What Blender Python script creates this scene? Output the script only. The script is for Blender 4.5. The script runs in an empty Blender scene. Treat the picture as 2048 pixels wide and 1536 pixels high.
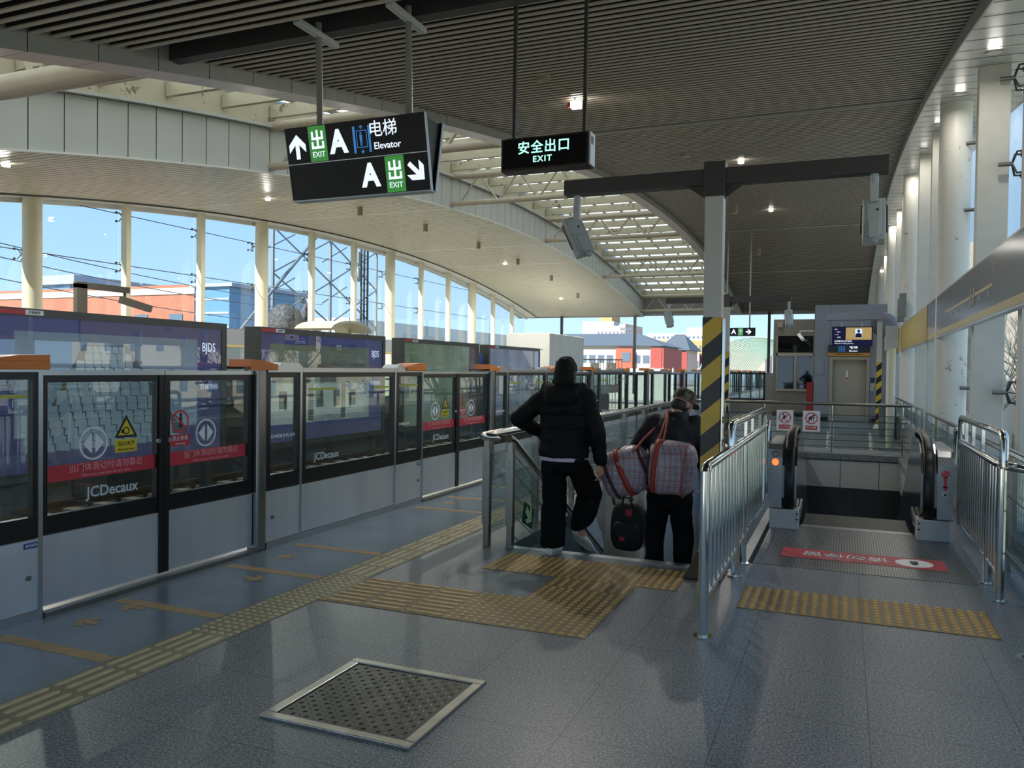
import bpy, bmesh, math, random
from mathutils import Vector, Matrix
import numpy as np
random.seed(7)
S = bpy.context.scene
COL = S.collection
PI = math.pi

# ------------------------------------------------------------------ camera, sky, sun, exposure
F_PX, YAW, PITCH, ROLL = 1600.0, 0.3941173678, -0.0196828557, 0.0131828401
EYE = 1.55
cam_d = bpy.data.cameras.new('camera'); cam = bpy.data.objects.new('camera', cam_d); COL.objects.link(cam)
cam_d.sensor_width = 36.0; cam_d.lens = F_PX / 2048 * 36; cam_d.clip_start = 0.05; cam_d.clip_end = 1500
_f = Vector((-math.sin(YAW) * math.cos(PITCH), math.cos(YAW) * math.cos(PITCH), math.sin(PITCH)))
_r = Vector((math.cos(YAW), math.sin(YAW), 0)); _u = _r.cross(_f)
_r2 = math.cos(ROLL) * _r + math.sin(ROLL) * _u
_u2 = -math.sin(ROLL) * _r + math.cos(ROLL) * _u
cam.matrix_world = Matrix(((_r2.x, _u2.x, -_f.x, 0), (_r2.y, _u2.y, -_f.y, 0), (_r2.z, _u2.z, -_f.z, EYE), (0, 0, 0, 1)))
S.camera = cam
S.view_settings.view_transform = 'Standard'; S.view_settings.look = 'None'
S.view_settings.gamma = 1.0; S.view_settings.use_curve_mapping = False
S.view_settings.exposure = 1.0
S.cycles.transparent_max_bounces = 24
S.cycles.sample_clamp_indirect = 6.0

SUN_DIR = Vector((-1.0, -2.6, 1.8)).normalized()      # towards the sun: behind the camera, beyond the left windows
world = bpy.data.worlds.new('sky'); S.world = world; world.use_nodes = True
wn = world.node_tree.nodes; wl = world.node_tree.links; wn.clear()
w_out = wn.new('ShaderNodeOutputWorld'); w_bg = wn.new('ShaderNodeBackground')
w_tc = wn.new('ShaderNodeTexCoord'); w_sep = wn.new('ShaderNodeSeparateXYZ'); w_rmp = wn.new('ShaderNodeValToRGB')
wl.new(w_tc.outputs['Generated'], w_sep.inputs[0]); wl.new(w_sep.outputs['Z'], w_rmp.inputs[0])
_el = w_rmp.color_ramp.elements
_el[0].position = 0.0; _el[0].color = (0.47, 0.66, 0.83, 1); _el[1].position = 1.0; _el[1].color = (0.18, 0.34, 0.62, 1)
_e = _el.new(0.16); _e.color = (0.32, 0.53, 0.80, 1); _e = _el.new(0.45); _e.color = (0.27, 0.47, 0.76, 1)
w_bg.inputs['Strength'].default_value = 0.80
wl.new(w_rmp.outputs['Color'], w_bg.inputs['Color']); wl.new(w_bg.outputs['Background'], w_out.inputs['Surface'])
sun_d = bpy.data.lights.new('sun', 'SUN'); sun_d.energy = 5.0; sun_d.angle = 0.009; sun_d.color = (1.0, 0.95, 0.86)
sun = bpy.data.objects.new('sun', sun_d); COL.objects.link(sun)
sun.rotation_euler = (-SUN_DIR).to_track_quat('-Z', 'Y').to_euler(); sun.location = (-40, -40, 60)
LAMP = 2.6          # all station lamps are scaled by this

# ------------------------------------------------------------------ helpers
def lin(c):
    c = c.lstrip('#'); o = []
    for i in (0, 2, 4):
        v = int(c[i:i + 2], 16) / 255
        o.append(v / 12.92 if v <= 0.04045 else ((v + 0.055) / 1.055) ** 2.4)
    return (*o, 1.0)

class NT:
    """small node-tree writer"""
    def __init__(s, name):
        s.m = bpy.data.materials.new(name); s.m.use_nodes = True
        s.t = s.m.node_tree; s.n = s.t.nodes; s.l = s.t.links; s.n.clear()
        s.out = s.n.new('ShaderNodeOutputMaterial')
    def add(s, typ, **kw):
        nd = s.n.new(typ)
        for k, v in kw.items():
            if k in nd.inputs: s.put(nd, k, v)
            else: setattr(nd, k, v)
        return nd
    def put(s, nd, k, v):
        if isinstance(v, bpy.types.NodeSocket): s.l.new(v, nd.inputs[k])
        else: nd.inputs[k].default_value = v
    def math(s, op, a, b=0.0, c=None):
        nd = s.n.new('ShaderNodeMath'); nd.operation = op
        s.put(nd, 0, a); s.put(nd, 1, b)
        if c is not None: s.put(nd, 2, c)
        return nd.outputs[0]
    def mix(s, fac, a, b):
        nd = s.n.new('ShaderNodeMix'); nd.data_type = 'RGBA'
        s.put(nd, 0, fac); s.put(nd, 6, a); s.put(nd, 7, b)
        return nd.outputs[2]
    def coords(s, scale=(1, 1, 1), kind='Object'):
        tc = s.n.new('ShaderNodeTexCoord'); mp = s.n.new('ShaderNodeMapping')
        s.l.new(tc.outputs[kind], mp.inputs[0]); mp.inputs['Scale'].default_value = scale
        return mp.outputs[0]
    def noise(s, scale, detail=3.0, vec=None, rough=0.5):
        nd = s.add('ShaderNodeTexNoise', Scale=scale, Detail=detail, Roughness=rough)
        s.l.new(vec if vec is not None else s.coords(), nd.inputs['Vector'])
        return nd.outputs[0]
    def ramp(s, fac, stops):
        nd = s.n.new('ShaderNodeValToRGB'); s.put(nd, 0, fac)
        el = nd.color_ramp.elements
        while len(el) < len(stops): el.new(0.5)
        for e, (p, c) in zip(el, stops): e.position = p; e.color = lin(c) if isinstance(c, str) else c
        return nd.outputs[0]
    def bsdf(s, color, rough=0.5, metal=0.0, spec=0.5, bump=None, bstr=0.3, bdist=0.01):
        b = s.n.new('ShaderNodeBsdfPrincipled')
        s.put(b, 'Base Color', color); s.put(b, 'Roughness', rough); s.put(b, 'Metallic', metal)
        s.put(b, 'Specular IOR Level', spec)
        if bump is not None:
            bp = s.n.new('ShaderNodeBump'); bp.inputs['Strength'].default_value = bstr; bp.inputs['Distance'].default_value = bdist
            s.l.new(bump, bp.inputs['Height']); s.l.new(bp.outputs[0], b.inputs['Normal'])
        s.l.new(b.outputs[0], s.out.inputs[0])
        return b

MATS = {}
def M(name, col, rough=0.5, metal=0.0, var=0.0, vs=6.0, spec=0.5, bump=0.0, bs=60.0, stretch=(1, 1, 1), bdist=0.01):
    if name in MATS: return MATS[name]
    t = NT(name)
    c = lin(col)
    if var:
        n = t.noise(vs, 4, t.coords(stretch))
        dark = tuple(x * (1 - var) for x in c[:3]) + (1,); light = tuple(min(1, x * (1 + var)) for x in c[:3]) + (1,)
        c = t.ramp(n, [(0.3, dark), (0.7, light)])
    b = t.noise(bs, 4, t.coords(stretch)) if bump else None
    t.bsdf(c, rough, metal, spec, b, bump, bdist)
    MATS[name] = t.m
    return t.m
def emat(name, col, strength):
    if name in MATS: return MATS[name]
    t = NT(name); e = t.add('ShaderNodeEmission', Color=lin(col), Strength=strength)
    t.l.new(e.outputs[0], t.out.inputs[0]); MATS[name] = t.m
    return t.m
def glass(name, col=(0.82, 0.87, 0.86, 1), base=0.05, edge=0.55, rough=0.0):
    if name in MATS: return MATS[name]
    t = NT(name)
    lw = t.n.new('ShaderNodeLayerWeight'); lw.inputs[0].default_value = 0.5
    f = t.math('POWER', lw.outputs['Facing'], 4.0); f = t.math('MULTIPLY_ADD', f, edge, base)
    tr = t.add('ShaderNodeBsdfTransparent', Color=col); gl = t.add('ShaderNodeBsdfGlossy', Color=(0.95, 0.97, 1, 1), Roughness=rough)
    mx = t.n.new('ShaderNodeMixShader'); t.l.new(f, mx.inputs[0]); t.l.new(tr.outputs[0], mx.inputs[1]); t.l.new(gl.outputs[0], mx.inputs[2])
    t.l.new(mx.outputs[0], t.out.inputs[0]); MATS[name] = t.m
    return t.m

class MB:
    """collects shapes in world coordinates; build() links them as ONE mesh object"""
    def __init__(s): s.v = []; s.f = []; s.mi = []; s.sm = []
    def _add(s, vs, fs, m=0, smooth=False):
        o = len(s.v); s.v += [tuple(v) for v in vs]
        for f in fs: s.f.append([o + i for i in f]); s.mi.append(m); s.sm.append(smooth)
        return s
    def quad(s, *p, m=0): return s._add(p, [list(range(len(p)))], m)
    def box(s, x0, x1, y0, y1, z0, z1, m=0):
        v = [(x, y, z) for z in (z0, z1) for y in (y0, y1) for x in (x0, x1)]
        return s._add(v, [(0, 2, 3, 1), (4, 5, 7, 6), (0, 1, 5, 4), (2, 6, 7, 3), (0, 4, 6, 2), (1, 3, 7, 5)], m)
    def obox(s, c, ax, ay, az, m=0):
        c, ax, ay, az = map(Vector, (c, ax, ay, az))
        v = [c + i * ax + j * ay + k * az for k in (-1, 1) for j in (-1, 1) for i in (-1, 1)]
        return s._add(v, [(0, 2, 3, 1), (4, 5, 7, 6), (0, 1, 5, 4), (2, 6, 7, 3), (0, 4, 6, 2), (1, 3, 7, 5)], m)
    def bar(s, p, q, w, h, up=(0, 0, 1), m=0):
        p, q = Vector(p), Vector(q); d = (q - p); L = d.length; d.normalize()
        u = Vector(up); r = d.cross(u)
        if r.length < 1e-4: r = d.cross(Vector((0, 1, 0)))
        r.normalize(); u = r.cross(d)
        return s.obox((p + q) / 2, r * w / 2, d * L / 2, u * h / 2, m)
    def tube(s, pts, r, n=10, m=0, closed=False, smooth=True):
        pts = [Vector(p) for p in pts]; N = len(pts)
        rs = r if isinstance(r, (list, tuple)) else [r] * N
        rings = []; prev = None
        for i, p in enumerate(pts):
            a = pts[i - 1] if i > 0 else (pts[-1] if closed else p); b = pts[(i + 1) % N] if (i < N - 1 or closed) else p
            d = (b - a).normalized()
            if prev is None:
                u = Vector((0, 0, 1)) if abs(d.z) < 0.9 else Vector((0, 1, 0))
            else: u = prev
            e1 = (u - d * u.dot(d)).normalized(); e2 = d.cross(e1); prev = e1
            rings.append([p + (e1 * math.cos(2 * PI * k / n) + e2 * math.sin(2 * PI * k / n)) * rs[i] for k in range(n)])
        v = [x for rg in rings for x in rg]; f = []
        for i in range(N if closed else N - 1):
            j = (i + 1) % N
            for k in range(n):
                f.append((i * n + k, i * n + (k + 1) % n, j * n + (k + 1) % n, j * n + k))
        s._add(v, f, m, smooth)
        if not closed:
            s._add(rings[0], [list(range(n))[::-1]], m); s._add(rings[-1], [list(range(n))], m)
        return s
    def cyl(s, p, q, r0, r1=None, n=16, m=0, smooth=True):
        return s.tube([p, q], [r0, r0 if r1 is None else r1], n, m, smooth=smooth)
    def prism(s, poly, axis, a, b, m=0, smooth=False):
        """poly in the two other coordinates (order x,y,z without axis)"""
        def P(u, w, t):
            c = [u, w]; c.insert(axis, t); return tuple(c)
        n = len(poly)
        v = [P(*q, a) for q in poly] + [P(*q, b) for q in poly]
        s._add(v, [list(range(n))[::-1], [n + i for i in range(n)]], m)
        return s._add(v, [(i, (i + 1) % n, n + (i + 1) % n, n + i) for i in range(n)], m, smooth)
    def ell(s, c, r, nu=16, nv=10, m=0, rot=None):
        c = Vector(c); R = rot or Matrix.Identity(3); v = []; f = []
        for j in range(nv + 1):
            th = PI * j / nv
            for i in range(nu):
                ph = 2 * PI * i / nu
                v.append(c + R @ Vector((r[0] * math.sin(th) * math.cos(ph), r[1] * math.sin(th) * math.sin(ph), r[2] * math.cos(th))))
        for j in range(nv):
            for i in range(nu):
                f.append((j * nu + i, (j + 1) * nu + i, (j + 1) * nu + (i + 1) % nu, j * nu + (i + 1) % nu))
        return s._add(v, f, m, True)
    def loft(s, secs, n=16, m=0):
        """secs: (centre, half-vector a, half-vector b)"""
        v = []; f = []
        for c, a, b in secs:
            c, a, b = Vector(c), Vector(a), Vector(b)
            v += [c + a * math.cos(2 * PI * k / n) + b * math.sin(2 * PI * k / n) for k in range(n)]
        for i in range(len(secs) - 1):
            for k in range(n):
                f.append((i * n + k, i * n + (k + 1) % n, (i + 1) * n + (k + 1) % n, (i + 1) * n + k))
        s._add(v, f, m, True)
        s._add(v[:n], [list(range(n))[::-1]], m); s._add(v[-n:], [list(range(n))], m)
        return s
    def disc(s, c, ex, ey, n=24, m=0, rin=0.0):
        c, ex, ey = Vector(c), Vector(ex), Vector(ey)
        o = [c + ex * math.cos(2 * PI * k / n) + ey * math.sin(2 * PI * k / n) for k in range(n)]
        if rin <= 0: return s._add(o, [list(range(n))], m)
        i_ = [c + (p - c) * rin for p in o]
        return s._add(o + i_, [(k, (k + 1) % n, n + (k + 1) % n, n + k) for k in range(n)], m)
    def build(s, name, mats, parent=None, bevel=0.0, solid=0.0):
        me = bpy.data.meshes.new(name); org = Vector((0, 0, 0)); p = parent
        while p is not None:
            org += Vector(p.location); p = p.parent
        me.from_pydata([(a - org.x, b - org.y, c - org.z) for a, b, c in s.v], [], s.f)
        for m in (mats if isinstance(mats, (list, tuple)) else [mats]): me.materials.append(m)
        me.polygons.foreach_set('material_index', s.mi); me.polygons.foreach_set('use_smooth', s.sm)
        me.update(); me.validate()
        o = bpy.data.objects.new(name, me); COL.objects.link(o)
        if parent is not None: o.parent = parent
        if bevel:
            b = o.modifiers.new('edge', 'BEVEL'); b.width = bevel; b.segments = 2; b.limit_method = 'ANGLE'; b.angle_limit = 0.7
        return o

def tag(o, label, cat, group=None, kind=None):
    o['label'] = label; o['category'] = cat
    if group: o['group'] = group
    if kind: o['kind'] = kind
    return o
def thing(name, label, cat, loc=(0, 0, 0), group=None):
    o = bpy.data.objects.new(name, None); COL.objects.link(o); o.location = loc; o.empty_display_size = 0.1
    return tag(o, label, cat, group)
def struct(o, label, cat, group=None): return tag(o, label, cat, group, 'structure')
def dup(root, off, label, group=None):
    """copy of a thing with copies of its parts and sub-parts"""
    def cp(o, par):
        c = o.copy(); COL.objects.link(c)
        if par is not None: c.parent = par
        for ch in list(o.children): cp(ch, c)
        return c
    r = cp(root, None); r.location = Vector(root.location) + Vector(off); r['label'] = label
    if group: r['group'] = group
    return r
FONT_OFF = 0.0
def text(body, loc, size, mat, parent, xd=(1, 0, 0), up=(0, 0, 1), align='CENTER', sx=1.0, bold=0.0, name='lettering', spacing=1.0):
    cu = bpy.data.curves.new(name, 'FONT'); cu.body = body; cu.size = size; cu.align_x = align; cu.align_y = 'CENTER'
    cu.extrude = 0.0006; cu.offset = bold * size; cu.space_character = spacing; cu.resolution_u = 3
    cu.materials.append(mat)
    o = bpy.data.objects.new(name, cu); COL.objects.link(o)
    x = Vector(xd).normalized(); u = Vector(up).normalized(); z = x.cross(u).normalized(); u = z.cross(x)
    org = Vector((0, 0, 0)); p = parent
    while p is not None: org += Vector(p.location); p = p.parent
    Lc = Vector(loc) - org
    o.matrix_basis = Matrix(((x.x * sx, u.x, z.x, Lc.x), (x.y * sx, u.y, z.y, Lc.y), (x.z * sx, u.z, z.z, Lc.z), (0, 0, 0, 1)))
    if parent is not None: o.parent = parent
    return o
class Face:
    """flat drawing surface: a point at (a, b) metres right/up from the origin, lifted d off the surface"""
    def __init__(s, o, x, u):
        s.o = Vector(o); s.x = Vector(x).normalized(); u = Vector(u).normalized(); s.n = s.x.cross(u).normalized(); s.u = s.n.cross(s.x)
    def p(s, a, b, d=0.0): return s.o + s.x * a + s.u * b + s.n * d
    def poly(s, mb, pts, d=0.002, m=0):
        v = [s.p(a, b, d) for a, b in pts]; w = [s.p(a, b, 0.0) for a, b in pts]; n = len(pts)
        mb._add(v, [list(range(n))], m)
        return mb
    def rect(s, mb, a0, a1, b0, b1, d=0.002, m=0): return s.poly(mb, [(a0, b0), (a1, b0), (a1, b1), (a0, b1)], d, m)
    def ring(s, mb, a, b, r, w, d=0.002, m=0, n=32, ry=None): return mb.disc(s.p(a, b, d), s.x * r, s.u * (ry or r), n, m, 1 - w / r)
    def dot(s, mb, a, b, r, d=0.002, m=0, n=24, ry=None): return mb.disc(s.p(a, b, d), s.x * r, s.u * (ry or r), n, m)
    def seg(s, mb, a0, b0, a1, b1, w, d=0.002, m=0):
        dx, dy = a1 - a0, b1 - b0; L = math.hypot(dx, dy); nx, ny = -dy / L * w / 2, dx / L * w / 2
        return s.poly(mb, [(a0 + nx, b0 + ny), (a0 - nx, b0 - ny), (a1 - nx, b1 - ny), (a1 + nx, b1 + ny)], d, m)
    def text(s, body, a, b, size, mat, parent, d=0.003, **kw): return text(body, s.p(a, b, d), size, mat, parent, s.x, s.u, **kw)
    def arrow(s, mb, a, b, size, ang, d=0.002, m=0, w=0.24):
        """bold pointer arrow, ang 0 = up, in radians clockwise"""
        h = w / 2; q = [(-h, -0.5), (h, -0.5), (h, 0.18 - h), (0.42, -0.24), (0.42, 0.08), (0, 0.5), (-0.42, 0.08), (-0.42, -0.24), (-h, 0.18 - h)]
        c, sn = math.cos(ang), math.sin(ang)
        s.poly(mb, [(a + size * (x * c + y * sn), b + size * (-x * sn + y * c)) for x, y in q], d, m)
ORD = ['nearest', 'second nearest', 'third nearest', 'fourth nearest', 'fifth nearest', 'sixth nearest', 'seventh nearest', 'eighth nearest', 'ninth nearest', 'tenth nearest', 'eleventh nearest', 'twelfth nearest', 'thirteenth nearest', 'fourteenth nearest', 'fifteenth nearest']
def zs(Y): return 7.0 - (Y - 30.2) ** 2 / 220 if Y >= 3 else 7.0 - 27.2 ** 2 / 220 - (3 - Y) * 0.15
def frange(a, b, st):
    r = []
    while a < b - 1e-6: r.append(a); a += st
    return r

def finish_text():
    """turn every text curve into a plain mesh"""
    fonts = [o for o in S.objects if o.type == 'FONT']
    dg = bpy.context.evaluated_depsgraph_get(); cache = {}
    for o in fonts:
        if o.data.name not in cache:
            me = bpy.data.meshes.new_from_object(o.evaluated_get(dg), depsgraph=dg)
            cache[o.data.name] = me
        n = bpy.data.objects.new('lettering', cache[o.data.name]); COL.objects.link(n)
        n.parent = o.parent; n.matrix_basis = o.matrix_basis.copy()
        if 'label' in o: n['label'] = o['label']
    for o in fonts: bpy.data.objects.remove(o)
# ================================================================== MATERIALS OF THE SHELL
def granite(name, base=1.0, joints=True, rough=0.22):
    t = NT(name); co = t.coords()
    n1 = t.noise(105, 2, co, 0.65); n2 = t.noise(60, 3, co, 0.6); n3 = t.noise(1.3, 4, co)
    c = t.ramp(n1, [(0.38, '#1c2023'), (0.5, '#5a5f64'), (0.62, '#b8bcbe')])
    c2 = t.ramp(n2, [(0.35, '#3d4348'), (0.6, '#8d959b')])
    c = t.mix(0.45, c, c2)
    c = t.mix(t.math('MULTIPLY', n3, 0.22), c, lin('#565b60'))
    if joints:
        sp = t.n.new('ShaderNodeSeparateXYZ'); t.l.new(co, sp.inputs[0])
        def line(sock, off, per):
            f = t.math('FRACT', t.math('DIVIDE', t.math('SUBTRACT', sock, off), per))
            return t.math('LESS_THAN', f, 0.0075)
        j = t.math('MAXIMUM', line(sp.outputs[0], -2.9, 0.605), line(sp.outputs[1], 3.18, 0.605))
        c = t.mix(t.math('MULTIPLY', j, 0.75), c, lin('#24282b'))
    r = t.math('MULTIPLY_ADD', n3, 0.10, rough)
    t.bsdf(c, r, 0, 0.5)
    return t.m
m_granite = granite('granite', rough=0.32); m_granite_edge = granite('granite_edge', joints=False, rough=0.2)
m_greypaint = M('grey_floor_paint', '#6f7a83', 0.26, var=0.12, vs=2.5, bump=0.12, bs=35)
m_white = M('white_paint', '#d5d6d0', 0.5, var=0.05, vs=1.5)
m_panel = M('pale_grey_panel', '#b9bcb8', 0.38, var=0.03, vs=1.0)
m_seam = M('dark_seam', '#23261f', 0.7)
m_cream = M('cream_paint', '#d9d3b8', 0.5, var=0.05, vs=2)
m_mulr = M('pale_window_post', '#cbc8bd', 0.5, var=0.04)
m_slat = M('light_slat', '#cdc8b4', 0.42, var=0.04, vs=3)
m_slatgap = M('slat_gap', '#2b2820', 0.9)
m_blade = M('dark_blade', '#2a2b27', 0.55)
m_lip = M('blade_lip', '#bdb5a6', 0.3)
m_void = M('ceiling_void', '#1c1d1b', 0.9)
m_trim = M('ceiling_trim', '#8f8f88', 0.4, var=0.04)
m_trimp = M('ceiling_trim_pink', '#b5aaa0', 0.4, var=0.04)
m_steel = M('polished_steel', '#d2d2ce', 0.12, 1.0)
m_brush = M('brushed_steel', '#b4b6b8', 0.3, 1.0, bump=0.05, bs=30, stretch=(1, 30, 1))
m_dsteel = M('dull_steel', '#8d8a82', 0.34, 1.0)
m_dark = M('dark_metal', '#3a3b3a', 0.4)
m_black = M('black_frame', '#101112', 0.3)
m_rubber = M('black_rubber', '#0b0b0c', 0.35)
m_tube = M('beige_tube', '#b6ab97', 0.4, var=0.05)
def peel(name):
    t = NT(name); co = t.coords()
    n = t.noise(1.6, 8, co, 0.72); n2 = t.noise(7, 5, co, 0.7)
    f = t.math('GREATER_THAN', t.math('ADD', t.math('MULTIPLY', n, 0.65), t.math('MULTIPLY', n2, 0.35)), 0.585)
    c = t.mix(f, lin('#bdb49b'), lin('#7d6e5c')); t.bsdf(c, 0.7); return t.m
m_peel = peel('peeling_white_paint')
def stained(name, base, stain):
    t = NT(name); co = t.coords()
    n = t.noise(3.2, 9, co, 0.75); f = t.math('GREATER_THAN', n, 0.63)
    c = t.mix(t.math('MULTIPLY', f, 0.75), lin(base), lin(stain)); t.bsdf(c, 0.45); return t.m
m_column = stained('column_paint', '#d8d6cb', '#8f8b7c')
def frosted():
    t = NT('frosted_skylight'); a = t.add('ShaderNodeBsdfTranslucent', Color=(0.85, 0.88, 0.80, 1)); b = t.add('ShaderNodeBsdfDiffuse', Color=(0.75, 0.78, 0.74, 1))
    mx = t.n.new('ShaderNodeMixShader'); mx.inputs[0].default_value = 0.3
    t.l.new(a.outputs[0], mx.inputs[1]); t.l.new(b.outputs[0], mx.inputs[2]); t.l.new(mx.outputs[0], t.out.inputs[0]); return t.m
m_frost = frosted()
g_win = glass('window_glass', (0.93, 0.96, 0.97, 1), 0.03, 0.5)
g_psd = glass('door_glass', (0.78, 0.83, 0.82, 1), 0.08, 0.5)
g_rail = glass('balustrade_glass', (0.78, 0.84, 0.84, 1), 0.06, 0.5)
m_ballast = M('ballast', '#4c4a46', 0.9, var=0.5, vs=14, bump=0.5, bs=30)
m_pit = M('pit_panel', '#2a2c2d', 0.4)
m_pitw = M('pit_white_panel', '#b9bbb8', 0.35)
m_pitb = M('stair_wall_panel', '#b2c2d2', 0.3)

# ================================================================== FLOOR, PITS, GROUND
XP = -4.47            # face of the platform doors
XL, XR = -19.9, 1.62  # window walls
Y0, Y1 = -4.0, 51.0
YC = -4.0              # where the roof begins behind the camera
XD0, XD1, XF = -5.9, 1.1, -12.1
SX0, SX1, SY0, SY1 = -2.68, -0.78, 6.43, 16.4    # stairwell
EX0, EX1, EY0 = -0.66, 0.93, 8.56                # escalator pit
mb = MB()
for x0, x1, y0, y1 in ((-3.49, XR, Y0, SY0), (-3.49, SX0, SY0, SY1), (-0.78, EX0, SY0, 6.69), (-0.78, -0.70, 6.69, 16.4), (EX1, XR, SY0, SY1), (EX0, EX1, SY0, EY0), (-3.49, XR, SY1, Y1)):
    mb.box(x0, x1, y0, y1, -0.12, 0.0)
struct(mb.build('floor', m_granite), 'speckled grey granite platform floor with fine joints', 'floor')
mb = MB(); mb.box(XP - 0.55, -3.49, Y0, Y1, -0.12, 0.0)
struct(mb.build('floor_strip', m_greypaint), 'smooth grey painted floor strip along the platform doors', 'floor')
mb = MB(); mb.box(-20.4, -14.35, Y0, Y1, -1.2, 0.0); mb.box(XP - 0.55, XP - 0.35, Y0, Y1, -1.3, -0.12)
mw = MB(); mw.box(-14.35, -14.30, Y0, Y1, -1.25, -0.04); struct(mw.build('wall_platform_edge', M('edge_darkening', '#35342f', 0.9, var=0.15)), 'added sheet darkening the face of the far platform edge', 'wall')  # added sheet; its dark colour stands in for the dim lower door glass
struct(mb.build('floor_far', M('far_floor', '#b3ada0', 0.35, var=0.08)), 'grey platform on the far side of the tracks', 'floor')
mb = MB(); mb.box(-13.9, -5.0, -30, 140, -1.6, -1.25)
struct(mb.build('ground_track', m_ballast), 'dark ballast bed under the rails', 'ground')
m_earth = M('outside_earth', '#b0a792', 0.9, var=0.25, vs=0.2)
mb = MB()
for x0, x1, y0, y1 in ((-260, -20.4, -80, 320), (-20.4, -2.9, 51.0, 320), (-20.4, 1.7, -80, -4.02), (1.7, 260, -80, 320), (-2.9, 1.7, 51, 320)):
    mb.box(x0, x1, y0, y1, -4.2, -1.62 if x1 < 1 else -2.6)
struct(mb.build('ground', m_earth), 'bare pale ground around the station', 'ground')
# stairwell and escalator pit
mb = MB()
mb.quad((SX0 - 0.1, SY1, -0.12), (EX1 + 0.05, SY1, -0.12), (EX1 + 0.05, SY1, -0.16), (SX0 - 0.1, SY1, -0.16))
mb.box(-0.72, EX1 + 0.15, SY1 - 0.02, SY1 + 0.15, -0.63, -0.12, 0)
mb.box(-0.72, EX1 + 0.15, SY1 - 0.02, SY1 + 0.15, -4.6, -0.63, 1)
mb.box(SX0 - 0.1, -0.72, SY1 - 0.02, SY1 + 0.15, -4.6, -0.12, 2)
mb.box(EX1 + 0.04, EX1 + 0.15, EY0 + 1.9, SY1, -0.63, -0.12, 0); mb.box(EX1 + 0.04, EX1 + 0.15, EY0, SY1, -4.6, -0.63, 1)
mb.box(SX0 - 0.12, SX0 - 0.02, SY0, SY1, -4.6, -0.12, 2)
mb.box(-0.80, -0.72, SY0 + 0.02, SY1, -4.6, -0.12, 1)
mb.box(SX0 - 0.1, EX1 + 0.1, SY0, SY1 + 6, -4.75, -4.6, 3)
for x in (-0.05, 0.62): mb.box(x, x + 0.008, SY1 - 0.024, SY1, -0.63, -0.12, 4)
for x in (0.22, 0.78): mb.box(x, x + 0.008, SY1 - 0.024, SY1, -4.6, -0.63, 4)
for y in frange(7.2, 16.2, 1.2): mb.box(-0.724, -0.715, y, y + 0.01, -4.6, -0.12, 4); mb.box(-0.81, -0.80, y, y + 0.01, -4.6, -0.12, 4)
struct(mb.build('wall_stairwell', [m_pitw, m_pit, m_pitb, m_greypaint, m_seam]), 'panelled walls lining the stairwell and the escalator pit', 'wall')
mb = MB(); mb.box(-0.78, EX1 + 0.12, SY1 - 0.06, SY1 + 0.25, -0.1, 0.012); mb.box(SX0, -0.78, SY1 - 0.06, SY1 + 0.25, -0.1, 0.012)
struct(mb.build('trim_1', m_granite_edge, bevel=0.006), 'granite kerb along the far edge of the escalator pit', 'kerb')
mb = MB()
NS = 26
prof = [(SY0, -0.001)]
for k in range(NS):
    y = SY0 + 0.30 * k; z = -0.165 * (k + 1)
    mb.box(SX0, SX1, y - (0.02 if k else 0), y + 0.30, z - 0.2, z, 0)
    mb.box(SX0, SX1, y + 0.235, y + 0.265, z, z + 0.003, 1)
struct(mb.build('floor_stairs', [m_granite_edge, m_black]), 'granite stair flight going down with dark nosing strips', 'stairs')
mb = MB(); mb.box(SX0, -0.99, SY0 - 0.10, SY0 + 0.0, 0.0, 0.004, 0)
struct(mb.build('trim_2', m_brush), 'metal nosing along the top edge of the stairs', 'trim')

# ================================================================== CEILINGS
def curve_strip(mb, x0, x1, za, ya, yb, n, m, flip=False, dz=0.0):
    ys = np.linspace(ya, yb, n + 1)
    for a, b in zip(ys[:-1], ys[1:]):
        p = [(x0, a, zs(a) + za), (x1, a, zs(a) + za), (x1, b, zs(b) + za), (x0, b, zs(b) + za)]
        mb.quad(*(p[::-1] if not flip else p), m=m)
mb = MB()
# left aisle: pale slats across the hall, dark gaps between
curve_strip(mb, XL, XF, 0.07, YC, Y1, 70, 1)
y = YC
while y < Y1:
    a = zs(y); b = zs(y + 0.20)
    joint = min(abs(y - c) for c in (5.7, 10.2, 14.7, 19.2, 23.7, 28.2, 32.7, 37.2, 41.7)) < 0.10
    mb._add([(XL + 0.45, y, a), (XF, y, a), (XF, y + 0.20, b), (XL + 0.45, y + 0.20, b), (XL + 0.45, y, a + 0.05), (XF, y, a + 0.05), (XF, y + 0.20, b + 0.05), (XL + 0.45, y + 0.20, b + 0.05)],
            [(3, 2, 1, 0), (0, 1, 5, 4), (2, 3, 7, 6)], 0)
    y += 0.203 if joint else 0.262
curve_strip(mb, XL - 0.6, XL + 0.45, -0.02, YC, Y1, 70, 2)
struct(mb.build('ceiling_left', [m_slat, m_slatgap, m_white]), 'curved pale slatted ceiling over the far platform', 'ceiling')
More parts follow.
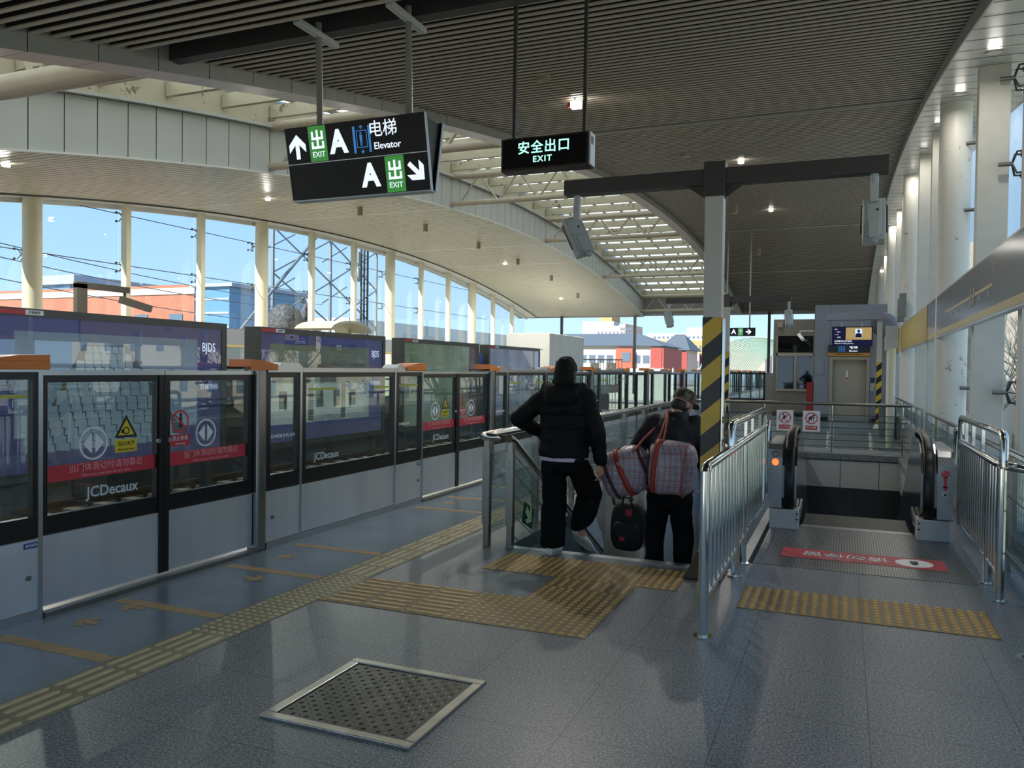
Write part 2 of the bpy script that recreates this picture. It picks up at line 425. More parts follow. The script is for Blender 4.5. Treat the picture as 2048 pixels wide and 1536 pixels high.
# centre: dark blades with light lower lips
mb = MB()
curve_strip(mb, XD0, XD1, 0.37, YC, Y1, 70, 1)
y = YC
while y < Y1:
    if 5.42 < y < 5.80: y += 0.05; continue
    if min(abs(y - c) for c in (14.72, 23.72, 32.72, 41.72)) < 0.07:
        z = zs(y) + 0.13; mb.box(XD0, XD1, y, y + 0.14, z, z + 0.03, 3); y += 0.2; continue
    z = zs(y) + 0.155
    mb.box(XD0, XD1, y, y + 0.03, z, z + 0.17, 0); mb.box(XD0, XD1, y - 0.003, y + 0.036, z - 0.012, z, 2)
    y += 0.185
mb.box(XD0, XD1, 5.46, 5.84, zs(5.6) + 0.30, zs(5.6) + 0.33, 4); mb.box(XD0, XD1, 5.72, 5.84, zs(5.6) + 0.14, zs(5.6) + 0.32, 4)
struct(mb.build('ceiling_centre', [m_blade, m_void, m_lip, m_trim, m_dark]), 'curved dark ceiling of close-set metal blades over the platform', 'ceiling')
mb = MB(); curve_strip(mb, XD1 + 0.02, XR + 0.95, 0.0, YC, Y1, 70, 0)
y = YC
while y < Y1:
    mb._add([(XD1 + 0.02, y, zs(y) - 0.002), (XR + 0.95, y, zs(y) - 0.002), (XR + 0.95, y + 0.03, zs(y + 0.03) - 0.002), (XD1 + 0.02, y + 0.03, zs(y + 0.03) - 0.002)], [(3, 2, 1, 0)], 1); y += 0.6
curve_strip(mb, XD1, XD1 + 0.02, 0.0, YC, Y1, 70, 2)
for a, b in zip(np.linspace(YC, Y1, 71)[:-1], np.linspace(YC, Y1, 71)[1:]):
    mb.quad((XD1, a, zs(a)), (XD1, a, zs(a) + 0.34), (XD1, b, zs(b) + 0.34), (XD1, b, zs(b)), m=2)
struct(mb.build('ceiling_right', [m_panel, m_seam, m_trim]), 'pale metal panel soffit above the right window wall', 'ceiling')
# left edge beam of the dark ceiling: metal panels with joints
mb = MB(); ys = np.arange(YC, Y1, 0.64)
for a in ys:
    b = a + 0.632
    mb._add([(XD0 - 0.34, a, zs(a)), (XD0, a, zs(a)), (XD0, b, zs(b)), (XD0 - 0.34, b, zs(b))], [(3, 2, 1, 0)], 1)
    mb._add([(XD0, a, zs(a)), (XD0, a, zs(a) + 0.36), (XD0, b, zs(b) + 0.36), (XD0, b, zs(b))], [(3, 2, 1, 0)], 0)
    mb._add([(XD0 - 0.34, a, zs(a)), (XD0 - 0.34, a, zs(a) + 1.7), (XD0 - 0.34, b, zs(b) + 1.7), (XD0 - 0.34, b, zs(b))], [(0, 1, 2, 3)], 0)
curve_strip(mb, XD0 - 0.335, XD0 - 0.005, 0.015, YC, Y1, 70, 2)
struct(mb.build('trim_3', [m_trim, m_trimp, m_seam]), 'panelled edge beam between the skylight and the dark ceiling', 'trim')
# fascia on the left of the skylight
mb = MB(); ys = np.arange(YC + 0.02, Y1, 0.6425)
for a in ys:
    b = a + 0.625
    mb._add([(XF, a, zs(a)), (XF, b, zs(b)), (XF, b, zs(b) + 0.98), (XF, a, zs(a) + 0.98)], [(0, 1, 2, 3)], 0)
for a, b in zip(np.linspace(YC, Y1, 71)[:-1], np.linspace(YC, Y1, 71)[1:]):
    mb.quad((XF - 0.012, a, zs(a)), (XF - 0.012, b, zs(b)), (XF - 0.012, b, zs(b) + 1.0), (XF - 0.012, a, zs(a) + 1.0), m=1)
    mb.bar((XF, a, zs(a) - 0.015), (XF, b, zs(b) - 0.015), 0.07, 0.035, m=2)
    mb.bar((XF + 0.05, a, zs(a) + 1.02), (XF + 0.05, b, zs(b) + 1.02), 0.16, 0.06, m=0)
    mb.quad((XF - 0.02, a, zs(a) + 1.0), (XF - 0.02, b, zs(b) + 1.0), (XF - 0.02, b, zs(b) + 1.75), (XF - 0.02, a, zs(a) + 1.75), m=3)
struct(mb.build('trim_4', [m_panel, m_seam, m_white, m_peel]), 'pale grey panelled fascia along the left of the skylight', 'trim')
# skylight: translucent panes, painted boards, glazing bars
mb = MB(); curve_strip(mb, XF - 0.05, XD0 - 0.3, 1.62, YC, Y1, 70, 0)
struct(mb.build('window_skylight', m_frost), 'milky translucent skylight panes over the tracks', 'skylight')
mb = MB()
for y in frange(-3.3, 51, 1.5):
    mb.box(XF, XD0 - 0.34, y - 0.05, y + 0.05, zs(y) + 1.22, zs(y) + 1.50, 0)
    mb.box(XF, XD0 - 0.34, y + 0.72, y + 0.78, zs(y + 0.75) + 1.44, zs(y + 0.75) + 1.54, 0)
    for x in np.arange(XF + 0.6, XD0 - 0.5, 0.78):
        mb.bar((x, y, zs(y) + 1.55), (x, y + 1.5, zs(y + 1.5) + 1.55), 0.05, 0.08, m=1)
struct(mb.build('ceiling_skylight', [m_peel, m_dark]), 'peeling painted boards and dark bars under the skylight', 'ceiling')
# roof above, so the sun cannot pass the ceilings
mb = MB()
curve_strip(mb, XL - 0.9, XF, 1.9, YC, Y1, 40, 0, True); curve_strip(mb, XD0 - 0.35, XR + 0.95, 1.9, YC, Y1, 40, 0, True)
curve_strip(mb, XL - 0.9, XL - 0.55, -0.02, YC, Y1, 40, 0)
for a, b in zip(np.linspace(YC, Y1, 41)[:-1], np.linspace(YC, Y1, 41)[1:]):
    for x in (XL - 0.9, XR + 0.95): mb.quad((x, a, zs(a) - 0.02), (x, b, zs(b) - 0.02), (x, b, zs(b) + 1.9), (x, a, zs(a) + 1.9))
mb.box(XL - 0.9, XF, Y1 - 0.02, Y1 + 0.15, zs(Y1) - 0.05, zs(Y1) + 1.9); mb.box(XF, XR + 0.95, Y1 - 0.02, Y1 + 0.15, zs(Y1) + 0.0, zs(Y1) + 2.2)
struct(mb.build('roof', m_trim), 'arched metal roof shell', 'roof')

# trusses across the skylight, one per bay
def truss(y, label):
    r = thing('roof_truss', label, 'truss', (XF, y, zs(y)), 'roof trusses under the skylight')
    z0, z1 = zs(y) + 0.13, zs(y) + 1.03; x0, x1 = XF - 0.05, XD0 - 0.12
    m_ = MB(); m_.cyl((x0, y, z1), (x1, y, z1), 0.11, n=14); m_.build('top_chord', m_tube, r)
    m_ = MB(); m_.cyl((x0, y, z0), (x1, y, z0), 0.125 if y < 8 else 0.09, n=14); m_.build('bottom_chord', m_tube, r)
    xs = np.linspace(x0 + 0.35, x1 - 0.25, 9)
    for i in range(8):
        m_ = MB(); a, b = (z0, z1) if i % 2 == 0 else (z1, z0)
        m_.cyl((xs[i], y, a), (xs[i + 1], y, b), 0.035, n=8); m_.build('diagonal', m_tube, r)
    m_ = MB(); m_.cyl((x0 + 0.03, y, z0), (x0 + 0.03, y, z1), 0.04, n=8); m_.build('upright', m_tube, r)
for k, y in enumerate((5.7, 14.7, 23.7, 32.7, 41.7, 50.2)):
    truss(y, f'beige tubular truss across the skylight, {ORD[k]} to the camera')

# ================================================================== WINDOW WALLS
COLY = [5.7, 14.7, 23.7, 32.7, 41.7]; MULY = [8.7, 11.7, 17.7, 20.7, 26.7, 29.7, 35.7, 38.7, 44.7, 47.7]
def column(x, y, z0, label, group, side):
    m_ = MB(); m_.cyl((x, y, z0), (x, y, zs(y) + 0.02), 0.235, n=32); m_.cyl((x, y, z0), (x, y, z0 + 0.02), 0.26, n=32)
    struct(m_.build('column', m_column if side > 0 else m_cream), label, 'column', group)
for k, y in enumerate(COLY): column(XL, y, 0.0, f'round cream column of the far window wall, {ORD[k]} to the camera', 'round columns of the far window wall', -1)
for k, y in enumerate(COLY): column(1.575, y, 0.52 if y > 10 else 0.0, f'round white column of the right window wall, {ORD[k]} to the camera', 'round columns of the right window wall', 1)
for k, y in enumerate(MULY):
    m_ = MB(); m_.box(XL - 0.12, XL + 0.10, y - 0.09, y + 0.09, 0.0, zs(y))
    struct(m_.build('mullion', m_cream, bevel=0.01), f'flat cream window post of the far wall, {ORD[k]} to the camera', 'window post', 'flat posts of the far window wall')
    m_ = MB(); m_.box(1.49, 1.84, y - 0.09, y + 0.09, 0.0, zs(y))
    struct(m_.build('mullion', m_mulr, bevel=0.01), f'flat white window post of the right wall, {ORD[k]} to the camera', 'window post', 'flat posts of the right window wall')
allY = sorted(COLY + MULY)
edges = [Y0] + allY + [50.7]
for k, (a, b) in enumerate(zip(edges[:-1], edges[1:])):
    for side, x in ((-1, XL - 0.32), (1, 1.98)):
        m_ = MB(); m_._add([(x, a + 0.02, 0.0), (x, b - 0.02, 0.0), (x, b - 0.02, zs(b)), (x, a + 0.02, zs(a)), (x + 0.012 * side, a + 0.02, 0.0), (x + 0.012 * side, b - 0.02, 0.0), (x + 0.012 * side, b - 0.02, zs(b)), (x + 0.012 * side, a + 0.02, zs(a))],
                          [(0, 1, 2, 3), (7, 6, 5, 4), (0, 3, 7, 4), (1, 2, 6, 5)])
        nm = 'left' if side < 0 else 'right'
        struct(m_.build(f'window_{k + 1 + (0 if side < 0 else 20)}', g_win), f'clear pane of the {"far" if side < 0 else "right"} window wall, {ORD[k] if k < 15 else "last"} to the camera', 'window', f'panes of the {"far" if side < 0 else "right"} window wall')
# head channel along the far windows, low wall on the right
mb = MB()
for a, b in zip(np.linspace(Y0, Y1, 71)[:-1], np.linspace(Y0, Y1, 71)[1:]):
    mb.bar((XL - 0.3, a, zs(a) - 0.08), (XL - 0.3, b, zs(b) - 0.08), 0.12, 0.12, m=0); mb.bar((XL + 0.47, a, zs(a) - 0.02), (XL + 0.47, b, zs(b) - 0.02), 0.05, 0.05, m=1)
struct(mb.build('trim_5', [m_white, m_dark]), 'white head rail above the far windows', 'trim')
mb = MB(); mb.box(1.18, 2.0, 9.9, 27.0, 0.0, 0.52)
struct(mb.build('trim_6', m_granite_edge, bevel=0.008), 'raised granite ledge beside the escalator under the right windows', 'ledge')
mb = MB(); mb.box(1.42, 2.0, Y0, 9.9, 0.0, 0.10)
struct(mb.build('baseboard_right', m_granite_edge), 'low granite kerb under the right windows', 'kerb')
for k, (x, z0_) in enumerate(((-17.6, 0.0), (-12.6, 0.0), (-4.3, 0.0))):
    m_ = MB(); m_.box(x - 0.08, x + 0.08, 50.8, 50.96, z0_, zs(50.8) + 0.1)
    struct(m_.build('end_post', m_dark), ['thin dark post at the open end of the hall above the white hut', 'thin dark post at the open end of the hall in front of the tall pink building', 'thin dark post at the open end of the hall beside the guard booth'][k], 'post')
# ================================================================== TRACKS
m_rail = M('rail_steel', '#6b5f55', 0.35, 0.8); m_conc = M('sleeper_concrete', '#77736a', 0.9, var=0.2)
m_thirdrail = M('third_rail_cover', '#b9ac7c', 0.5)
for tx, tn in ((-6.35, 'near'), (-12.5, 'far')):
    for dx in (-0.72, 0.72):
        m_ = MB(); m_.box(tx + dx - 0.035, tx + dx + 0.035, -30, 140, -1.05, -0.98); m_.box(tx + dx - 0.06, tx + dx + 0.06, -30, 140, -1.12, -1.09); m_.box(tx + dx - 0.012, tx + dx + 0.012, -30, 140, -1.1, -1.03)
        tag(m_.build('rail', m_rail), f'steel rail of the {tn} track, on the side {"towards" if dx > 0 else "away from"} the near platform', 'rail')
    m_ = MB()
    for y in frange(-4, 70, 0.65): m_.box(tx - 1.25, tx + 1.25, y, y + 0.24, -1.25, -1.12)
    tag(m_.build('sleepers', m_conc), f'concrete sleepers under the rails of the {tn} track', 'sleepers', kind='stuff')
for tx in (-8.0, -10.8):
    m_ = MB(); m_.box(tx - 0.12, tx + 0.12, -30, 62, -0.95, -0.82)
    for y in frange(-4, 60, 3): m_.box(tx - 0.05, tx + 0.05, y, y + 0.1, -1.25, -0.95)
    tag(m_.build('third_rail', m_thirdrail), f'covered power rail {"just in front of" if tx > -9 else "behind"} the billboards', 'rail')

# ================================================================== PLATFORM SCREEN DOORS
m_orange = M('orange_cap', '#d9792a', 0.35, var=0.05)
m_alu = M('anodised_rail', '#b6b9bb', 0.28, 1.0)
m_postsd = M('door_post_steel', '#8c8a86', 0.3, 1.0)
def kickmat():
    """brushed steel: fine horizontal grain plus shallow dents"""
    t = NT('dented_steel'); n = t.noise(1.6, 1.5, t.coords((1, 1, 0.55)), 0.4); g = t.noise(1.0, 1, t.coords((1, 4, 900)))
    n2 = t.noise(2.2, 2, t.coords((1, 1, 0.2)))
    c = t.ramp(n2, [(0.3, '#c6ccd3'), (0.7, '#e6eaee')]); b = t.bsdf(c, 0.24, 0.68, 0.5)
    b1 = t.add('ShaderNodeBump', Strength=0.6, Distance=0.035); t.l.new(n, b1.inputs['Height'])
    b2 = t.add('ShaderNodeBump', Strength=0.35, Distance=0.0012); t.l.new(g, b2.inputs['Height']); t.l.new(b1.outputs[0], b2.inputs['Normal']); t.l.new(b2.outputs[0], b.inputs['Normal'])
    return t.m
m_kick = kickmat()
m_red = M('red_sticker', '#c43442', 0.4); m_yel = M('yellow_sticker', '#d8c02c', 0.4); m_whi = M('white_sticker', '#e6e8e8', 0.4)
m_pale = M('pale_lettering', '#c2cbce', 0.5); m_pinkt = M('pale_pink_lettering', '#e7a6a6', 0.5); m_bla = M('black_print', '#15161a', 0.4)
m_bluelab = M('blue_sticker', '#2a4d8f', 0.4); m_stripey = M('line_yellow_stripe', '#b9ba3e', 0.4)
PFACE = lambda y: Face((XP + 0.004, y, 0), (0, -1, 0), (0, 0, 1))    # unused orientation helper
PER, D0 = 4.72, 3.37
def fp(y, z, d=0.0):  # point on the platform-side face
    return (XP - 0.03 + d, y, z)
FD = Face((XP - 0.055, 0, 0), (0, 1, 0), (0, 0, 1))     # x along +Y; normal = x cross u = +X -> towards the platform
def pane(r, y0, y1, x, z0, z1, fr=0.075, sill=0.13):
    m_ = MB()
    m_.box(x - 0.045, x, y0, y0 + fr, z0, z1); m_.box(x - 0.045, x, y1 - fr, y1, z0, z1); m_.box(x - 0.045, x, y0 + fr, y1 - fr, z0, z0 + sill); m_.box(x - 0.045, x, y0 + fr, y1 - fr, z1 - 0.045, z1)
    m_.build('glass_frame', m_black, r)
    m_ = MB(); m_.box(x - 0.028, x - 0.02, y0 + fr, y1 - fr, z0 + sill, z1 - 0.045); m_.build('glass_pane', g_psd, r)
def double_arrow(r, y, z, rad, face, k):
    m_ = MB(); face.ring(m_, y, z, rad, 0.012)
    for s in (-1, 1): face.poly(m_, [(y + s * 0.12 * rad, z - 0.62 * rad), (y + s * 0.12 * rad, z + 0.62 * rad), (y + s * 0.72 * rad, z)][::s], 0.002)
    m_.build('arrow_sticker', m_whi, r)
def fixed(y0, y1, kind, label, k, det):
    r = thing('fixed_screen_panel', label, 'screen panel', (XP, y0, 0), 'fixed glass panels between the platform doors')
    m_ = MB(); m_.box(XP - 0.05, XP, y0 + 0.008, y1 - 0.008, 0.06, 0.485); m_.build('kick_panel', m_kick, r)
    m_ = MB(); m_.box(XP - 0.055, XP + 0.012, y0 + 0.002, y1 - 0.002, 0.0, 0.055); m_.build('foot_rail', m_alu, r)
    pane(r, y0 + 0.002, y1 - 0.002, XP - 0.002, 0.49, 1.49, 0.06)
    m_ = MB(); m_.box(XP - 0.06, XP + 0.02, y0 + 0.002, y1 - 0.002, 1.49, 1.53); m_.build('top_rail', m_alu, r)
    m_ = MB(); m_.box(XP - 0.02, XP + 0.008, y1 - 0.033, y1 - 0.003, 0.0, 1.489); m_.build('edge_strip', m_alu, r)
    if kind != 'wide':
        h0, h1 = (y0 + 0.13, y1) if kind == 'after' else (y0, y1 - 0.43)
        m_ = MB(); m_.prism([(h0, 1.53), (h1, 1.53), (h1 - 0.02, 1.55), (h1 - 0.06, 1.575), (h0 + 0.06, 1.575), (h0 + 0.02, 1.55)], 0, XP - 0.18, XP + 0.01); m_.build('rail_hump', m_alu, r, bevel=0.008)
        ly = y0 + 0.09 if kind == 'after' else y1 - 0.09
        m_ = MB(); m_.cyl((XP, ly, 0.26), (XP + 0.008, ly, 0.26), 0.016, n=14); m_.build('lock', m_dsteel, r)
    if det:
        fc = Face((XP + 0.0, 0, 0), (0, 1, 0), (0, 0, 1)); gf = Face((XP - 0.018, 0, 0), (0, 1, 0), (0, 0, 1))
        if kind == 'wide':
            gf.text('JCDecaux', y0 + 0.40, 0.71, 0.095, m_pale, r, bold=0.012)
            
            for a_, b_ in ((y0 + 0.12, y0 + 0.56), (y0 + 1.2, y1 - 0.1)): m_ = MB(); gf.rect(m_, a_, b_, 1.325, 1.345); m_.build('line_stripe', m_stripey, r)
            m_ = MB(); gf.arrow(m_, y0 + 0.77, 1.36, 0.11, PI / 2); m_.build('arrow', m_whi, r)
            gf.text('上地', y0 + 1.0, 1.355, 0.12, m_whi, r); gf.text('Shangdi', y0 + 1.0, 1.255, 0.075, m_whi, r)
        elif kind == 'after':
            gf.text('13-WDK-P-PL-018', (y0 + y1) / 2, 0.94, 0.042, m_whi, r, bold=0.01)
        else:
            m_ = MB(); gf.rect(m_, y0 + 0.09, y1 - 0.09, 1.335, 1.355); m_.build('line_stripe', m_stripey, r)
            gf.text('2', y1 - 0.27, 1.405, 0.09, m_whi, r); gf.text('车厢', y1 - 0.16, 1.42, 0.05, m_whi, r); gf.text('Car 2', y1 - 0.16, 1.378, 0.03, m_whi, r)
            gf.text('3', y1 - 0.27, 1.285, 0.09, m_whi, r); gf.text('门', y1 - 0.16, 1.30, 0.05, m_whi, r); gf.text('Door 3', y1 - 0.16, 1.258, 0.03, m_whi, r)
            gf.text('13-WDK-P-PL', y1 - 0.40, 0.92, 0.045, m_whi, r, bold=0.01)
            m_ = MB(); fc.rect(m_, y1 - 0.12, y1 - 0.005, 0.435, 0.47, 0.002); m_.build('small_label', m_bluelab, r); fc.text('就地控制盒', y1 - 0.062, 0.452, 0.02, m_whi, r)
    return r
def leaf(y0, y1, first, label, det):
    X = XP - 0.035
    r = thing('sliding_door_leaf', label, 'platform door', (X, y0, 0), 'sliding leaves of the platform doors')
    m_ = MB(); m_.box(X - 0.04, X, y0 + 0.004, y1 - 0.004, 0.055, 0.485); m_.build('kick_panel', m_kick, r)
    pane(r, y0 + 0.003, y1 - 0.003, X - 0.002, 0.49, 1.47, 0.058, 0.115)
    m_ = MB(); m_.box(X - 0.05, X + 0.01, y0 + 0.003, y1 - 0.003, 1.47, 1.50); m_.build('top_rail', m_alu, r)
    ce = y1 - 0.024 if first else y0 + 0.024
    m_ = MB(); m_.box(X - 0.03, X + 0.006, ce - 0.022, ce + 0.022, 0.05, 1.5); m_.build('rubber_edge', m_rubber, r)
    gf = Face((X - 0.018, 0, 0), (0, 1, 0), (0, 0, 1)); ff = Face((X + 0.001, 0, 0), (0, 1, 0), (0, 0, 1))
    if not det: return r
    m_ = MB(); lk = y1 - 0.05 if first else y0 + 0.05; m_.cyl((X, lk, 1.0), (X + 0.01, lk, 1.0), 0.017, n=14); m_.build('lock', m_alu, r)
    m_ = MB(); gf.rect(m_, y0 + 0.03, y1 - 0.05, 0.805, 0.905); m_.build('red_band', m_red, r)
    gf.text('当门体滑动时请勿靠近', (y0 + y1) / 2 + 0.02, 0.872, 0.058, m_pinkt, r, d=0.004); gf.text('Please keep away when the door slides', (y0 + y1) / 2 + 0.02, 0.825, 0.024, m_pinkt, r, d=0.004)
    if first:
        double_arrow(r, y0 + 0.40, 1.025, 0.108, gf, 0)
        m_ = MB(); c = y0 + 0.655; gf.poly(m_, [(c - 0.095, 1.045), (c + 0.095, 1.045), (c, 1.20)], 0.002); m_.build('warning_border', m_bla, r)
        m_ = MB(); gf.poly(m_, [(c - 0.066, 1.06), (c + 0.066, 1.06), (c, 1.168)], 0.003); gf.rect(m_, c - 0.09, c + 0.09, 0.945, 1.032); m_.build('warning_sticker', m_yel, r)
        m_ = MB(); gf.ring(m_, c, 1.09, 0.026, 0.008, 0.004); gf.rect(m_, c - 0.04, c - 0.02, 1.075, 1.10, 0.004); m_.build('hand_symbol', m_bla, r)
        gf.text('当心夹手', c, 1.002, 0.036, m_bla, r, d=0.004); gf.text('Watch Your Hand', c, 0.964, 0.018, m_bla, r, d=0.004)
        gf.text('JCDecaux', y0 + 0.55, 0.705, 0.10, m_pale, r, bold=0.012)
    else:
        double_arrow(r, y0 + 0.43, 1.025, 0.105, gf, 0)
        m_ = MB(); c = y0 + 0.17; gf.ring(m_, c, 1.125, 0.085, 0.015); gf.seg(m_, c - 0.055, 1.18, c + 0.055, 1.07, 0.014, 0.003); gf.rect(m_, c - 0.095, c + 0.095, 0.945, 1.03); m_.build('prohibition_sticker', m_red, r)
        m_ = MB(); gf.dot(m_, c + 0.005, 1.175, 0.014, 0.0025, n=12); gf.poly(m_, [(c - 0.012, 1.08), (c + 0.022, 1.08), (c + 0.018, 1.16), (c - 0.012, 1.16)], 0.0025); m_.build('figure_symbol', m_bla, r)
        gf.text('禁止倚靠', c, 1.0, 0.038, m_whi, r, d=0.004); gf.text('No Leaning', c, 0.963, 0.02, m_whi, r, d=0.004)
    return r
def capshape(y0, y1, parent_label, flip, k):
    m_ = MB(); L = y1 - y0
    pr = [(y0, 1.532), (y1, 1.532), (y1, 1.542), (y1 - 0.08 * L, 1.56), (y0 + 0.45 * L, 1.59), (y0, 1.595)]
    if flip: pr = [(y0 + y1 - a, b) for a, b in pr][::-1]
    m_.prism(pr, 0, XP - 0.2, XP + 0.025)
    m_.box(XP + 0.021, XP + 0.03, y0 if True else y0 + 0.03, y1, 1.505, 1.56)
    o = m_.build('orange_end_cap', m_orange, None, bevel=0.012)
    return tag(o, parent_label, 'end cap', 'orange caps on the door rail')
for k in range(10):
    D = D0 + PER * k; det = k < 3; o = ORD[k] if k < 15 else ''
    p = lambda a, b: (D + a, D + b)
    leaf(D, D + 0.965, True, f'glass door leaf with yellow hand warning, first leaf of the {o} platform door' if det else f'first glass leaf of the {o} platform door', det)
    leaf(D + 0.965, D + 1.90, False, f'glass door leaf with red no leaning sticker, second leaf of the {o} platform door' if det else f'second glass leaf of the {o} platform door', det)
    r = thing('door_post', f'square brushed steel post at the far end of the {o} platform door', 'post', (XP, D + 1.92, 0), 'steel posts at the platform doors')
    m_ = MB(); m_.box(XP - 0.1, XP + 0.018, D + 1.905, D + 2.015, 0.0, 1.53); m_.build('post_body', m_postsd, r, bevel=0.02)
    capshape(D + 1.80, D + 2.14, f'orange cap on the steel post beyond the {o} platform door', False, k)
    m_ = MB(); m_.box(XP - 0.09, XP + 0.03, D + 0.003, D + 1.897, 0.0, 0.03); tag(m_.build('door_sill', m_dsteel), f'metal sill under the {o} platform door', 'sill', 'sills of the platform doors')
    fixed(D + 2.02, D + 2.50, 'after', f'narrow glass panel just beyond the {o} platform door', k, det)
    fixed(D + 2.50, D + 4.16, 'wide', f'wide glass panel with station name {"in front of" if k < 2 else "after"} the {o} platform door', k, det) if False else fixed(D + 2.50, D + 4.12, 'wide', f'wide glass panel halfway between the {o} platform door and the next', k, det)
    fixed(D + 4.12, D + PER, 'before', f'narrow glass panel just before the platform door that follows the {o} one', k, det)
    capshape(D + PER - 0.42, D + PER + 0.02, f'orange cap on the rail just before the door following the {o} platform door', True, k)
fixed(2.62, D0, 'before', 'narrow glass panel with car and door numbers before the nearest platform door', 0, True)
fixed(0.9, 2.62, 'wide', 'wide glass panel closest to the camera on the platform edge', 0, False)
capshape(2.95, D0 + 0.03, 'orange rounded cap on the rail just before the nearest platform door', True, 0)
# closing gate at the end of the doors, across the platform
r = thing('end_gate', 'black framed glass gate across the platform end beside the guard booth', 'gate', (-3.3, 30.6, 0))
m_ = MB(); m_.box(-4.0, -3.93, 30.58, 30.64, 0, 1.52); m_.box(-2.75, -2.68, 30.58, 30.64, 0, 1.52); m_.box(-4.0, -2.68, 30.58, 30.64, 1.44, 1.52); m_.box(-4.0, -2.68, 30.58, 30.64, 0.46, 0.56); m_.build('gate_frame', m_black, r)
m_ = MB(); m_.box(-3.93, -2.75, 30.6, 30.61, 0.56, 1.44); m_.build('glass_pane', g_psd, r)
m_ = MB(); m_.box(-3.93, -2.75, 30.59, 30.62, 0.98, 1.01); m_.build('cross_bar', m_dark, r)
m_ = MB(); m_.box(-4.0, -2.68, 30.57, 30.65, 0.0, 0.46); m_.box(-2.68, -2.1, 30.57, 30.65, 0.0, 1.5); m_.build('kick_panel', m_dsteel, r)
# doors of the far platform: dark frames and glass, seen through the near glass
for k in range(11):
    y = 1.5 + 4.72 * k; X = -14.35
    r = thing('far_screen_panel', f'glass screen section along the far platform edge, {ORD[k]} to the camera', 'screen panel', (X, y, 0), 'glass screens along the far platform')
    m_ = MB(); m_.box(X, X + 0.05, y, y + 4.70, 0.0, 0.48); m_.build('kick_panel', m_dsteel, r)
    m_ = MB()
    for a in (0, 0.95, 1.95, 2.45, 4.1, 4.64): m_.box(X, X + 0.05, y + a, y + a + 0.06, 0.48, 1.5)
    m_.box(X, X + 0.05, y, y + 4.7, 0.48, 0.56); m_.box(X, X + 0.05, y, y + 4.7, 1.44, 1.52); m_.build('glass_frame', m_black, r)
    m_ = MB(); m_.box(X + 0.02, X + 0.03, y, y + 4.7, 0.56, 1.44); m_.build('glass_pane', g_psd, r)

# ================================================================== FLOOR MARKINGS, TACTILE PAVING, HATCH
m_worn = M('worn_yellow_paint', '#b0966a', 0.5, var=0.12, vs=12)
def queue(dy, lab, k):
    r = thing('queue_marking', f'worn yellow queue lines and arrows painted before the {lab} platform door', 'floor marking', (-3.9, 4.3 + dy, 0), 'queue markings on the grey strip')
    for y in (3.03, 3.83, 4.84, 5.66):
        m_ = MB(); m_.box(-4.36, -3.51, y + dy - 0.045, y + dy + 0.045, -0.001, 0.0016); m_.build('line', m_worn, r)
    FL = Face((-3.93, 0 + dy, 0.0), (1, 0, 0), (0, 1, 0))
    for y, an in ((3.42, -PI / 2), (3.75, -PI / 2), (4.62, PI / 2), (5.25, -PI / 2)):
        m_ = MB(); FL.arrow(m_, -0.22 if an < 0 else 0.0, y, 0.17, an, 0.0018, w=0.3); m_.build('arrow', m_worn, r)
for k in range(4): queue(PER * k, ORD[k], k)
m_tacb = M('tactile_base', '#86704e', 0.5, var=0.15, vs=10); m_tact = M('tactile_stud', '#c8a462', 0.42, var=0.12, vs=14)
m_tacb2 = M('tactile_base_pale', '#8d846a', 0.5, var=0.15, vs=10); m_tact2 = M('tactile_stud_pale', '#c2b48a', 0.42, var=0.12, vs=14)
m_tacb3 = M('tactile_base_bright', '#7d6a4a', 0.45, var=0.1); m_tact3 = M('tactile_stud_bright', '#bd9650', 0.4, var=0.1)
def dots(mb, x0, x1, y0, y1, p=0.06, r0=0.021, r1=0.014, h=0.0055, z=0.004, el=1.0):
    nx, ny = max(1, round((x1 - x0) / p)), max(1, round((y1 - y0) / p))
    for i in range(nx):
        for j in range(ny):
            x = x0 + (i + 0.5) * (x1 - x0) / nx; y = y0 + (j + 0.5) * (y1 - y0) / ny; n = 8
            v = [(x + r0 * math.cos(2 * PI * k / n), y + el * r0 * math.sin(2 * PI * k / n), z) for k in range(n)] + [(x + r1 * math.cos(2 * PI * k / n), y + el * r1 * math.sin(2 * PI * k / n), z + h) for k in range(n)]
            mb._add(v, [(k, (k + 1) % n, n + (k + 1) % n, n + k) for k in range(n)] + [list(range(n, 2 * n))], 1, False)
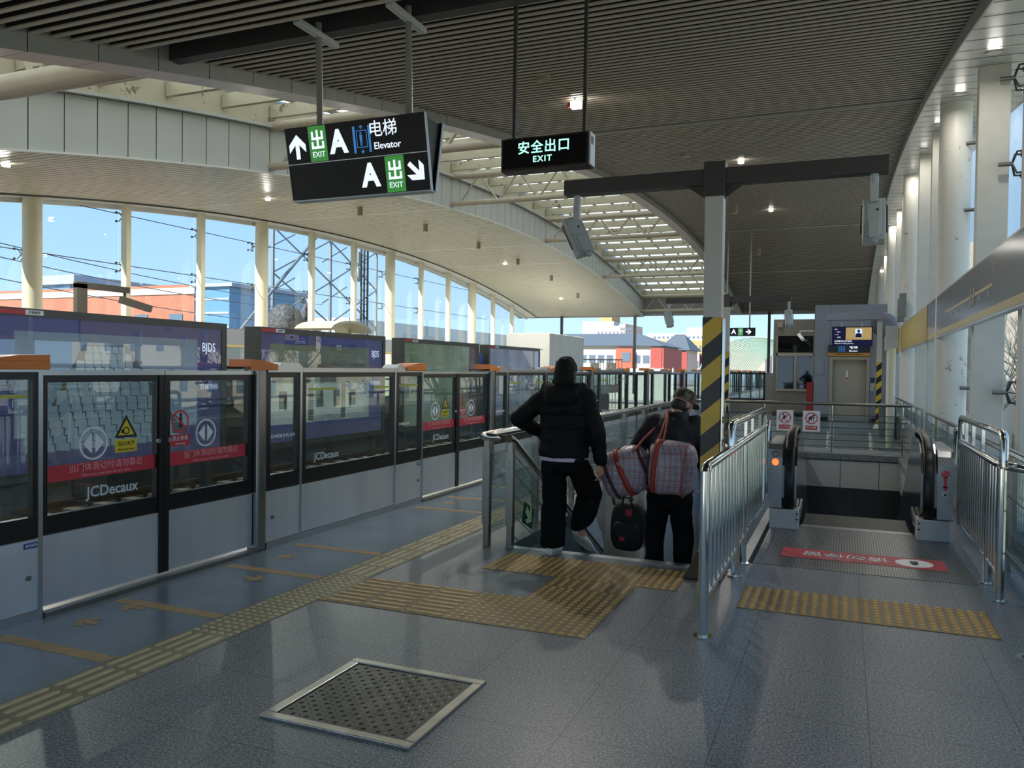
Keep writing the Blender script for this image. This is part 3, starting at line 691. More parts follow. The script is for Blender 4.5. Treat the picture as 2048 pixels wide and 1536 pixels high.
def tbars(mb, x0, x1, y0, y1, along, tile=0.3, n=4, z=0.004, h=0.0055, w=0.03):
    """bars within square tiles"""
    nx, ny = max(1, round((x1 - x0) / tile)), max(1, round((y1 - y0) / tile)); tx, ty = (x1 - x0) / nx, (y1 - y0) / ny
    for i in range(nx):
        for j in range(ny):
            for k in range(n):
                if along == 'y':
                    c = x0 + i * tx + (k + 0.5) * tx / n; a, b = y0 + j * ty + 0.012, y0 + (j + 1) * ty - 0.012
                    P = [(c - w / 2, a + w / 2), (c, a), (c + w / 2, a + w / 2), (c + w / 2, b - w / 2), (c, b), (c - w / 2, b - w / 2)]
                else:
                    c = y0 + j * ty + (k + 0.5) * ty / n; a, b = x0 + i * tx + 0.012, x0 + (i + 1) * tx - 0.012
                    P = [(a + w / 2, c + w / 2), (a, c), (a + w / 2, c - w / 2), (b - w / 2, c - w / 2), (b, c), (b - w / 2, c + w / 2)]
                Q = [(P[0][0] * 0 + (q[0]), q[1]) for q in P]; cx = sum(q[0] for q in P) / 6; cy = sum(q[1] for q in P) / 6
                top = [(q[0] + (cx - q[0]) * (0.02 if along == 'x' else 0.3), q[1] + (cy - q[1]) * (0.3 if along == 'x' else 0.02), z + h) for q in P]
                mb._add([(q[0], q[1], z) for q in P] + top, [(m, (m + 1) % 6, 6 + (m + 1) % 6, 6 + m) for m in range(6)] + [list(range(6, 12))], 1, False)
mb = MB(); mb.box(-3.49, -3.19, Y0, 30.5, -0.002, 0.004, 0)
for k in range(6):
    b = k * PER
    dots(mb, -3.49, -3.19, 3.55 + b, 4.97 + b)
    tbars(mb, -3.49, -3.19, (4.97 + b), min(30.4, 3.55 + b + PER), 'y', n=4)
tbars(mb, -3.49, -3.19, 0.25, 3.55, 'y', n=4)
tag(mb.build('tactile_strip', [m_tacb2, m_tact2]), 'long faded yellow tactile strip of bars and studs along the platform edge', 'tactile paving')
mb = MB(); mb.box(-3.19, -1.35, 4.38, 5.0, -0.002, 0.004, 0); mb.box(-1.96, -1.35, 5.0, 5.6, -0.002, 0.004, 0)
tbars(mb, -3.17, -2.27, 4.38, 5.0, 'x', 0.3, 4); dots(mb, -2.27, -1.35, 4.38, 5.0); dots(mb, -1.96, -1.35, 5.0, 5.34); tbars(mb, -1.96, -1.35, 5.34, 5.6, 'y', 0.3, 4)
tag(mb.build('tactile_path', [m_tacb, m_tact]), 'brown tactile path leading from the edge strip to the stairs', 'tactile paving')
mb = MB(); mb.box(-2.56, -1.07, 5.6, 6.17, -0.002, 0.004, 0); dots(mb, -2.56, -1.07, 5.6, 6.17)
tag(mb.build('tactile_warning', [m_tacb, m_tact]), 'brown studded tactile panel at the top of the stairs', 'tactile paving')
mb = MB(); mb.box(-0.63, 0.88, 5.39, 5.96, -0.002, 0.004, 0); dots(mb, -0.63, 0.88, 5.39, 5.96, 0.063, el=1.25, r0=0.022, r1=0.014, h=0.007)
tag(mb.build('tactile_warning', [m_tacb3, m_tact3]), 'studded yellow tactile panel before the escalator', 'tactile paving')
# floor hatch with checker plate
gx0, gx1, gy0, gy1 = -2.35, -1.595, 2.80, 3.56
r = thing('floor_hatch', 'square checker plate hatch with steel frame in the granite floor', 'hatch', (-1.97, 3.18, 0))
m_hf = M('hatch_frame', '#aaa69c', 0.32, 0.9, var=0.2, vs=5); m_hp = M('checker_plate', '#4e4d48', 0.38, 0.85, var=0.1); m_hs = M('checker_tread', '#8a8880', 0.28, 0.95)
m_ = MB(); w = 0.05
for a, b, c, d in ((gx0, gx1, gy0, gy0 + w), (gx0, gx1, gy1 - w, gy1), (gx0, gx0 + w, gy0 + w, gy1 - w), (gx1 - w, gx1, gy0 + w, gy1 - w)): m_.box(a, b, c, d, -0.01, 0.014)
m_.build('frame', m_hf, r, bevel=0.004)
m_ = MB(); m_.box(gx0 + w + 0.004, gx1 - w - 0.004, gy0 + w + 0.004, gy1 - w - 0.004, -0.01, 0.007)
n = 17; s = (gx1 - gx0 - 2 * w - 0.03) / n
for i in range(n):
    for j in range(n):
        x = gx0 + w + 0.015 + (i + 0.5) * s; y = gy0 + w + 0.015 + (j + 0.5) * s; a = PI / 4 if (i + j) % 2 else -PI / 4
        ex = Vector((math.cos(a), math.sin(a), 0)); ey = Vector((-math.sin(a), math.cos(a), 0)); c = Vector((x, y, 0.007))
        k = 8; base = [c + ex * 0.0135 * math.cos(2 * PI * q / k) + ey * 0.0042 * math.sin(2 * PI * q / k) for q in range(k)]; top = c + Vector((0, 0, 0.003))
        m_._add(base + [top + ex * 0.007, top - ex * 0.007], [(0, 1, 8), (1, 2, 8), (2, 3, 9, 8), (3, 4, 9), (4, 5, 9), (5, 6, 9), (6, 7, 8, 9), (7, 0, 8)], 1)
m_.build('plate', [m_hp, m_hs], r)
r = thing('floor_socket', 'round steel floor cover by the right edge of the floor', 'floor cover', (0.97, 5.1, 0))
m_ = MB(); m_.cyl((0.97, 5.1, -0.01), (0.97, 5.1, 0.006), 0.075, n=32); m_.build('ring', m_alu, r)
m_ = MB(); m_.cyl((0.97, 5.1, 0.0), (0.97, 5.1, 0.008), 0.045, n=28); m_.build('lid', m_dark, r)
# ================================================================== STAIR BALUSTRADES
def backlit(name, col, e):
    t = NT(name); b = t.bsdf(lin(col), 0.45); b.inputs['Emission Color'].default_value = lin(col); b.inputs['Emission Strength'].default_value = e; return t.m
m_post = M('flat_bar_steel', '#a39c92', 0.3, 1.0)
m_cable = M('steel_cable', '#8f8f8c', 0.3, 0.9)
m_green = backlit('exit_green', '#3a8a3c', 0.30); m_glow = M('photoluminescent_green', '#a9dba0', 0.6); m_dgreen = M('dark_green_sign', '#1f3d38', 0.5)
def flatpost(r, x, y, z0, z1, w=0.05, d=0.07, ang=0.0, bolts=True, xface=True):
    m_ = MB(); m_.box(x - w / 2, x + w / 2, y - d / 2, y + d / 2, z0, z1); p = m_.build('post', m_post, r, bevel=0.004)
    m_ = MB(); m_.box(x - w / 2 - 0.008, x + w / 2 + 0.008, y - d / 2 - 0.006, y - d / 2 + 0.002, z0 + 0.20, z1 - 0.09); m_.build('cover_plate', m_post, p)
    if bolts:
        for b in (z0 + 0.235, z0 + 0.28, z1 - 0.22, z1 - 0.17):
            m_ = MB(); m_.ell((x, y - d / 2 - 0.006, b), (0.009, 0.006, 0.009), 8, 6); m_.build('bolt', m_alu, p)
    return p
r = thing('stair_balustrade', 'steel and glass balustrade with level handrail along the platform side of the stairwell', 'balustrade', (-2.85, 6.3, 0))
XB = -2.85
m_ = MB(); m_.tube([(-2.705, 6.25, 0.955), (-2.74, 6.19, 0.965), (-2.80, 6.19, 0.965), (-2.86, 6.27, 0.965), (XB, 6.5, 0.97), (XB, 16.42, 0.97)], 0.034, 14); m_.build('handrail', m_steel, r)
py = [6.33] + list(np.arange(7.5, 16.4, 1.16))
for y in py: flatpost(r, XB, y, 0.0, 0.94)
for a, b in zip(py[:-1], py[1:]):
    m_ = MB(); m_.box(XB - 0.004, XB + 0.004, a + 0.05, b - 0.05, 0.10, 0.80); m_.build('glass_panel', g_rail, r)
for z in (0.16, 0.33, 0.50, 0.67, 0.82):
    m_ = MB(); m_.cyl((XB + 0.03, 6.35, z), (XB + 0.03, 16.35, z), 0.004, n=6); m_.build('cable', m_cable, r)
r = thing('descending_balustrade', 'glass balustrade with sloping steel handrail going down the left of the stairs', 'balustrade', (-2.63, 6.3, 0))
sl = -0.55; XI = -2.63
m_ = MB(); m_.tube([(XI, 6.27, 0.955), (XI, 6.36, 0.93)] + [(XI, y, 0.93 + sl * (y - 6.36)) for y in (7, 9, 11, 13)], 0.034, 14); m_.build('handrail', m_steel, r)
flatpost(r, XI, 6.33, 0.0, 0.92)
for y in (7.42, 8.5, 9.6, 10.7):
    zf = -0.165 * (int((y - SY0) / 0.3) + 1); flatpost(r, XI, y, zf, 0.90 + sl * (y - 6.36))
pys = [6.33, 7.42, 8.5, 9.6, 10.7]
for a, b in zip(pys[:-1], pys[1:]):
    a2, b2 = a + 0.05, b - 0.05; o = lambda y, z: z + sl * (y - 6.36)
    m_ = MB(); m_.prism([(a2, o(a2, 0.08)), (b2, o(b2, 0.08)), (b2, o(b2, 0.78)), (a2, o(a2, 0.78))], 0, XI - 0.004, XI + 0.004); m_.build('glass_panel', g_rail, r)
for z in (0.10, 0.28, 0.46, 0.64, 0.80):
    m_ = MB(); m_.cyl((XI + 0.02, 6.36, z), (XI + 0.02, 10.7, z + sl * 4.34), 0.004, n=6); m_.build('cable', m_cable, r)
r = thing('exit_arrow_sign', 'small dark green sign with pale arrow pointing down the stairs on the balustrade', 'sign', (-2.6, 6.65, 0.2))
P4 = [(6.57, 0.37), (6.80, 0.265), (6.75, 0.095), (6.51, 0.20)]
m_ = MB(); m_.prism(P4, 0, -2.600, -2.593); m_.build('panel', m_dgreen, r)
m_ = MB(); FS = Face((-2.590, 6.655, 0.235), (0, 0.23, -0.105), (0, 0.06, 0.17)); FS.arrow(m_, 0.0, 0.0, 0.19, PI / 2 + 0.35, 0.003, w=0.34); m_.build('arrow', m_glow, r)

# ================================================================== GUARD FENCES BY THE ESCALATOR
def fence(X, ya, yb, posts, ztop, zloop, yl, yr, pitch, label, rt, bx=0.0, zb=0.22):
    r = thing('guard_fence', label, 'railing', (X, ya, 0))
    for y in posts:
        m_ = MB(); z1 = ztop - 0.02; m_.cyl((X, y, 0.0), (X, y, z1), 0.030, n=16); p = m_.build('post', m_steel, r)
        m_ = MB(); m_.cyl((X, y, 0.0), (X, y, 0.012), 0.055, n=20); m_.build('base_flange', m_steel, p)
    pts = [(X, ya, ztop - 0.10), (X, ya + 0.01, ztop - 0.04), (X, ya + 0.05, ztop), (X, yb - 0.06, ztop)]
    if rt: pts = [(X + 0.16, ya - 0.06, ztop - 0.02), (X + 0.12, ya - 0.06, ztop - 0.01), (X + 0.03, ya + 0.02, ztop), (X, ya + 0.14, ztop), (X, yb - 0.06, ztop)]
    m_ = MB(); m_.tube(pts, 0.030, 14); m_.build('top_rail', m_steel, r)
    m_ = MB(); m_.tube([(X, yl, ztop), (X, yl, zloop - 0.05), (X, yl + 0.015, zloop - 0.015), (X, yl + 0.05, zloop), (X, yr - 0.05, zloop), (X, yr - 0.01, zloop - 0.02), (X, yr, zloop - 0.06), (X, yr, zb + 0.10), (X, yr - 0.03, zb + 0.03), (X, yr - 0.10, zb)], 0.027, 14); m_.build('upper_loop', m_steel, r)
    m_ = MB(); m_.cyl((X, ya, zb), (X, yr - 0.1, zb), 0.022, n=12); m_.build('bottom_rail', m_steel, r)
    for y in frange(ya + 0.09, yr - 0.04, pitch):
        if min(abs(y - q) for q in posts) < 0.045: continue
        m_ = MB(); m_.cyl((X, y, zb), (X, y, ztop), 0.019, n=12); m_.build('bar', m_steel, r)
    for y in (yl + 0.9, yl + 1.4, yr - 0.35):
        m_ = MB(); m_.box(X - 0.012, X + 0.012, y - 0.02, y + 0.02, ztop, zloop); m_.build('short_bar', m_steel, r)
    return r
fence(-0.735, 4.70, 8.3, (4.70, 6.20, 6.64), 0.99, 1.17, 5.85, 8.28, 0.165, 'polished steel guard fence between the stairs and the escalator', False)
fence(1.0, 6.30, 8.4, (6.30, 6.80), 0.93, 1.15, 6.24, 8.40, 0.115, 'polished steel guard fence on the right of the escalator', True, zb=0.19)
for X, nm in ((-0.722, 'left'), (1.03, 'right')):
    m_ = MB(); s = -0.2 if X < 0 else -1
    m_.tube([(X + s * 0.02, 8.86, 0.72), (X + s * 0.02, 8.86, 0.95), (X + s * 0.02, 8.83, 1.0), (X + s * 0.01, 8.74, 1.03), (X, 8.64, 1.0), (X, 8.60, 0.94), (X, 8.60, 0.30)], 0.024, 12)
    tag(m_.build('hoop_rail', m_steel), f'hooked steel tube standing beside the {"stop lamp" if nm == "left" else "stop button"} side of the escalator head', 'railing')

# ================================================================== ESCALATOR
m_housing = M('escalator_steel', '#a4a6a8', 0.25, 0.9); m_skirt = M('skirt_white', '#b9bcbc', 0.4, 0.1)
def grooved(name, c1, c2, pitch, rough, metal=0.9):
    t = NT(name); sp = t.n.new('ShaderNodeSeparateXYZ'); t.l.new(t.coords(), sp.inputs[0])
    f = t.math('FRACT', t.math('DIVIDE', sp.outputs[0], pitch)); st = t.math('GREATER_THAN', f, 0.5); n = t.noise(2.5, 4)
    c = t.mix(st, lin(c1), lin(c2)); c = t.mix(t.math('MULTIPLY', n, 0.35), c, lin('#2e3132'))
    t.bsdf(c, rough, metal, 0.5, st, 0.4, 0.003); return t.m
m_plate = grooved('grooved_plate', '#6c7074', '#a2a5a7', 0.022, 0.34); m_tread = grooved('step_tread', '#141516', '#4c4e4f', 0.016, 0.4)
m_inner = M('balustrade_steel', '#9a9ca0', 0.15, 1.0)
m_redlamp = emat('red_lamp', '#ff5a2a', 1.6)
esc = thing('escalator', 'downward escalator with black handrails and red stop lamp beside the stairs', 'escalator', (0.13, 8.3, 0))
m_ = MB(); m_.box(EX0 + 0.0, EX1, 6.70, 8.50, -0.03, 0.004); m_.build('landing_plate', m_plate, esc)
m_ = MB(); m_.box(-0.38, 0.63, 8.50, 8.62, -0.03, 0.006); m_.build('comb_plate', m_brush, esc)
for k in range(9):
    y0_ = 8.62 + 0.40 * k; z = -0.012 - max(0, k - 1) * 0.20
    m_ = MB(); m_.box(-0.37, 0.62, y0_, y0_ + 0.40, z - 0.22, z); m_.build('step', m_tread, esc)
def ramp(y, z0): return z0 if y < 10.0 else z0 - (y - 10.0) * 0.577
for sgn, nm in ((-1, 'left'), (1, 'right')):
    mx = lambda x: x if sgn < 0 else 0.255 - x      # mirror about the centre line
    def bx(mb, a, b, *q): mb.box(min(mx(a), mx(b)), max(mx(a), mx(b)), *q)
    m_ = MB(); bx(m_, -0.665, -0.395, 8.31, 8.56, 0.0, 0.19); sk = m_.build('skirt_end', m_skirt, esc, bevel=0.006)
    for z in (0.10, 0.155):
        m_ = MB(); xx = mx(-0.41); m_.cyl((xx, 8.312, z), (xx, 8.306, z), 0.009, n=10); m_.build('hole', m_bla, sk)
    pr = [(8.33, 0.192), (8.33, 0.70), (8.35, 0.78), (8.40, 0.83), (8.48, 0.845), (9.4, 0.845), (13.6, 0.845 - 4.2 * 0.577), (13.6, -2.2), (9.7, -0.2), (8.6, 0.0), (8.58, 0.192)]
    m_ = MB(); m_.prism(pr, 0, min(mx(-0.69), mx(-0.555)), max(mx(-0.69), mx(-0.555))); ho = m_.build('housing', m_housing, esc, bevel=0.012)
    bal = [(8.50, 0.192), (8.36, 0.30), (8.36, 0.62), (8.46, 0.80), (8.66, 0.875), (8.95, 0.90), (9.4, 0.90), (13.6, 0.90 - 4.2 * 0.577), (13.6, -2.2), (9.7, -0.2), (8.6, 0.0), (8.62, 0.192)]
    m_ = MB(); m_.prism(bal, 0, min(mx(-0.555), mx(-0.42)), max(mx(-0.555), mx(-0.42))); m_.build('balustrade_panel', m_inner, esc)
    hr = [(8.47, 0.13), (8.35, 0.22), (8.315, 0.40), (8.33, 0.62), (8.44, 0.80), (8.65, 0.915), (8.95, 0.945), (9.35, 0.945), (9.6, 0.87), (13.6, 0.87 - 4.0 * 0.577)]
    # flat band swept along the path
    m_ = MB(); v = []
    for i, (y, z) in enumerate(hr):
        a = hr[max(0, i - 1)]; b = hr[min(len(hr) - 1, i + 1)]; t_ = Vector((0, b[0] - a[0], b[1] - a[1])).normalized(); nn = Vector((0, -t_.z, t_.y)) if True else None
        c = Vector((mx(-0.487), y, z)); ex = Vector((0.046, 0, 0)); en = nn * 0.022
        v.append((c, ex, en))
    # superelliptic section for a handrail
    vs = []; fs = []; n = 14
    for c, ex, en in v:
        for k in range(n):
            a = 2 * PI * k / n; cx, sx_ = math.cos(a), math.sin(a)
            vs.append(c + ex * math.copysign(abs(cx) ** 0.5, cx) + en * math.copysign(abs(sx_) ** 0.5, sx_))
    for i in range(len(v) - 1):
        for k in range(n): fs.append((i * n + k, i * n + (k + 1) % n, (i + 1) * n + (k + 1) % n, (i + 1) * n + k))
    fs += [list(range(n))[::-1], list(range(len(vs) - n, len(vs)))]
    m_._add(vs, fs, 0, True); m_.build('handrail', m_rubber, esc)
    m_ = MB(); m_.ell((mx(-0.487), 8.40, 0.14), (0.07, 0.09, 0.05), 16, 10); m_.build('handrail_inlet', m_rubber, esc)
    m_ = MB(); xx = mx(-0.40); m_.bar((xx, 8.62, 0.11), (xx, 9.05, 0.16), 0.025, 0.08); m_.build('skirt_brush', m_alu, esc)
    F_ = Face((mx(-0.62), 8.33, 0.0), (1, 0, 0), (0, 0, 1))
    if sgn < 0:
        m_ = MB(); F_.dot(m_, 0.0, 0.655, 0.032, 0.006, ry=0.034); m_.build('stop_lamp', m_redlamp, ho)
        m_ = MB(); F_.ring(m_, 0.0, 0.735, 0.03, 0.006, 0.003); m_.build('key_ring', m_dark, ho)
    else:
        F_ = Face((0.875, 8.33, 0), (1, 0, 0), (0, 0, 1))
        m_ = MB(); F_.dot(m_, 0, 0.625, 0.034, 0.003); F_.rect(m_, -0.012, 0.012, 0.50, 0.60, 0.003); F_.poly(m_, [(-0.026, 0.51), (0, 0.465), (0.026, 0.51)], 0.003); m_.build('stop_sticker', m_red, ho)
        F_.text('停止', 0, 0.633, 0.026, m_pinkt, ho, d=0.005); F_.text('STOP', 0, 0.61, 0.014, m_pinkt, ho, d=0.005)
        m_ = MB(); m_.cyl((0.875, 8.33, 0.435), (0.875, 8.315, 0.435), 0.024, n=18); bt = m_.build('stop_button', m_alu, ho)
        m_ = MB(); m_.cyl((0.875, 8.32, 0.435), (0.875, 8.312, 0.435), 0.012, n=14); m_.build('button_core', m_bla, bt)
m_redfl = M('floor_sticker_red', '#b03a44', 0.45, var=0.1, vs=20)
FF = Face((0.15, 7.24, 0.0045), (-1, 0, 0), (0, -1, 0))
m_ = MB(); FF.rect(m_, -0.63, 0.62, -0.185, 0.185, 0.0016); stk = m_.build('floor_sticker', m_redfl, esc)
FF.text('请勿停留', 0.12, -0.02, 0.17, m_whi, stk, d=0.003); FF.text('Please Do Not Stay', 0.12, 0.125, 0.05, m_pinkt, stk, d=0.003)
m_ = MB(); FF.dot(m_, -0.40, 0.0, 0.14, 0.003, n=32); sg = m_.build('sticker_disc', m_whi, stk)
m_ = MB(); FF.dot(m_, -0.40, 0.05, 0.025, 0.0045, n=12); FF.rect(m_, -0.43, -0.37, -0.07, 0.03, 0.0045); m_.build('figure_symbol', m_bla, sg)

# ================================================================== GUARD RAIL ACROSS THE FAR EDGE OF THE PIT
r = thing('guard_rail', 'glass guard rail with dark cables across the far edge of the escalator pit', 'railing', (-0.5, 16.4, 0))
YG = 16.42
m_ = MB(); m_.tube([(-2.81, YG, 0.95), (1.08, YG, 0.95), (1.13, YG + 0.02, 0.95)], 0.03, 12); m_.build('handrail', m_dsteel, r)
for x in (-2.2, -1.45, -0.21, 1.0):
    m_ = MB(); m_.cyl((x, YG, 0.012), (x, YG, 0.93), 0.016, n=10); p = m_.build('post', m_steel, r)
    for z in (0.2, 0.30, 0.62, 0.70):
        m_ = MB(); m_.box(x - 0.05, x + 0.05, YG - 0.02, YG + 0.0, z - 0.012, z + 0.012); m_.build('clamp', m_dsteel, p)
for z in (0.14, 0.26, 0.38, 0.50, 0.62, 0.74):
    m_ = MB(); m_.cyl((-2.79, YG - 0.03, z), (1.1, YG - 0.03, z + 0.005), 0.006, n=6); m_.build('cable', m_dark, r)
for a, b in ((-2.78, -1.48), (-1.42, -0.25), (-0.17, 0.97)):
    m_ = MB(); m_.box(a, b, YG + 0.012, YG + 0.022, 0.1, 0.74); m_.build('glass_panel', g_rail, r)
m_signw = M('sign_white', '#e2e6e8', 0.45)
for k, (cx, l1, l2) in enumerate(((-1.06, '禁止攀爬', 'climb'), (-0.575, '禁止倚靠', 'lean'))):
    r = thing('prohibition_sign', ['white prohibition sign with red ring, left of two on the pit guard rail', 'white prohibition sign with red ring, right of two on the pit guard rail'][k], 'sign', (cx, YG - 0.05, 0.6), 'prohibition signs on the guard rail')
    Fq = Face((cx, YG - 0.05, 0.61), (1, 0, 0), (0, 0, 1)); m_ = MB(); m_.box(cx - 0.155, cx + 0.155, YG - 0.05, YG - 0.042, 0.41, 0.81); m_.build('panel', m_signw, r, bevel=0.003)
    m_ = MB(); Fq.ring(m_, 0, 0.055, 0.112, 0.018); Fq.seg(m_, -0.075, -0.02, 0.075, 0.13, 0.016, 0.003); Fq.rect(m_, -0.105, 0.105, -0.165, -0.085, 0.002); m_.build('red_ring', m_red, r)
    m_ = MB(); s = 1 if k == 0 else -1
    Fq.dot(m_, -0.03 * s, 0.115, 0.017, 0.0025, n=12); Fq.poly(m_, [(-0.05, 0.03), (0.0, 0.02), (0.035, 0.09), (-0.02, 0.10)], 0.0025)
    if k: Fq.rect(m_, -0.06, 0.06, 0.06, 0.07, 0.0025); Fq.rect(m_, -0.05, -0.04, -0.02, 0.06, 0.0025); Fq.rect(m_, 0.03, 0.04, -0.02, 0.06, 0.0025)
    else: Fq.rect(m_, 0.01, 0.06, -0.01, 0.0, 0.0025); Fq.rect(m_, 0.02, 0.03, -0.02, 0.02, 0.0025)
    m_.build('figure_symbol', m_bla, r); Fq.text(l1, 0, -0.125, 0.045, m_whi, r, d=0.004)

# ================================================================== RIGHT BALUSTRADE
def rbal(ya, yb, z0, label):
    X = 1.215; r = thing('window_balustrade', label, 'balustrade', (X, ya, z0))
    m_ = MB(); m_.cyl((X, ya, 0.94), (X, yb, 0.94), 0.03, n=12); m_.build('handrail', m_steel, r)
    n = max(1, round((yb - ya) / 1.25)); ys = [ya + 0.06 + (yb - ya - 0.12) * i / n for i in range(n + 1)]
    for y in ys: m_ = MB(); m_.box(X - 0.012, X + 0.012, y - 0.035, y + 0.035, z0, 0.92); m_.build('post', m_post, r)
    for a, b in zip(ys[:-1], ys[1:]):
        m_ = MB(); m_.box(X + 0.016, X + 0.026, a + 0.03, b - 0.03, z0 + 0.06, 0.80); m_.build('glass_panel', g_rail, r)
        for z in ((z0 + 0.3,) if z0 > 0.3 else (0.3, 0.6)): m_ = MB(); m_.cyl((X - 0.02, a, z), (X - 0.02, b, z), 0.005, n=6); m_.build('cable', m_dark, r)
    if z0 < 0.1:
        m_ = MB(); m_.cyl((X - 0.02, ya, 0.17), (X - 0.02, yb, 0.17), 0.018, n=10); m_.build('lower_rail', m_dsteel, r)
rbal(2.2, 9.86, 0.0, 'glass balustrade with steel handrail under the right windows, closest to the camera')
rbal(10.0, 14.35, 0.521, 'glass balustrade on the granite ledge before the stained round column')
rbal(15.05, 23.3, 0.521, 'glass balustrade on the granite ledge beyond the stained round column')
rbal(24.1, 26.8, 0.521, 'short glass balustrade on the granite ledge near the lift')

# ================================================================== T-SHAPED CAMERA FRAMES
m_frame = M('dark_brown_frame', '#3d3c39', 0.42); m_postgrey = M('ribbed_post_grey', '#b9bab4', 0.4, 0.0)
def hazard():
    t = NT('hazard_stripes'); sp = t.n.new('ShaderNodeSeparateXYZ'); t.l.new(t.coords(), sp.inputs[0])
    f = t.math('FRACT', t.math('DIVIDE', t.math('SUBTRACT', sp.outputs[2], t.math('MULTIPLY', t.math('ADD', sp.outputs[0], sp.outputs[1]), 0.85)), 0.335))
    c = t.mix(t.math('GREATER_THAN', f, 0.5), lin('#17181a'), lin('#c9a62a')); t.bsdf(c, 0.35); return t.m
m_haz = hazard()
m_camw = M('camera_housing', '#aeb6b4', 0.4); m_lens = M('lens_clear', '#9aa4a8', 0.1)
def ceecam(r0, x, y, z, ang, label, k):
    """large camera housing hanging under an arm; ang tilts it sideways"""
    r = thing('platform_camera', label, 'camera', (x, y, z), 'hanging platform cameras')
    Rm = Matrix.Rotation(ang, 3, 'Z') @ Matrix.Rotation(-0.55 * ang, 3, 'Y') @ Matrix.Rotation(-0.35, 3, 'X')
    def B(mb, cx, cy, cz, hx, hy, hz):
        c = Vector((x, y, z - 0.30)) + Rm @ Vector((cx, cy, cz)); mb.obox(c, Rm @ Vector((hx, 0, 0)), Rm @ Vector((0, hy, 0)), Rm @ Vector((0, 0, hz)))
    m_ = MB(); m_.cyl((x, y, z - 0.09), (x, y, z), 0.028, n=14); m_.box(x - 0.026, x + 0.026, y - 0.03, y + 0.02, z - 0.2, z - 0.07); m_.build('bracket', m_camw, r, bevel=0.004)
    m_ = MB(); B(m_, 0, 0.03, -0.03, 0.075, 0.05, 0.17); B(m_, 0, -0.022, -0.02, 0.05, 0.015, 0.15); bd = m_.build('housing', m_camw, r, bevel=0.012)
    m_ = MB(); B(m_, 0, -0.05, -0.13, 0.033, 0.02, 0.075); m_.build('lower_unit', m_camw, r, bevel=0.006)
    m_ = MB(); c = Vector((x, y, z - 0.30)) + Rm @ Vector((0, -0.05, -0.225)); m_.ell(c, (0.03, 0.03, 0.03), 14, 8, 0, Rm); m_.build('lens', m_lens, r)
    for s in (-1, 1):
        m_ = MB(); q = [Vector((x, y, z - 0.30)) + Rm @ Vector(v) for v in ((s * 0.03, 0.0, 0.13), (s * 0.086, 0.02, 0.09), (s * 0.086, 0.03, -0.12))]; m_.tube(q, 0.006, 8); m_.build('side_bracket', m_dark, r)
    m_ = MB(); B(m_, 0.02, -0.038, 0.03, 0.008, 0.003, 0.008); m_.build('emblem', m_dark, bd)
    return r
def tframe(x, y, xl, xr, label, cams):
    r = thing('camera_frame', label, 'frame', (x, y, 0), 'camera frames on the platform')
    w = 0.068
    m_ = MB(); m_.box(x - w, x + w, y - w, y + w, 0.0, 3.13); m_.build('post', m_postgrey, r, bevel=0.006)
    m_ = MB(); m_.box(x - w - 0.003, x + w + 0.003, y - w - 0.003, y - w, 0.12, 1.96); m_.box(x - w - 0.003, x - w, y - w, y + w, 0.12, 1.96); m_.box(x + w, x + w + 0.003, y - w, y + w, 0.12, 1.96); m_.build('hazard_tape', m_haz, r)
    m_ = MB(); m_.cyl((x + w + 0.016, y - w + 0.02, 0.0), (x + w + 0.016, y - w + 0.02, 1.95), 0.016, n=10); m_.build('corner_tube', m_steel, r)
    for a, b, nm in ((xl, x - w - 0.01, 'left'), (x + w + 0.01, xr, 'right')):
        m_ = MB(); m_.box(a, b, y - 0.055, y + 0.055, 2.975, 3.095); m_.build('arm', m_frame, r, bevel=0.004)
    m_ = MB(); m_.box(x - w - 0.012, x + w + 0.012, y - w - 0.012, y + w + 0.012, 2.88, 3.145); m_.build('collar', m_frame, r, bevel=0.004)
    for s in (-1, 1):
        m_ = MB(); m_.prism([(x + s * (w + 0.012), 2.975), (x + s * (w + 0.15), 2.975), (x + s * (w + 0.012), 2.88)], 1, y - 0.01, y + 0.01); m_.build('gusset', m_frame, r)
    m_ = MB(); b0, b1, h = 0.138, w + 0.01, 0.16
    m_._add([(x - b0, y - b0 - 0.2, 0.012), (x + b0, y - b0 - 0.2, 0.012), (x + b0, y + w + 0.02, 0.012), (x - b0, y + w + 0.02, 0.012), (x - b1, y - b1, h), (x + b1, y - b1, h), (x + b1, y + b1, h), (x - b1, y + b1, h)], [(3, 2, 1, 0), (4, 5, 6, 7), (0, 1, 5, 4), (1, 2, 6, 5), (2, 3, 7, 6), (3, 0, 4, 7)])
    m_.build('base_cover', m_brush, r)
    return r
tframe(-0.945, 6.30, -2.16, 0.26, 'tall T-shaped camera frame with yellow and black post at the top of the stairs', None)
ceecam(None, -2.06, 6.30, 2.974, 0.62, 'grey camera unit turned sideways under the left arm of the near T-shaped frame', 0)
ceecam(None, 0.17, 6.30, 2.974, 0.0, 'grey camera unit facing the viewer under the right arm of the near T-shaped frame', 1)
tframe(-2.30, 17.1, -3.56, -1.02, 'distant T-shaped camera frame standing behind the escalator pit', None)
ceecam(None, -3.50, 17.1, 2.974, 0.3, 'grey camera unit under the left arm of the distant T-shaped frame', 2)
ceecam(None, -1.07, 17.1, 2.974, 0.1, 'grey camera unit under the right arm of the distant T-shaped frame', 3)

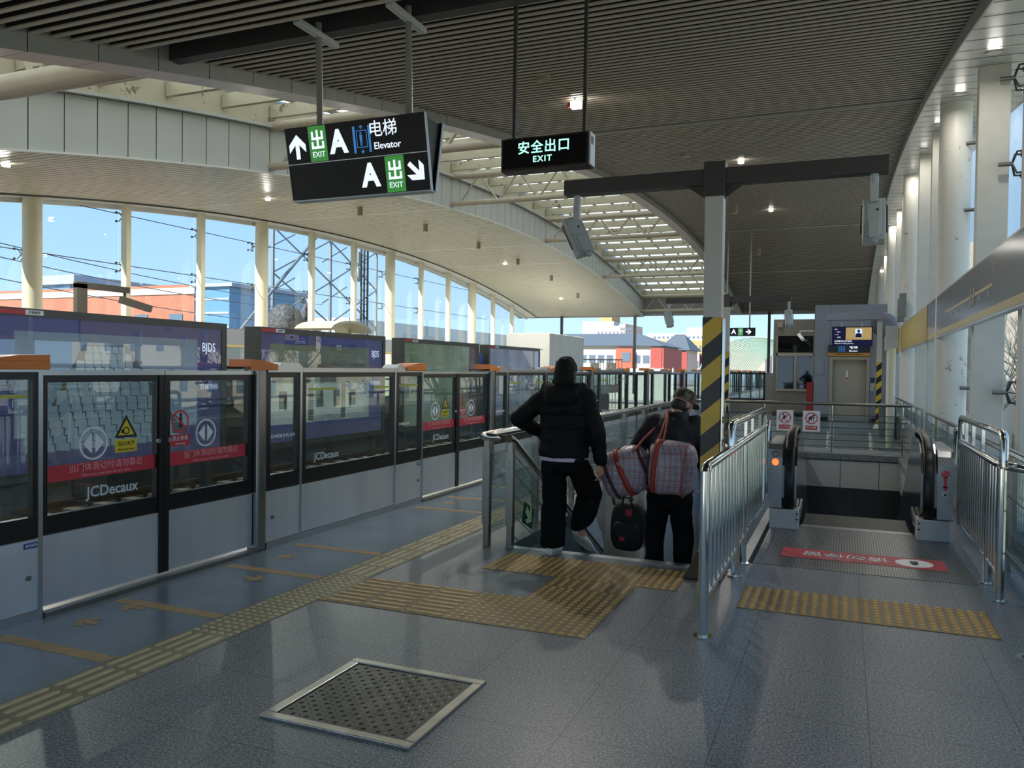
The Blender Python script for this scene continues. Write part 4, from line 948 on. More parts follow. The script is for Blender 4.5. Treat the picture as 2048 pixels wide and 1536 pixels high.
# ================================================================== HANGING SIGNS
m_signk = M('sign_black', '#14181d', 0.5, spec=0.3); m_signfr = M('sign_edge', '#c2cdd8', 0.35, 0.3); m_signlet = backlit('sign_lettering', '#d6dfee', 0.55); m_signblue = backlit('sign_blue', '#2f6fae', 0.45)
m_pole = M('grey_pole', '#8d8d88', 0.4, 0.2)
r = thing('exit_sign', 'large hanging black sign with exit A and elevator arrows on two poles', 'sign', (-3.75, 5.7, 3.25))
xa, xb = -4.415, -3.075
def leafp(yt, yb_): return [(yt, 3.545), (yb_, 2.965)]
for nm, yt, yb_ in (('front', 5.53, 5.655), ('back', 5.86, 5.745)):
    d = 0.018 if nm == 'front' else -0.018
    m_ = MB(); m_.prism([(yt, 3.545), (yb_, 2.965), (yb_ + d, 2.965), (yt + d, 3.545)], 0, xa, xb); m_.build(f'{nm}_panel', m_signk, r)
m_ = MB()
for x in (xb + 0.001,): m_.prism([(5.528, 3.545), (5.652, 2.965), (5.682, 2.965), (5.558, 3.545)], 0, x, x + 0.008); m_.prism([(5.862, 3.545), (5.748, 2.965), (5.718, 2.965), (5.832, 3.545)], 0, x, x + 0.008)
m_.build('edge_trim', m_signfr, r)
m_ = MB(); m_.box(xa, xb, 5.655, 5.745, 2.955, 2.967); m_.build('bottom_tray', m_signfr, r)
m_ = MB(); m_.prism([(5.56, 3.53), (5.70, 2.97), (5.83, 3.53)], 0, xa + 0.02, xb - 0.02); m_.build('core', m_dark, r)
u = Vector((0, 5.53 - 5.655, 3.545 - 2.965)); FSg = Face((xa, 5.655, 2.965), (1, 0, 0), u); W, H = xb - xa, u.length
m_ = MB(); FSg.rect(m_, 0.0, W, 0.292, 0.299, 0.0015); m_.build('divider', m_signfr, r)
for ga in (0.235, 0.945):
    gb = 0.30 if ga < 0.5 else 0.0
    m_ = MB(); FSg.rect(m_, ga, ga + 0.175, gb + 0.004, gb + 0.288, 0.0015); m_.build('green_field', m_green, r)
    # the exit character drawn in straight bars
    m_ = MB(); c = ga + 0.0875; b0 = gb + 0.105; t_ = 0.020
    for a0, a1, z0_, z1_ in ((c - 0.010, c + 0.010, 0.0, 0.15), (c - 0.058, c + 0.058, 0.072, 0.092), (c - 0.058, c - 0.038, 0.072, 0.14), (c + 0.038, c + 0.058, 0.072, 0.14), (c - 0.062, c + 0.062, 0.0, 0.020), (c - 0.062, c - 0.042, 0.0, 0.058), (c + 0.042, c + 0.062, 0.0, 0.058)):
        FSg.rect(m_, a0, a1, b0 + z0_, b0 + z1_, 0.003)
    m_.build('exit_character', m_signlet, r)
    FSg.text('EXIT', c, gb + 0.058, 0.062, m_signlet, r, bold=0.008)
FSg.text('A', 0.525, 0.435, 0.25, m_signlet, r, bold=0.045, sx=0.92); FSg.text('A', 0.80, 0.145, 0.25, m_signlet, r, bold=0.045, sx=0.92)
m_ = MB(); FSg.arrow(m_, 0.115, 0.435, 0.20, 0.0, 0.003, w=0.2); m_.build('arrow', m_signlet, r)
m_ = MB(); FSg.arrow(m_, 1.23, 0.15, 0.19, PI * 0.75, 0.003, w=0.2); m_.build('arrow', m_signlet, r)
m_ = MB()
for a in (0.67, 0.815): FSg.rect(m_, a, a + 0.022, 0.335, 0.545, 0.003)
for q in ((0.703, 0.803, 0.375, 0.381), (0.703, 0.803, 0.505, 0.511), (0.703, 0.709, 0.375, 0.511), (0.797, 0.803, 0.375, 0.511), (0.733, 0.757, 0.43, 0.478), (0.736, 0.744, 0.39, 0.43), (0.746, 0.754, 0.39, 0.43)): FSg.rect(m_, *q, 0.003)
FSg.dot(m_, 0.745, 0.49, 0.009, 0.003, n=12); FSg.arrow(m_, 0.753, 0.535, 0.035, 0, 0.003); FSg.arrow(m_, 0.753, 0.345, 0.035, PI, 0.003); m_.build('elevator_symbol', m_signblue, r)
FSg.text('电梯', 0.955, 0.50, 0.135, m_signlet, r, bold=0.004); FSg.text('Elevator', 0.985, 0.375, 0.075, m_signlet, r, bold=0.012)
for x in (-4.17, -3.30):
    m_ = MB(); m_.cyl((x, 5.70, 3.4), (x, 5.66, zs(5.6) + 0.20), 0.027, n=14); p = m_.build('pole', m_pole, r)
    m_ = MB(); m_.box(x - 0.03, x + 0.03, 5.36, 5.92, zs(5.6) + 0.075, zs(5.6) + 0.125); m_.build('hanger', m_panel, p, bevel=0.004)
# lit emergency exit box
m_exg = emat('exit_sign_glow', '#9fe6d0', 0.85); m_exbox = M('exit_box', '#3a352f', 0.4, 0.5); m_exface = M('exit_face', '#07090a', 0.25)
r = thing('emergency_exit_box', 'black lit emergency exit box hanging on two dark rods', 'sign', (-2.2, 5.95, 3.25))
ea, eb, ez0, ez1 = -2.575, -1.845, 3.115, 3.375
m_ = MB(); m_.box(ea, eb, 5.90, 6.04, ez0, ez1); m_.build('case', m_exbox, r, bevel=0.006)
m_ = MB(); m_.box(ea + 0.02, eb - 0.02, 5.894, 5.90, ez0 + 0.022, ez1 - 0.016); m_.build('face', m_exface, r)
m_ = MB(); m_.box(eb, eb + 0.012, 5.91, 6.03, ez0 + 0.01, ez1 - 0.002); sd = m_.build('end_plate', m_signfr, r)
m_ = MB(); [m_.box(eb + 0.012, eb + 0.014, 5.93 + 0.02 * i, 5.937 + 0.02 * i, ez1 - 0.09, ez1 - 0.03) for i in range(3)]; m_.build('vent', m_bla, sd)
FE = Face(((ea + eb) / 2, 5.894, ez0), (1, 0, 0), (0, 0, 1))
FE.text('安全出口', 0.0, 0.168, 0.105, m_exg, r, bold=0.016, spacing=1.12); FE.text('EXIT', -0.01, 0.078, 0.065, m_exg, r, bold=0.025, spacing=1.25)
for x in (-2.49, -1.90):
    m_ = MB(); m_.box(x - 0.012, x + 0.012, 5.955, 5.985, ez1, zs(5.95) + 0.14); p = m_.build('rod', m_dark, r)
    m_ = MB(); m_.box(x - 0.06, x + 0.03, 5.94, 6.0, ez1, ez1 + 0.014); m_.build('foot', m_dark, p)
# distant hanging sign
r = thing('distant_exit_sign', 'distant hanging sign with letter A and right arrow before the open end of the hall', 'sign', (-4.0, 32.7, 3.1))
m_ = MB(); m_.box(-4.66, -3.28, 32.66, 32.74, 2.94, 3.27); m_.build('panel', m_signk, r)
Fd = Face((-4.66, 32.66, 2.94), (1, 0, 0), (0, 0, 1))
m_ = MB(); Fd.rect(m_, 0.72, 0.92, 0.02, 0.31); m_.build('green_field', m_green, r); Fd.text('出', 0.82, 0.20, 0.16, m_signlet, r); Fd.text('EXIT', 0.82, 0.07, 0.06, m_signlet, r); Fd.text('A', 0.56, 0.165, 0.26, m_signlet, r, bold=0.03)
m_ = MB(); Fd.arrow(m_, 1.13, 0.165, 0.22, PI / 2, 0.003); m_.build('arrow', m_signlet, r)
m_ = MB(); Fd.rect(m_, 0.3, 0.32, 0.04, 0.29); Fd.rect(m_, 0.40, 0.42, 0.04, 0.29); Fd.rect(m_, 0.33, 0.39, 0.08, 0.25); m_.build('elevator_symbol', m_signblue, r)
for x in (-4.38, -3.50):
    m_ = MB(); m_.cyl((x, 32.7, 3.27), (x, 32.7, zs(32.7) + 0.14), 0.03, n=10); m_.build('pole', m_pole, r)

# ================================================================== CEILING FITTINGS
m_lamp = emat('lamp_white', '#fff6e6', 12.0); m_lampcyl = M('lamp_can', '#9c9078', 0.45); m_lampring = M('lamp_ring', '#dcdcd6', 0.35)
def spot(parent, loc, power, size=0.14, col=(1.0, 0.95, 0.86), spread=PI):
    d = bpy.data.lights.new('lamp_light', 'AREA'); d.shape = 'DISK'; d.size = size; d.energy = power * LAMP; d.color = col; d.spread = spread
    o = bpy.data.objects.new('lamp_light', d); COL.objects.link(o); o.parent = parent; o.location = Vector(loc) - Vector(parent.location); return o
for k in range(13):
    y = 4.55 + 3.08 * k
    if y > 47: break
    z = zs(y); r = thing('downlight', f'round recessed downlight in the right soffit, {ORD[k]} to the camera', 'ceiling lamp', (1.52, y, z), 'downlights in the right soffit')
    m_ = MB(); m_.disc((1.52, y, z - 0.012), (0.10, 0, 0), (0, -0.10, -0.02 * (30 - y) / 20), 28, 0, 0.72); m_.build('ring', m_lampring, r)
    m_ = MB(); m_.disc((1.52, y, z - 0.010), (0.072, 0, 0), (0, -0.072, 0), 24); m_.build('lens', m_lampring, r)
    spot(r, (1.52, y, z - 0.03), 2.5)
for k, (x, y) in enumerate(((-14.6, 22.1), (-14.75, 26.75), (-14.8, 31.6), (-14.75, 36.0), (-14.6, 40.4), (-14.6, 45.0))):
    z = zs(y); r = thing('cylinder_lamp', f'small brown cylinder lamp under the pale slatted ceiling, {ORD[k]} to the camera', 'ceiling lamp', (x, y, z), 'cylinder lamps under the pale ceiling')
    m_ = MB(); m_.cyl((x, y, z - 0.28), (x, y, z + 0.02), 0.085, n=18); m_.build('can', m_lampcyl, r); m_ = MB(); m_.cyl((x, y, z - 0.285), (x, y, z - 0.281), 0.065, n=16); m_.build('lens', m_lampring, r)
    spot(r, (x, y, z - 0.30), 40)
for k, (x, y) in enumerate(((-3.5, 18.6), (-3.5, 27.6), (-3.6, 36.6), (-3.5, 9.3))):
    z = zs(y) + 0.12; r = thing('cylinder_lamp', f'small brown cylinder lamp under the dark ceiling, {["second nearest", "third nearest", "farthest", "nearest"][k]} to the camera', 'ceiling lamp', (x, y, z), 'cylinder lamps under the dark ceiling')
    if k in (1, 2): m_ = MB(); m_.cyl((x, y, z - 0.26), (x, y, z + 0.02), 0.085, n=18); m_.build('can', m_lampcyl, r); m_ = MB(); m_.cyl((x, y, z - 0.265), (x, y, z - 0.261), 0.065, n=16); m_.build('lens', m_lampring, r)
    else: m_ = MB(); m_.cyl((x, y, z - 0.04), (x, y, z + 0.02), 0.085, n=18); m_.build('can', m_lampcyl, r)
    spot(r, (x, y, z - 0.28), 12)
for k, (x, y, zz, lb) in enumerate(((-3.72, 11.2, 0.1, 'bright square emergency lamp with red side under the dark ceiling'), (-2.42, 20.06, 0.1, 'small bright lamp under the dark ceiling above the T-shaped frame arm'), (-2.45, 28.8, 0.1, 'small bright lamp far along the dark ceiling'),
      (-15.7, 18.95, 0, 'small bright lamp in the pale ceiling left of the hanging exit sign'), (-14.05, 9.87, 0, 'bright lamp at the left picture edge in the pale ceiling'), (-15.84, 36.96, 0, 'small bright lamp in the pale ceiling beyond the cylinder lamps'), (-16.06, 46.2, 0, 'small bright lamp in the pale ceiling near the open end'))):
    z = zs(y) + zz; r = thing('led_lamp', lb, 'ceiling lamp', (x, y, z))
    if k == 0:
        m_ = MB(); m_.box(x - 0.05, x + 0.09, y - 0.05, y + 0.05, z - 0.10, z); m_.build('lens', m_lamp, r); m_ = MB(); m_.box(x - 0.10, x - 0.052, y - 0.05, y + 0.05, z - 0.08, z - 0.02); m_.build('red_side', m_red, r)
        m_ = MB(); m_.cyl((x, y, z), (x, y, z + 0.1), 0.012, n=8); m_.build('stem', m_dark, r)
    else:
        m_ = MB(); m_.cyl((x, y, z - 0.05), (x, y, z + 0.01), 0.07, n=16); m_.build('lens', m_lamp, r)
    spot(r, (x, y, z - 0.12), 10 if x > -10 else 40)
# ================================================================== LIFT, BOOTH AND THE FAR END OF THE PLATFORM
m_lift = M('lift_wall_panel', '#868b94', 0.35, var=0.05, vs=1); m_liftdoor = M('lift_door_steel', '#aaa595', 0.38, 0.35); m_liftfr = M('lift_frame_steel', '#a19c8b', 0.35, 0.4)
m_orangeband = M('orange_band', '#c08a3a', 0.5); m_navy = M('navy_sign', '#22303c', 0.4)
mb = MB(); mb.box(-0.92, -0.45, 27.2, 30.2, 0, 3.68); mb.box(0.70, 1.17, 27.2, 30.2, 0, 3.68); mb.box(-0.45, 0.70, 27.2, 30.2, 2.05, 3.68); mb.box(-0.45, 0.70, 27.6, 30.2, 0, 2.05, 0)
for x in (-0.92, -0.45): mb.box(x, x + 0.008, 27.195, 27.2, 0.12, 3.68, 1)
mb.box(-0.92, 1.17, 27.194, 27.2, 2.75, 2.80, 2); mb.box(-0.92, -0.46, 27.19, 27.2, 0.0, 0.14, 3); mb.box(0.71, 1.17, 27.19, 27.2, 0.0, 0.14, 3)
struct(mb.build('wall_lift', [m_lift, m_seam, m_trim, m_bla]), 'grey metal clad wall around the lift at the end of the platform', 'wall')
r = thing('lift_entrance', 'pale steel lift doors with frame under a dark elevator sign', 'lift', (0.12, 27.25, 0))
m_ = MB(); m_.box(-0.45, -0.36, 27.15, 27.6, 0, 2.05); m_.box(0.61, 0.70, 27.15, 27.6, 0, 2.05); m_.box(-0.36, 0.61, 27.15, 27.6, 1.95, 2.05); m_.build('door_frame', m_liftfr, r, bevel=0.006)
for a, b in ((-0.355, 0.123), (0.127, 0.605)): m_ = MB(); m_.box(a, b, 27.42, 27.46, 0.01, 1.95); m_.build('door', m_liftdoor, r)
m_ = MB(); m_.box(0.03, 0.09, 27.412, 27.42, 1.30, 1.62); st = m_.build('door_sticker', m_signw, r); m_ = MB(); m_.box(0.035, 0.085, 27.409, 27.412, 1.32, 1.40); m_.build('sticker_band', m_red, st)
m_ = MB(); m_.box(-0.50, 0.70, 27.12, 27.19, 2.17, 2.42); hd = m_.build('sign_panel', m_navy, r); m_ = MB(); m_.box(-0.50, 0.70, 27.12, 27.19, 2.07, 2.17); m_.build('orange_band', m_orangeband, r)
Fl = Face((-0.5, 27.12, 2.07), (1, 0, 0), (0, 0, 1)); Fl.text('电梯', 0.73, 0.275, 0.12, m_signlet, r, bold=0.01, spacing=1.15); Fl.text('Elevator', 0.73, 0.16, 0.075, m_signlet, r, bold=0.01)
Fl.text('老弱病残孕及携带大件行李乘客优先', 0.6, 0.05, 0.05, m_bla, r)
m_ = MB()
for q in ((0.30, 0.315, 0.13, 0.31), (0.47, 0.485, 0.13, 0.31), (0.335, 0.345, 0.14, 0.30), (0.44, 0.45, 0.14, 0.30), (0.335, 0.45, 0.29, 0.30), (0.335, 0.45, 0.14, 0.15), (0.38, 0.405, 0.17, 0.27)): Fl.rect(m_, *q, 0.002)
m_.build('elevator_symbol', m_signblue, r)
for nm, q, mt, lb in (('call_panel', (0.74, 0.86, 1.25, 1.40), m_navy, 'small dark lift display panel right of the lift doors'), ('call_panel', (0.70 + 0.02, 0.84, 0.98, 1.22), m_liftdoor, 'steel lift call panel right of the lift doors'), ('card_box', (0.88, 0.94, 0.9, 1.02), m_signw, 'small white box on the lift wall beside the hazard post'), ('notice_plate', (-0.89, -0.62, 1.47, 1.89), m_lift, 'grey notice plate on the lift wall left of the doors')):
    m_ = MB(); m_.box(q[0], q[1], 27.17, 27.2, q[2], q[3]); tag(m_.build(nm, mt, bevel=0.004), lb, 'panel')
# hazard post with arm, hanging screen and round mirror
r = thing('screen_frame', 'hazard striped post with a long grey arm carrying the information screen', 'frame', (0.86, 24.3, 0))
m_ = MB(); m_.box(0.80, 0.93, 24.24, 24.37, 0, 3.02); m_.build('post', m_postgrey, r, bevel=0.006); m_ = MB(); m_.box(0.797, 0.933, 24.236, 24.24, 0.15, 1.86); m_.build('hazard_tape', m_haz, r)
m_ = MB(); m_.prism([(-0.50, 3.02), (0.93, 3.02), (1.02, 3.10), (0.96, 3.20), (0.86, 3.26), (-0.50, 3.22)], 1, 24.15, 24.45); m_.build('arm', m_lift, r, bevel=0.01)
m_ = MB(); m_._add([(0.70, 24.1, 0.0), (1.02, 24.1, 0), (1.02, 24.5, 0), (0.70, 24.5, 0), (0.79, 24.23, 0.14), (0.94, 24.23, 0.14), (0.94, 24.38, 0.14), (0.79, 24.38, 0.14)], [(3, 2, 1, 0), (4, 5, 6, 7), (0, 1, 5, 4), (1, 2, 6, 5), (2, 3, 7, 6), (3, 0, 4, 7)]); m_.build('base_cover', m_brush, r)
m_scr = emat('screen_dark', '#1a1c38', 0.55); m_scrpic = emat('screen_picture', '#a08a58', 0.6); m_scrtx = emat('screen_text', '#e4e8f4', 0.8); m_scrb = emat('screen_blue', '#a9bfe4', 0.8)
r = thing('information_screen', 'dark hanging information screen with a small portrait picture above the lift doors', 'screen', (0.16, 24.3, 2.58))
m_ = MB(); m_.box(-0.36, 0.69, 24.27, 24.35, 2.29, 2.84); m_.build('case', m_bla, r, bevel=0.006); m_ = MB(); m_.box(-0.34, 0.67, 24.262, 24.27, 2.31, 2.82); m_.build('display', m_scr, r)
Ft = Face((-0.34, 24.262, 2.31), (1, 0, 0), (0, 0, 1)); m_ = MB(); Ft.rect(m_, 0.34, 1.0, 0.16, 0.50, 0.001); m_.build('picture', m_scrpic, r)
m_ = MB(); Ft.rect(m_, 0.58, 0.76, 0.22, 0.46, 0.002); pp = m_.build('portrait', m_scrb, r); m_ = MB(); Ft.dot(m_, 0.67, 0.40, 0.035, 0.003, n=16, ry=0.045); Ft.poly(m_, [(0.585, 0.225), (0.755, 0.225), (0.75, 0.31), (0.71, 0.345), (0.63, 0.345), (0.59, 0.31)], 0.003); m_.build('portrait_figure', m_scr, pp)
Ft.text('欢迎乘坐北京地铁!', 0.05, 0.115, 0.055, m_scrtx, r, align='LEFT'); Ft.text('Welcome to Beijing Subway!', 0.05, 0.055, 0.042, m_scrtx, r, align='LEFT')
for i, (tx_, sz) in enumerate((('开往', 0.035), ('首班车', 0.032), ('下一列', 0.032), ('2分钟', 0.04))): Ft.text(tx_, 0.05 + 0.06 * (i % 2), 0.45 - i * 0.075, sz, m_scrtx, r, align='LEFT')
for x in (-0.13, 0.39): m_ = MB(); m_.box(x, x + 0.05, 24.29, 24.33, 2.84, 3.019); m_.build('hanger', m_panel, r)
m_ = MB(); m_.ell((0.98, 24.62, 2.9), (0.36, 0.06, 0.34), 28, 10); tag(m_.build('round_mirror', m_lift), 'round grey domed mirror seen behind the hazard striped post', 'mirror')
# booth
mb = MB(); mb.box(-2.34, -0.95, 29.5, 32.3, 0, 0.88); mb.box(-2.34, -0.95, 29.5, 32.3, 2.80, 3.38); mb.box(-2.34, -2.23, 29.5, 32.3, 0.88, 2.80); mb.box(-1.0, -0.95, 29.5, 32.3, 0.88, 2.80); mb.box(-2.34, -0.95, 32.2, 32.3, 0.88, 2.80); mb.box(-2.34, -0.95, 29.49, 29.5, 0, 0.14, 1)
m_booth = M('booth_grey', '#76736c', 0.45, var=0.05)
struct(mb.build('wall_booth', [m_booth, m_bla]), 'brown grey guard booth beside the lift', 'wall')
m_dglass = M('dark_reflective_glass', '#0c1016', 0.03, 0.0, spec=1.0)
r = thing('booth_window', 'dark reflecting booth window in a beige frame', 'window', (-1.6, 29.5, 1.5))
for a, b, z0_, z1_ in ((-2.19, -1.64, 0.96, 2.10), (-1.56, -1.02, 0.96, 2.10), (-2.19, -1.02, 2.22, 2.77)): m_ = MB(); m_.box(a, b, 29.50, 29.52, z0_, z1_); m_.build('pane', m_dglass, r)
m_ = MB()
for a, b, z0_, z1_ in ((-2.23, -1.0, 0.88, 0.96), (-2.23, -1.0, 2.10, 2.22), (-2.23, -2.19, 0.96, 2.8), (-1.02, -1.0, 0.96, 2.8), (-1.64, -1.56, 0.96, 2.10)): m_.box(a, b, 29.46, 29.5, z0_, z1_)
m_.build('frame', m_liftfr, r)
m_ = MB(); m_.box(-1.20, -0.98, 28.9, 29.1, 0, 1.2); tag(m_.build('fire_cabinet', M('fire_red', '#9a2a2c', 0.4), bevel=0.01), 'narrow red cabinet standing between the booth and the lift', 'cabinet')
m_ = MB(); m_.box(-2.2, -2.03, 29.42, 29.49, 3.1, 3.28); tag(m_.build('speaker_box', m_lampcyl, bevel=0.006), 'small beige box high on the booth front', 'box')
r = thing('wall_camera', 'small white camera on a horizontal bar left of the lift', 'camera', (-1.33, 27.0, 2.7))
m_ = MB(); m_.bar((-1.36, 27.05, 2.86), (-0.93, 27.05, 2.86), 0.04, 0.05); m_.build('bar', m_panel, r); m_ = MB(); m_.cyl((-1.33, 27.05, 2.86), (-1.33, 27.02, 2.72), 0.025, n=10); m_.build('bracket', m_camw, r); m_ = MB(); m_.cyl((-1.38, 27.1, 2.74), (-1.24, 26.8, 2.58), 0.055, n=14); m_.build('housing', m_signw, r)
# pipes, bin, boxes on the right
for k, (x, y) in enumerate(((0.86, 17.75), (0.93, 19.6))):
    r = thing('bollard_pole', ['tall cream pole with square foot standing just beyond the pit guard rail', 'second tall cream pole behind the first one'][k], 'pole', (x, y, 0)); m_ = MB(); m_.cyl((x, y, 0), (x, y, 2.05), 0.075, n=18); m_.build('shaft', m_cream, r); m_ = MB(); m_.box(x - 0.22, x + 0.22, y - 0.2, y + 0.2, 0, 0.05); m_.build('foot', m_brush, r)
    m_ = MB(); m_.box(x - 0.12, x + 0.10, y - 0.05, y + 0.05, 2.05, 2.5 - 0.1 * k); m_.build('top_box', m_panel, r)
r = thing('litter_bin', 'round dark grey litter bin behind the glass guard rail', 'bin', (1.0, 21.0, 0)); m_ = MB(); m_.cyl((0.96, 21, 0), (0.96, 21, 0.78), 0.20, n=24); m_.build('body', M('bin_grey', '#5d666c', 0.35, 0.5), r); m_ = MB(); m_.cyl((0.96, 21, 0.78), (0.96, 21, 0.84), 0.20, 0.17, n=24); m_.build('lid', m_dark, r)
r = thing('column_speakers', 'two narrow dark grey speaker boxes fixed to the second round column', 'speaker', (1.32, 23.3, 3.3))
for y, z in ((23.3, 3.22), (22.6, 3.3)): m_ = MB(); m_.box(1.24, 1.40, y - 0.10, y + 0.10, z - 0.32, z + 0.28); m_.build('box', m_booth, r, bevel=0.01)
m_ = MB(); m_.cyl((1.33, 23.4, 2.0), (1.33, 23.4, 2.9), 0.015, n=8); m_.build('conduit', m_signw, r)

# ================================================================== STATION NAME BANDS ON BOTH WINDOW WALLS
m_band = M('sign_band_grey', '#969ba1', 0.18, 0.0, spec=0.6); m_bandy = M('sign_band_yellow', '#bda84f', 0.35, var=0.06, vs=30); m_bandy2 = M('sign_band_yellow_pale', '#c3b172', 0.35)
def band(X, ya, yb, yellow, label, side):
    r = thing('station_band', label, 'sign', (X, ya, 2.45), 'station bands along the windows')
    s = 1 if side > 0 else -1
    m_ = MB(); m_.box(min(X, X + 0.07 * s), max(X, X + 0.07 * s), ya, yb, 2.15, 2.78); m_.build('panel', m_bandy if yellow else m_band, r)
    m_ = MB(); m_.box(min(X, X + 0.075 * s), max(X, X + 0.075 * s), ya, yb, 2.78, 2.80); m_.box(min(X, X + 0.075 * s), max(X, X + 0.075 * s), ya, yb, 2.13, 2.15); m_.build('edge_rail', m_alu, r)
    m_ = MB(); m_.box(min(X, X + 0.075 * s), max(X, X + 0.075 * s), yb - 0.06, yb, 2.13, 2.8); m_.build('end_strip', m_dsteel, r)
    if not yellow:
        m_ = MB(); xx = X - 0.002 * s; m_.box(min(xx, xx + 0.002), max(xx, xx + 0.002), ya, yb - 0.06, 2.155, 2.235); m_.build('yellow_stripe', m_bandy2, r)
    for y in np.arange(math.ceil(ya / 3) * 3 - 0.3, yb, 3.0):
        m_ = MB(); m_.box(min(X + 0.07 * s, X + 0.3 * s), max(X + 0.07 * s, X + 0.3 * s), y - 0.1, y + 0.1, 2.2, 2.3); m_.build('bracket', m_white, r)
    return r
b1 = band(1.35, 1.0, 16.2, False, 'long grey route map band with yellow lower stripe along the right windows', 1)
m_ = MB(); m_.box(1.347, 1.35, 9.3, 13.4, 2.44, 2.475); m_.build('route_line', m_bandy2, b1); FB = Face((1.346, 0, 0), (0, -1, 0), (0, 0, 1))
for i, (y, nm) in enumerate(((9.5, '西直门'), (10.1, '大钟寺'), (10.7, '知春路'), (11.3, '五道口'), (11.9, '上地'), (12.5, '清河'), (13.1, '西二旗'))): FB.text(nm, -y, 2.38, 0.06, m_pale, b1)
m_ = MB(); m_.box(1.346, 1.35, 10.45, 10.62, 2.34, 2.56); m_.box(1.346, 1.35, 10.72, 10.84, 2.34, 2.56); m_.build('dark_patch', m_booth, b1)
m_ = MB(); FB.ring(m_, -9.2, 2.62, 0.05, 0.012); m_.build('emblem', m_bandy2, b1)
band(1.35, 16.25, 27.1, True, 'yellow station band along the right windows between the route map and the lift', 1)
m_ = MB(); m_.box(1.05, 1.35, 25.6, 25.75, 2.2, 2.78); tag(m_.build('side_sign', m_panel, bevel=0.005), 'small grey sign box at the far end of the yellow band', 'sign')
band(-19.55, 1.0, 13.9, False, 'grey station band with yellow stripe on the far window wall behind the first billboard', -1)
band(-19.55, 14.0, 27.4, False, 'grey station band with yellow stripe on the far window wall behind the second billboard', -1)
band(-19.55, 27.5, 31.0, True, 'short yellow station band on the far window wall', -1)
band(-19.55, 31.1, 46.0, False, 'grey station band with yellow stripe on the far window wall beyond the yellow one', -1)

# ================================================================== BILLBOARDS BETWEEN THE TRACKS
m_bbfr = M('billboard_frame', '#4a4a45', 0.4); 
def poster(name, kind):
    t = NT(name); sp = t.n.new('ShaderNodeSeparateXYZ'); co = t.coords((1, 1, 1), 'Object'); t.l.new(co, sp.inputs[0]); Y, Z = sp.outputs[1], sp.outputs[2]
    n = t.noise(1.2, 5, co)
    if kind == 'sky': c = t.ramp(t.math('ADD', t.math('MULTIPLY', Z, 0.4), t.math('MULTIPLY', n, 0.35)), [(0.2, '#8fa6b4'), (0.5, '#7d8da0'), (0.85, '#66788a')])
    elif kind == 'street': c = t.ramp(t.math('ADD', t.math('MULTIPLY', Z, 0.3), t.math('MULTIPLY', n, 0.6)), [(0.25, '#4d5a60'), (0.5, '#a8b4b0'), (0.75, '#5a6458')])
    elif kind == 'green': c = t.ramp(t.math('ADD', t.math('MULTIPLY', n, 0.9), t.math('MULTIPLY', t.noise(6, 6, co), 0.3)), [(0.35, '#4e5a50'), (0.55, '#6f8068'), (0.75, '#7d8f86')])
    else: c = t.ramp(n, [(0.3, '#6a7084'), (0.6, '#868ea4'), (0.8, '#565e74')])
    b = t.bsdf(c, 0.45); t.put(b, 'Emission Color', c); b.inputs['Emission Strength'].default_value = BACKLIT; return t.m
BACKLIT = 0.28      # the billboards are light boxes
def lit(name, col):
    t = NT(name); b = t.bsdf(lin(col), 0.45); b.inputs['Emission Color'].default_value = lin(col); b.inputs['Emission Strength'].default_value = BACKLIT; return t.m
m_navyad = lit('poster_navy', '#3f4271'); m_maroon = lit('poster_maroon', '#4a2f36'); m_tile = lit('poster_roof_tiles', '#8495a2'); m_tiled = lit('poster_tile_gap', '#44505a'); g_ad = glass('billboard_glass', (0.9, 0.92, 0.93, 1), 0.10, 0.5)  # tile gap: dark print between the roof tiles of the poster
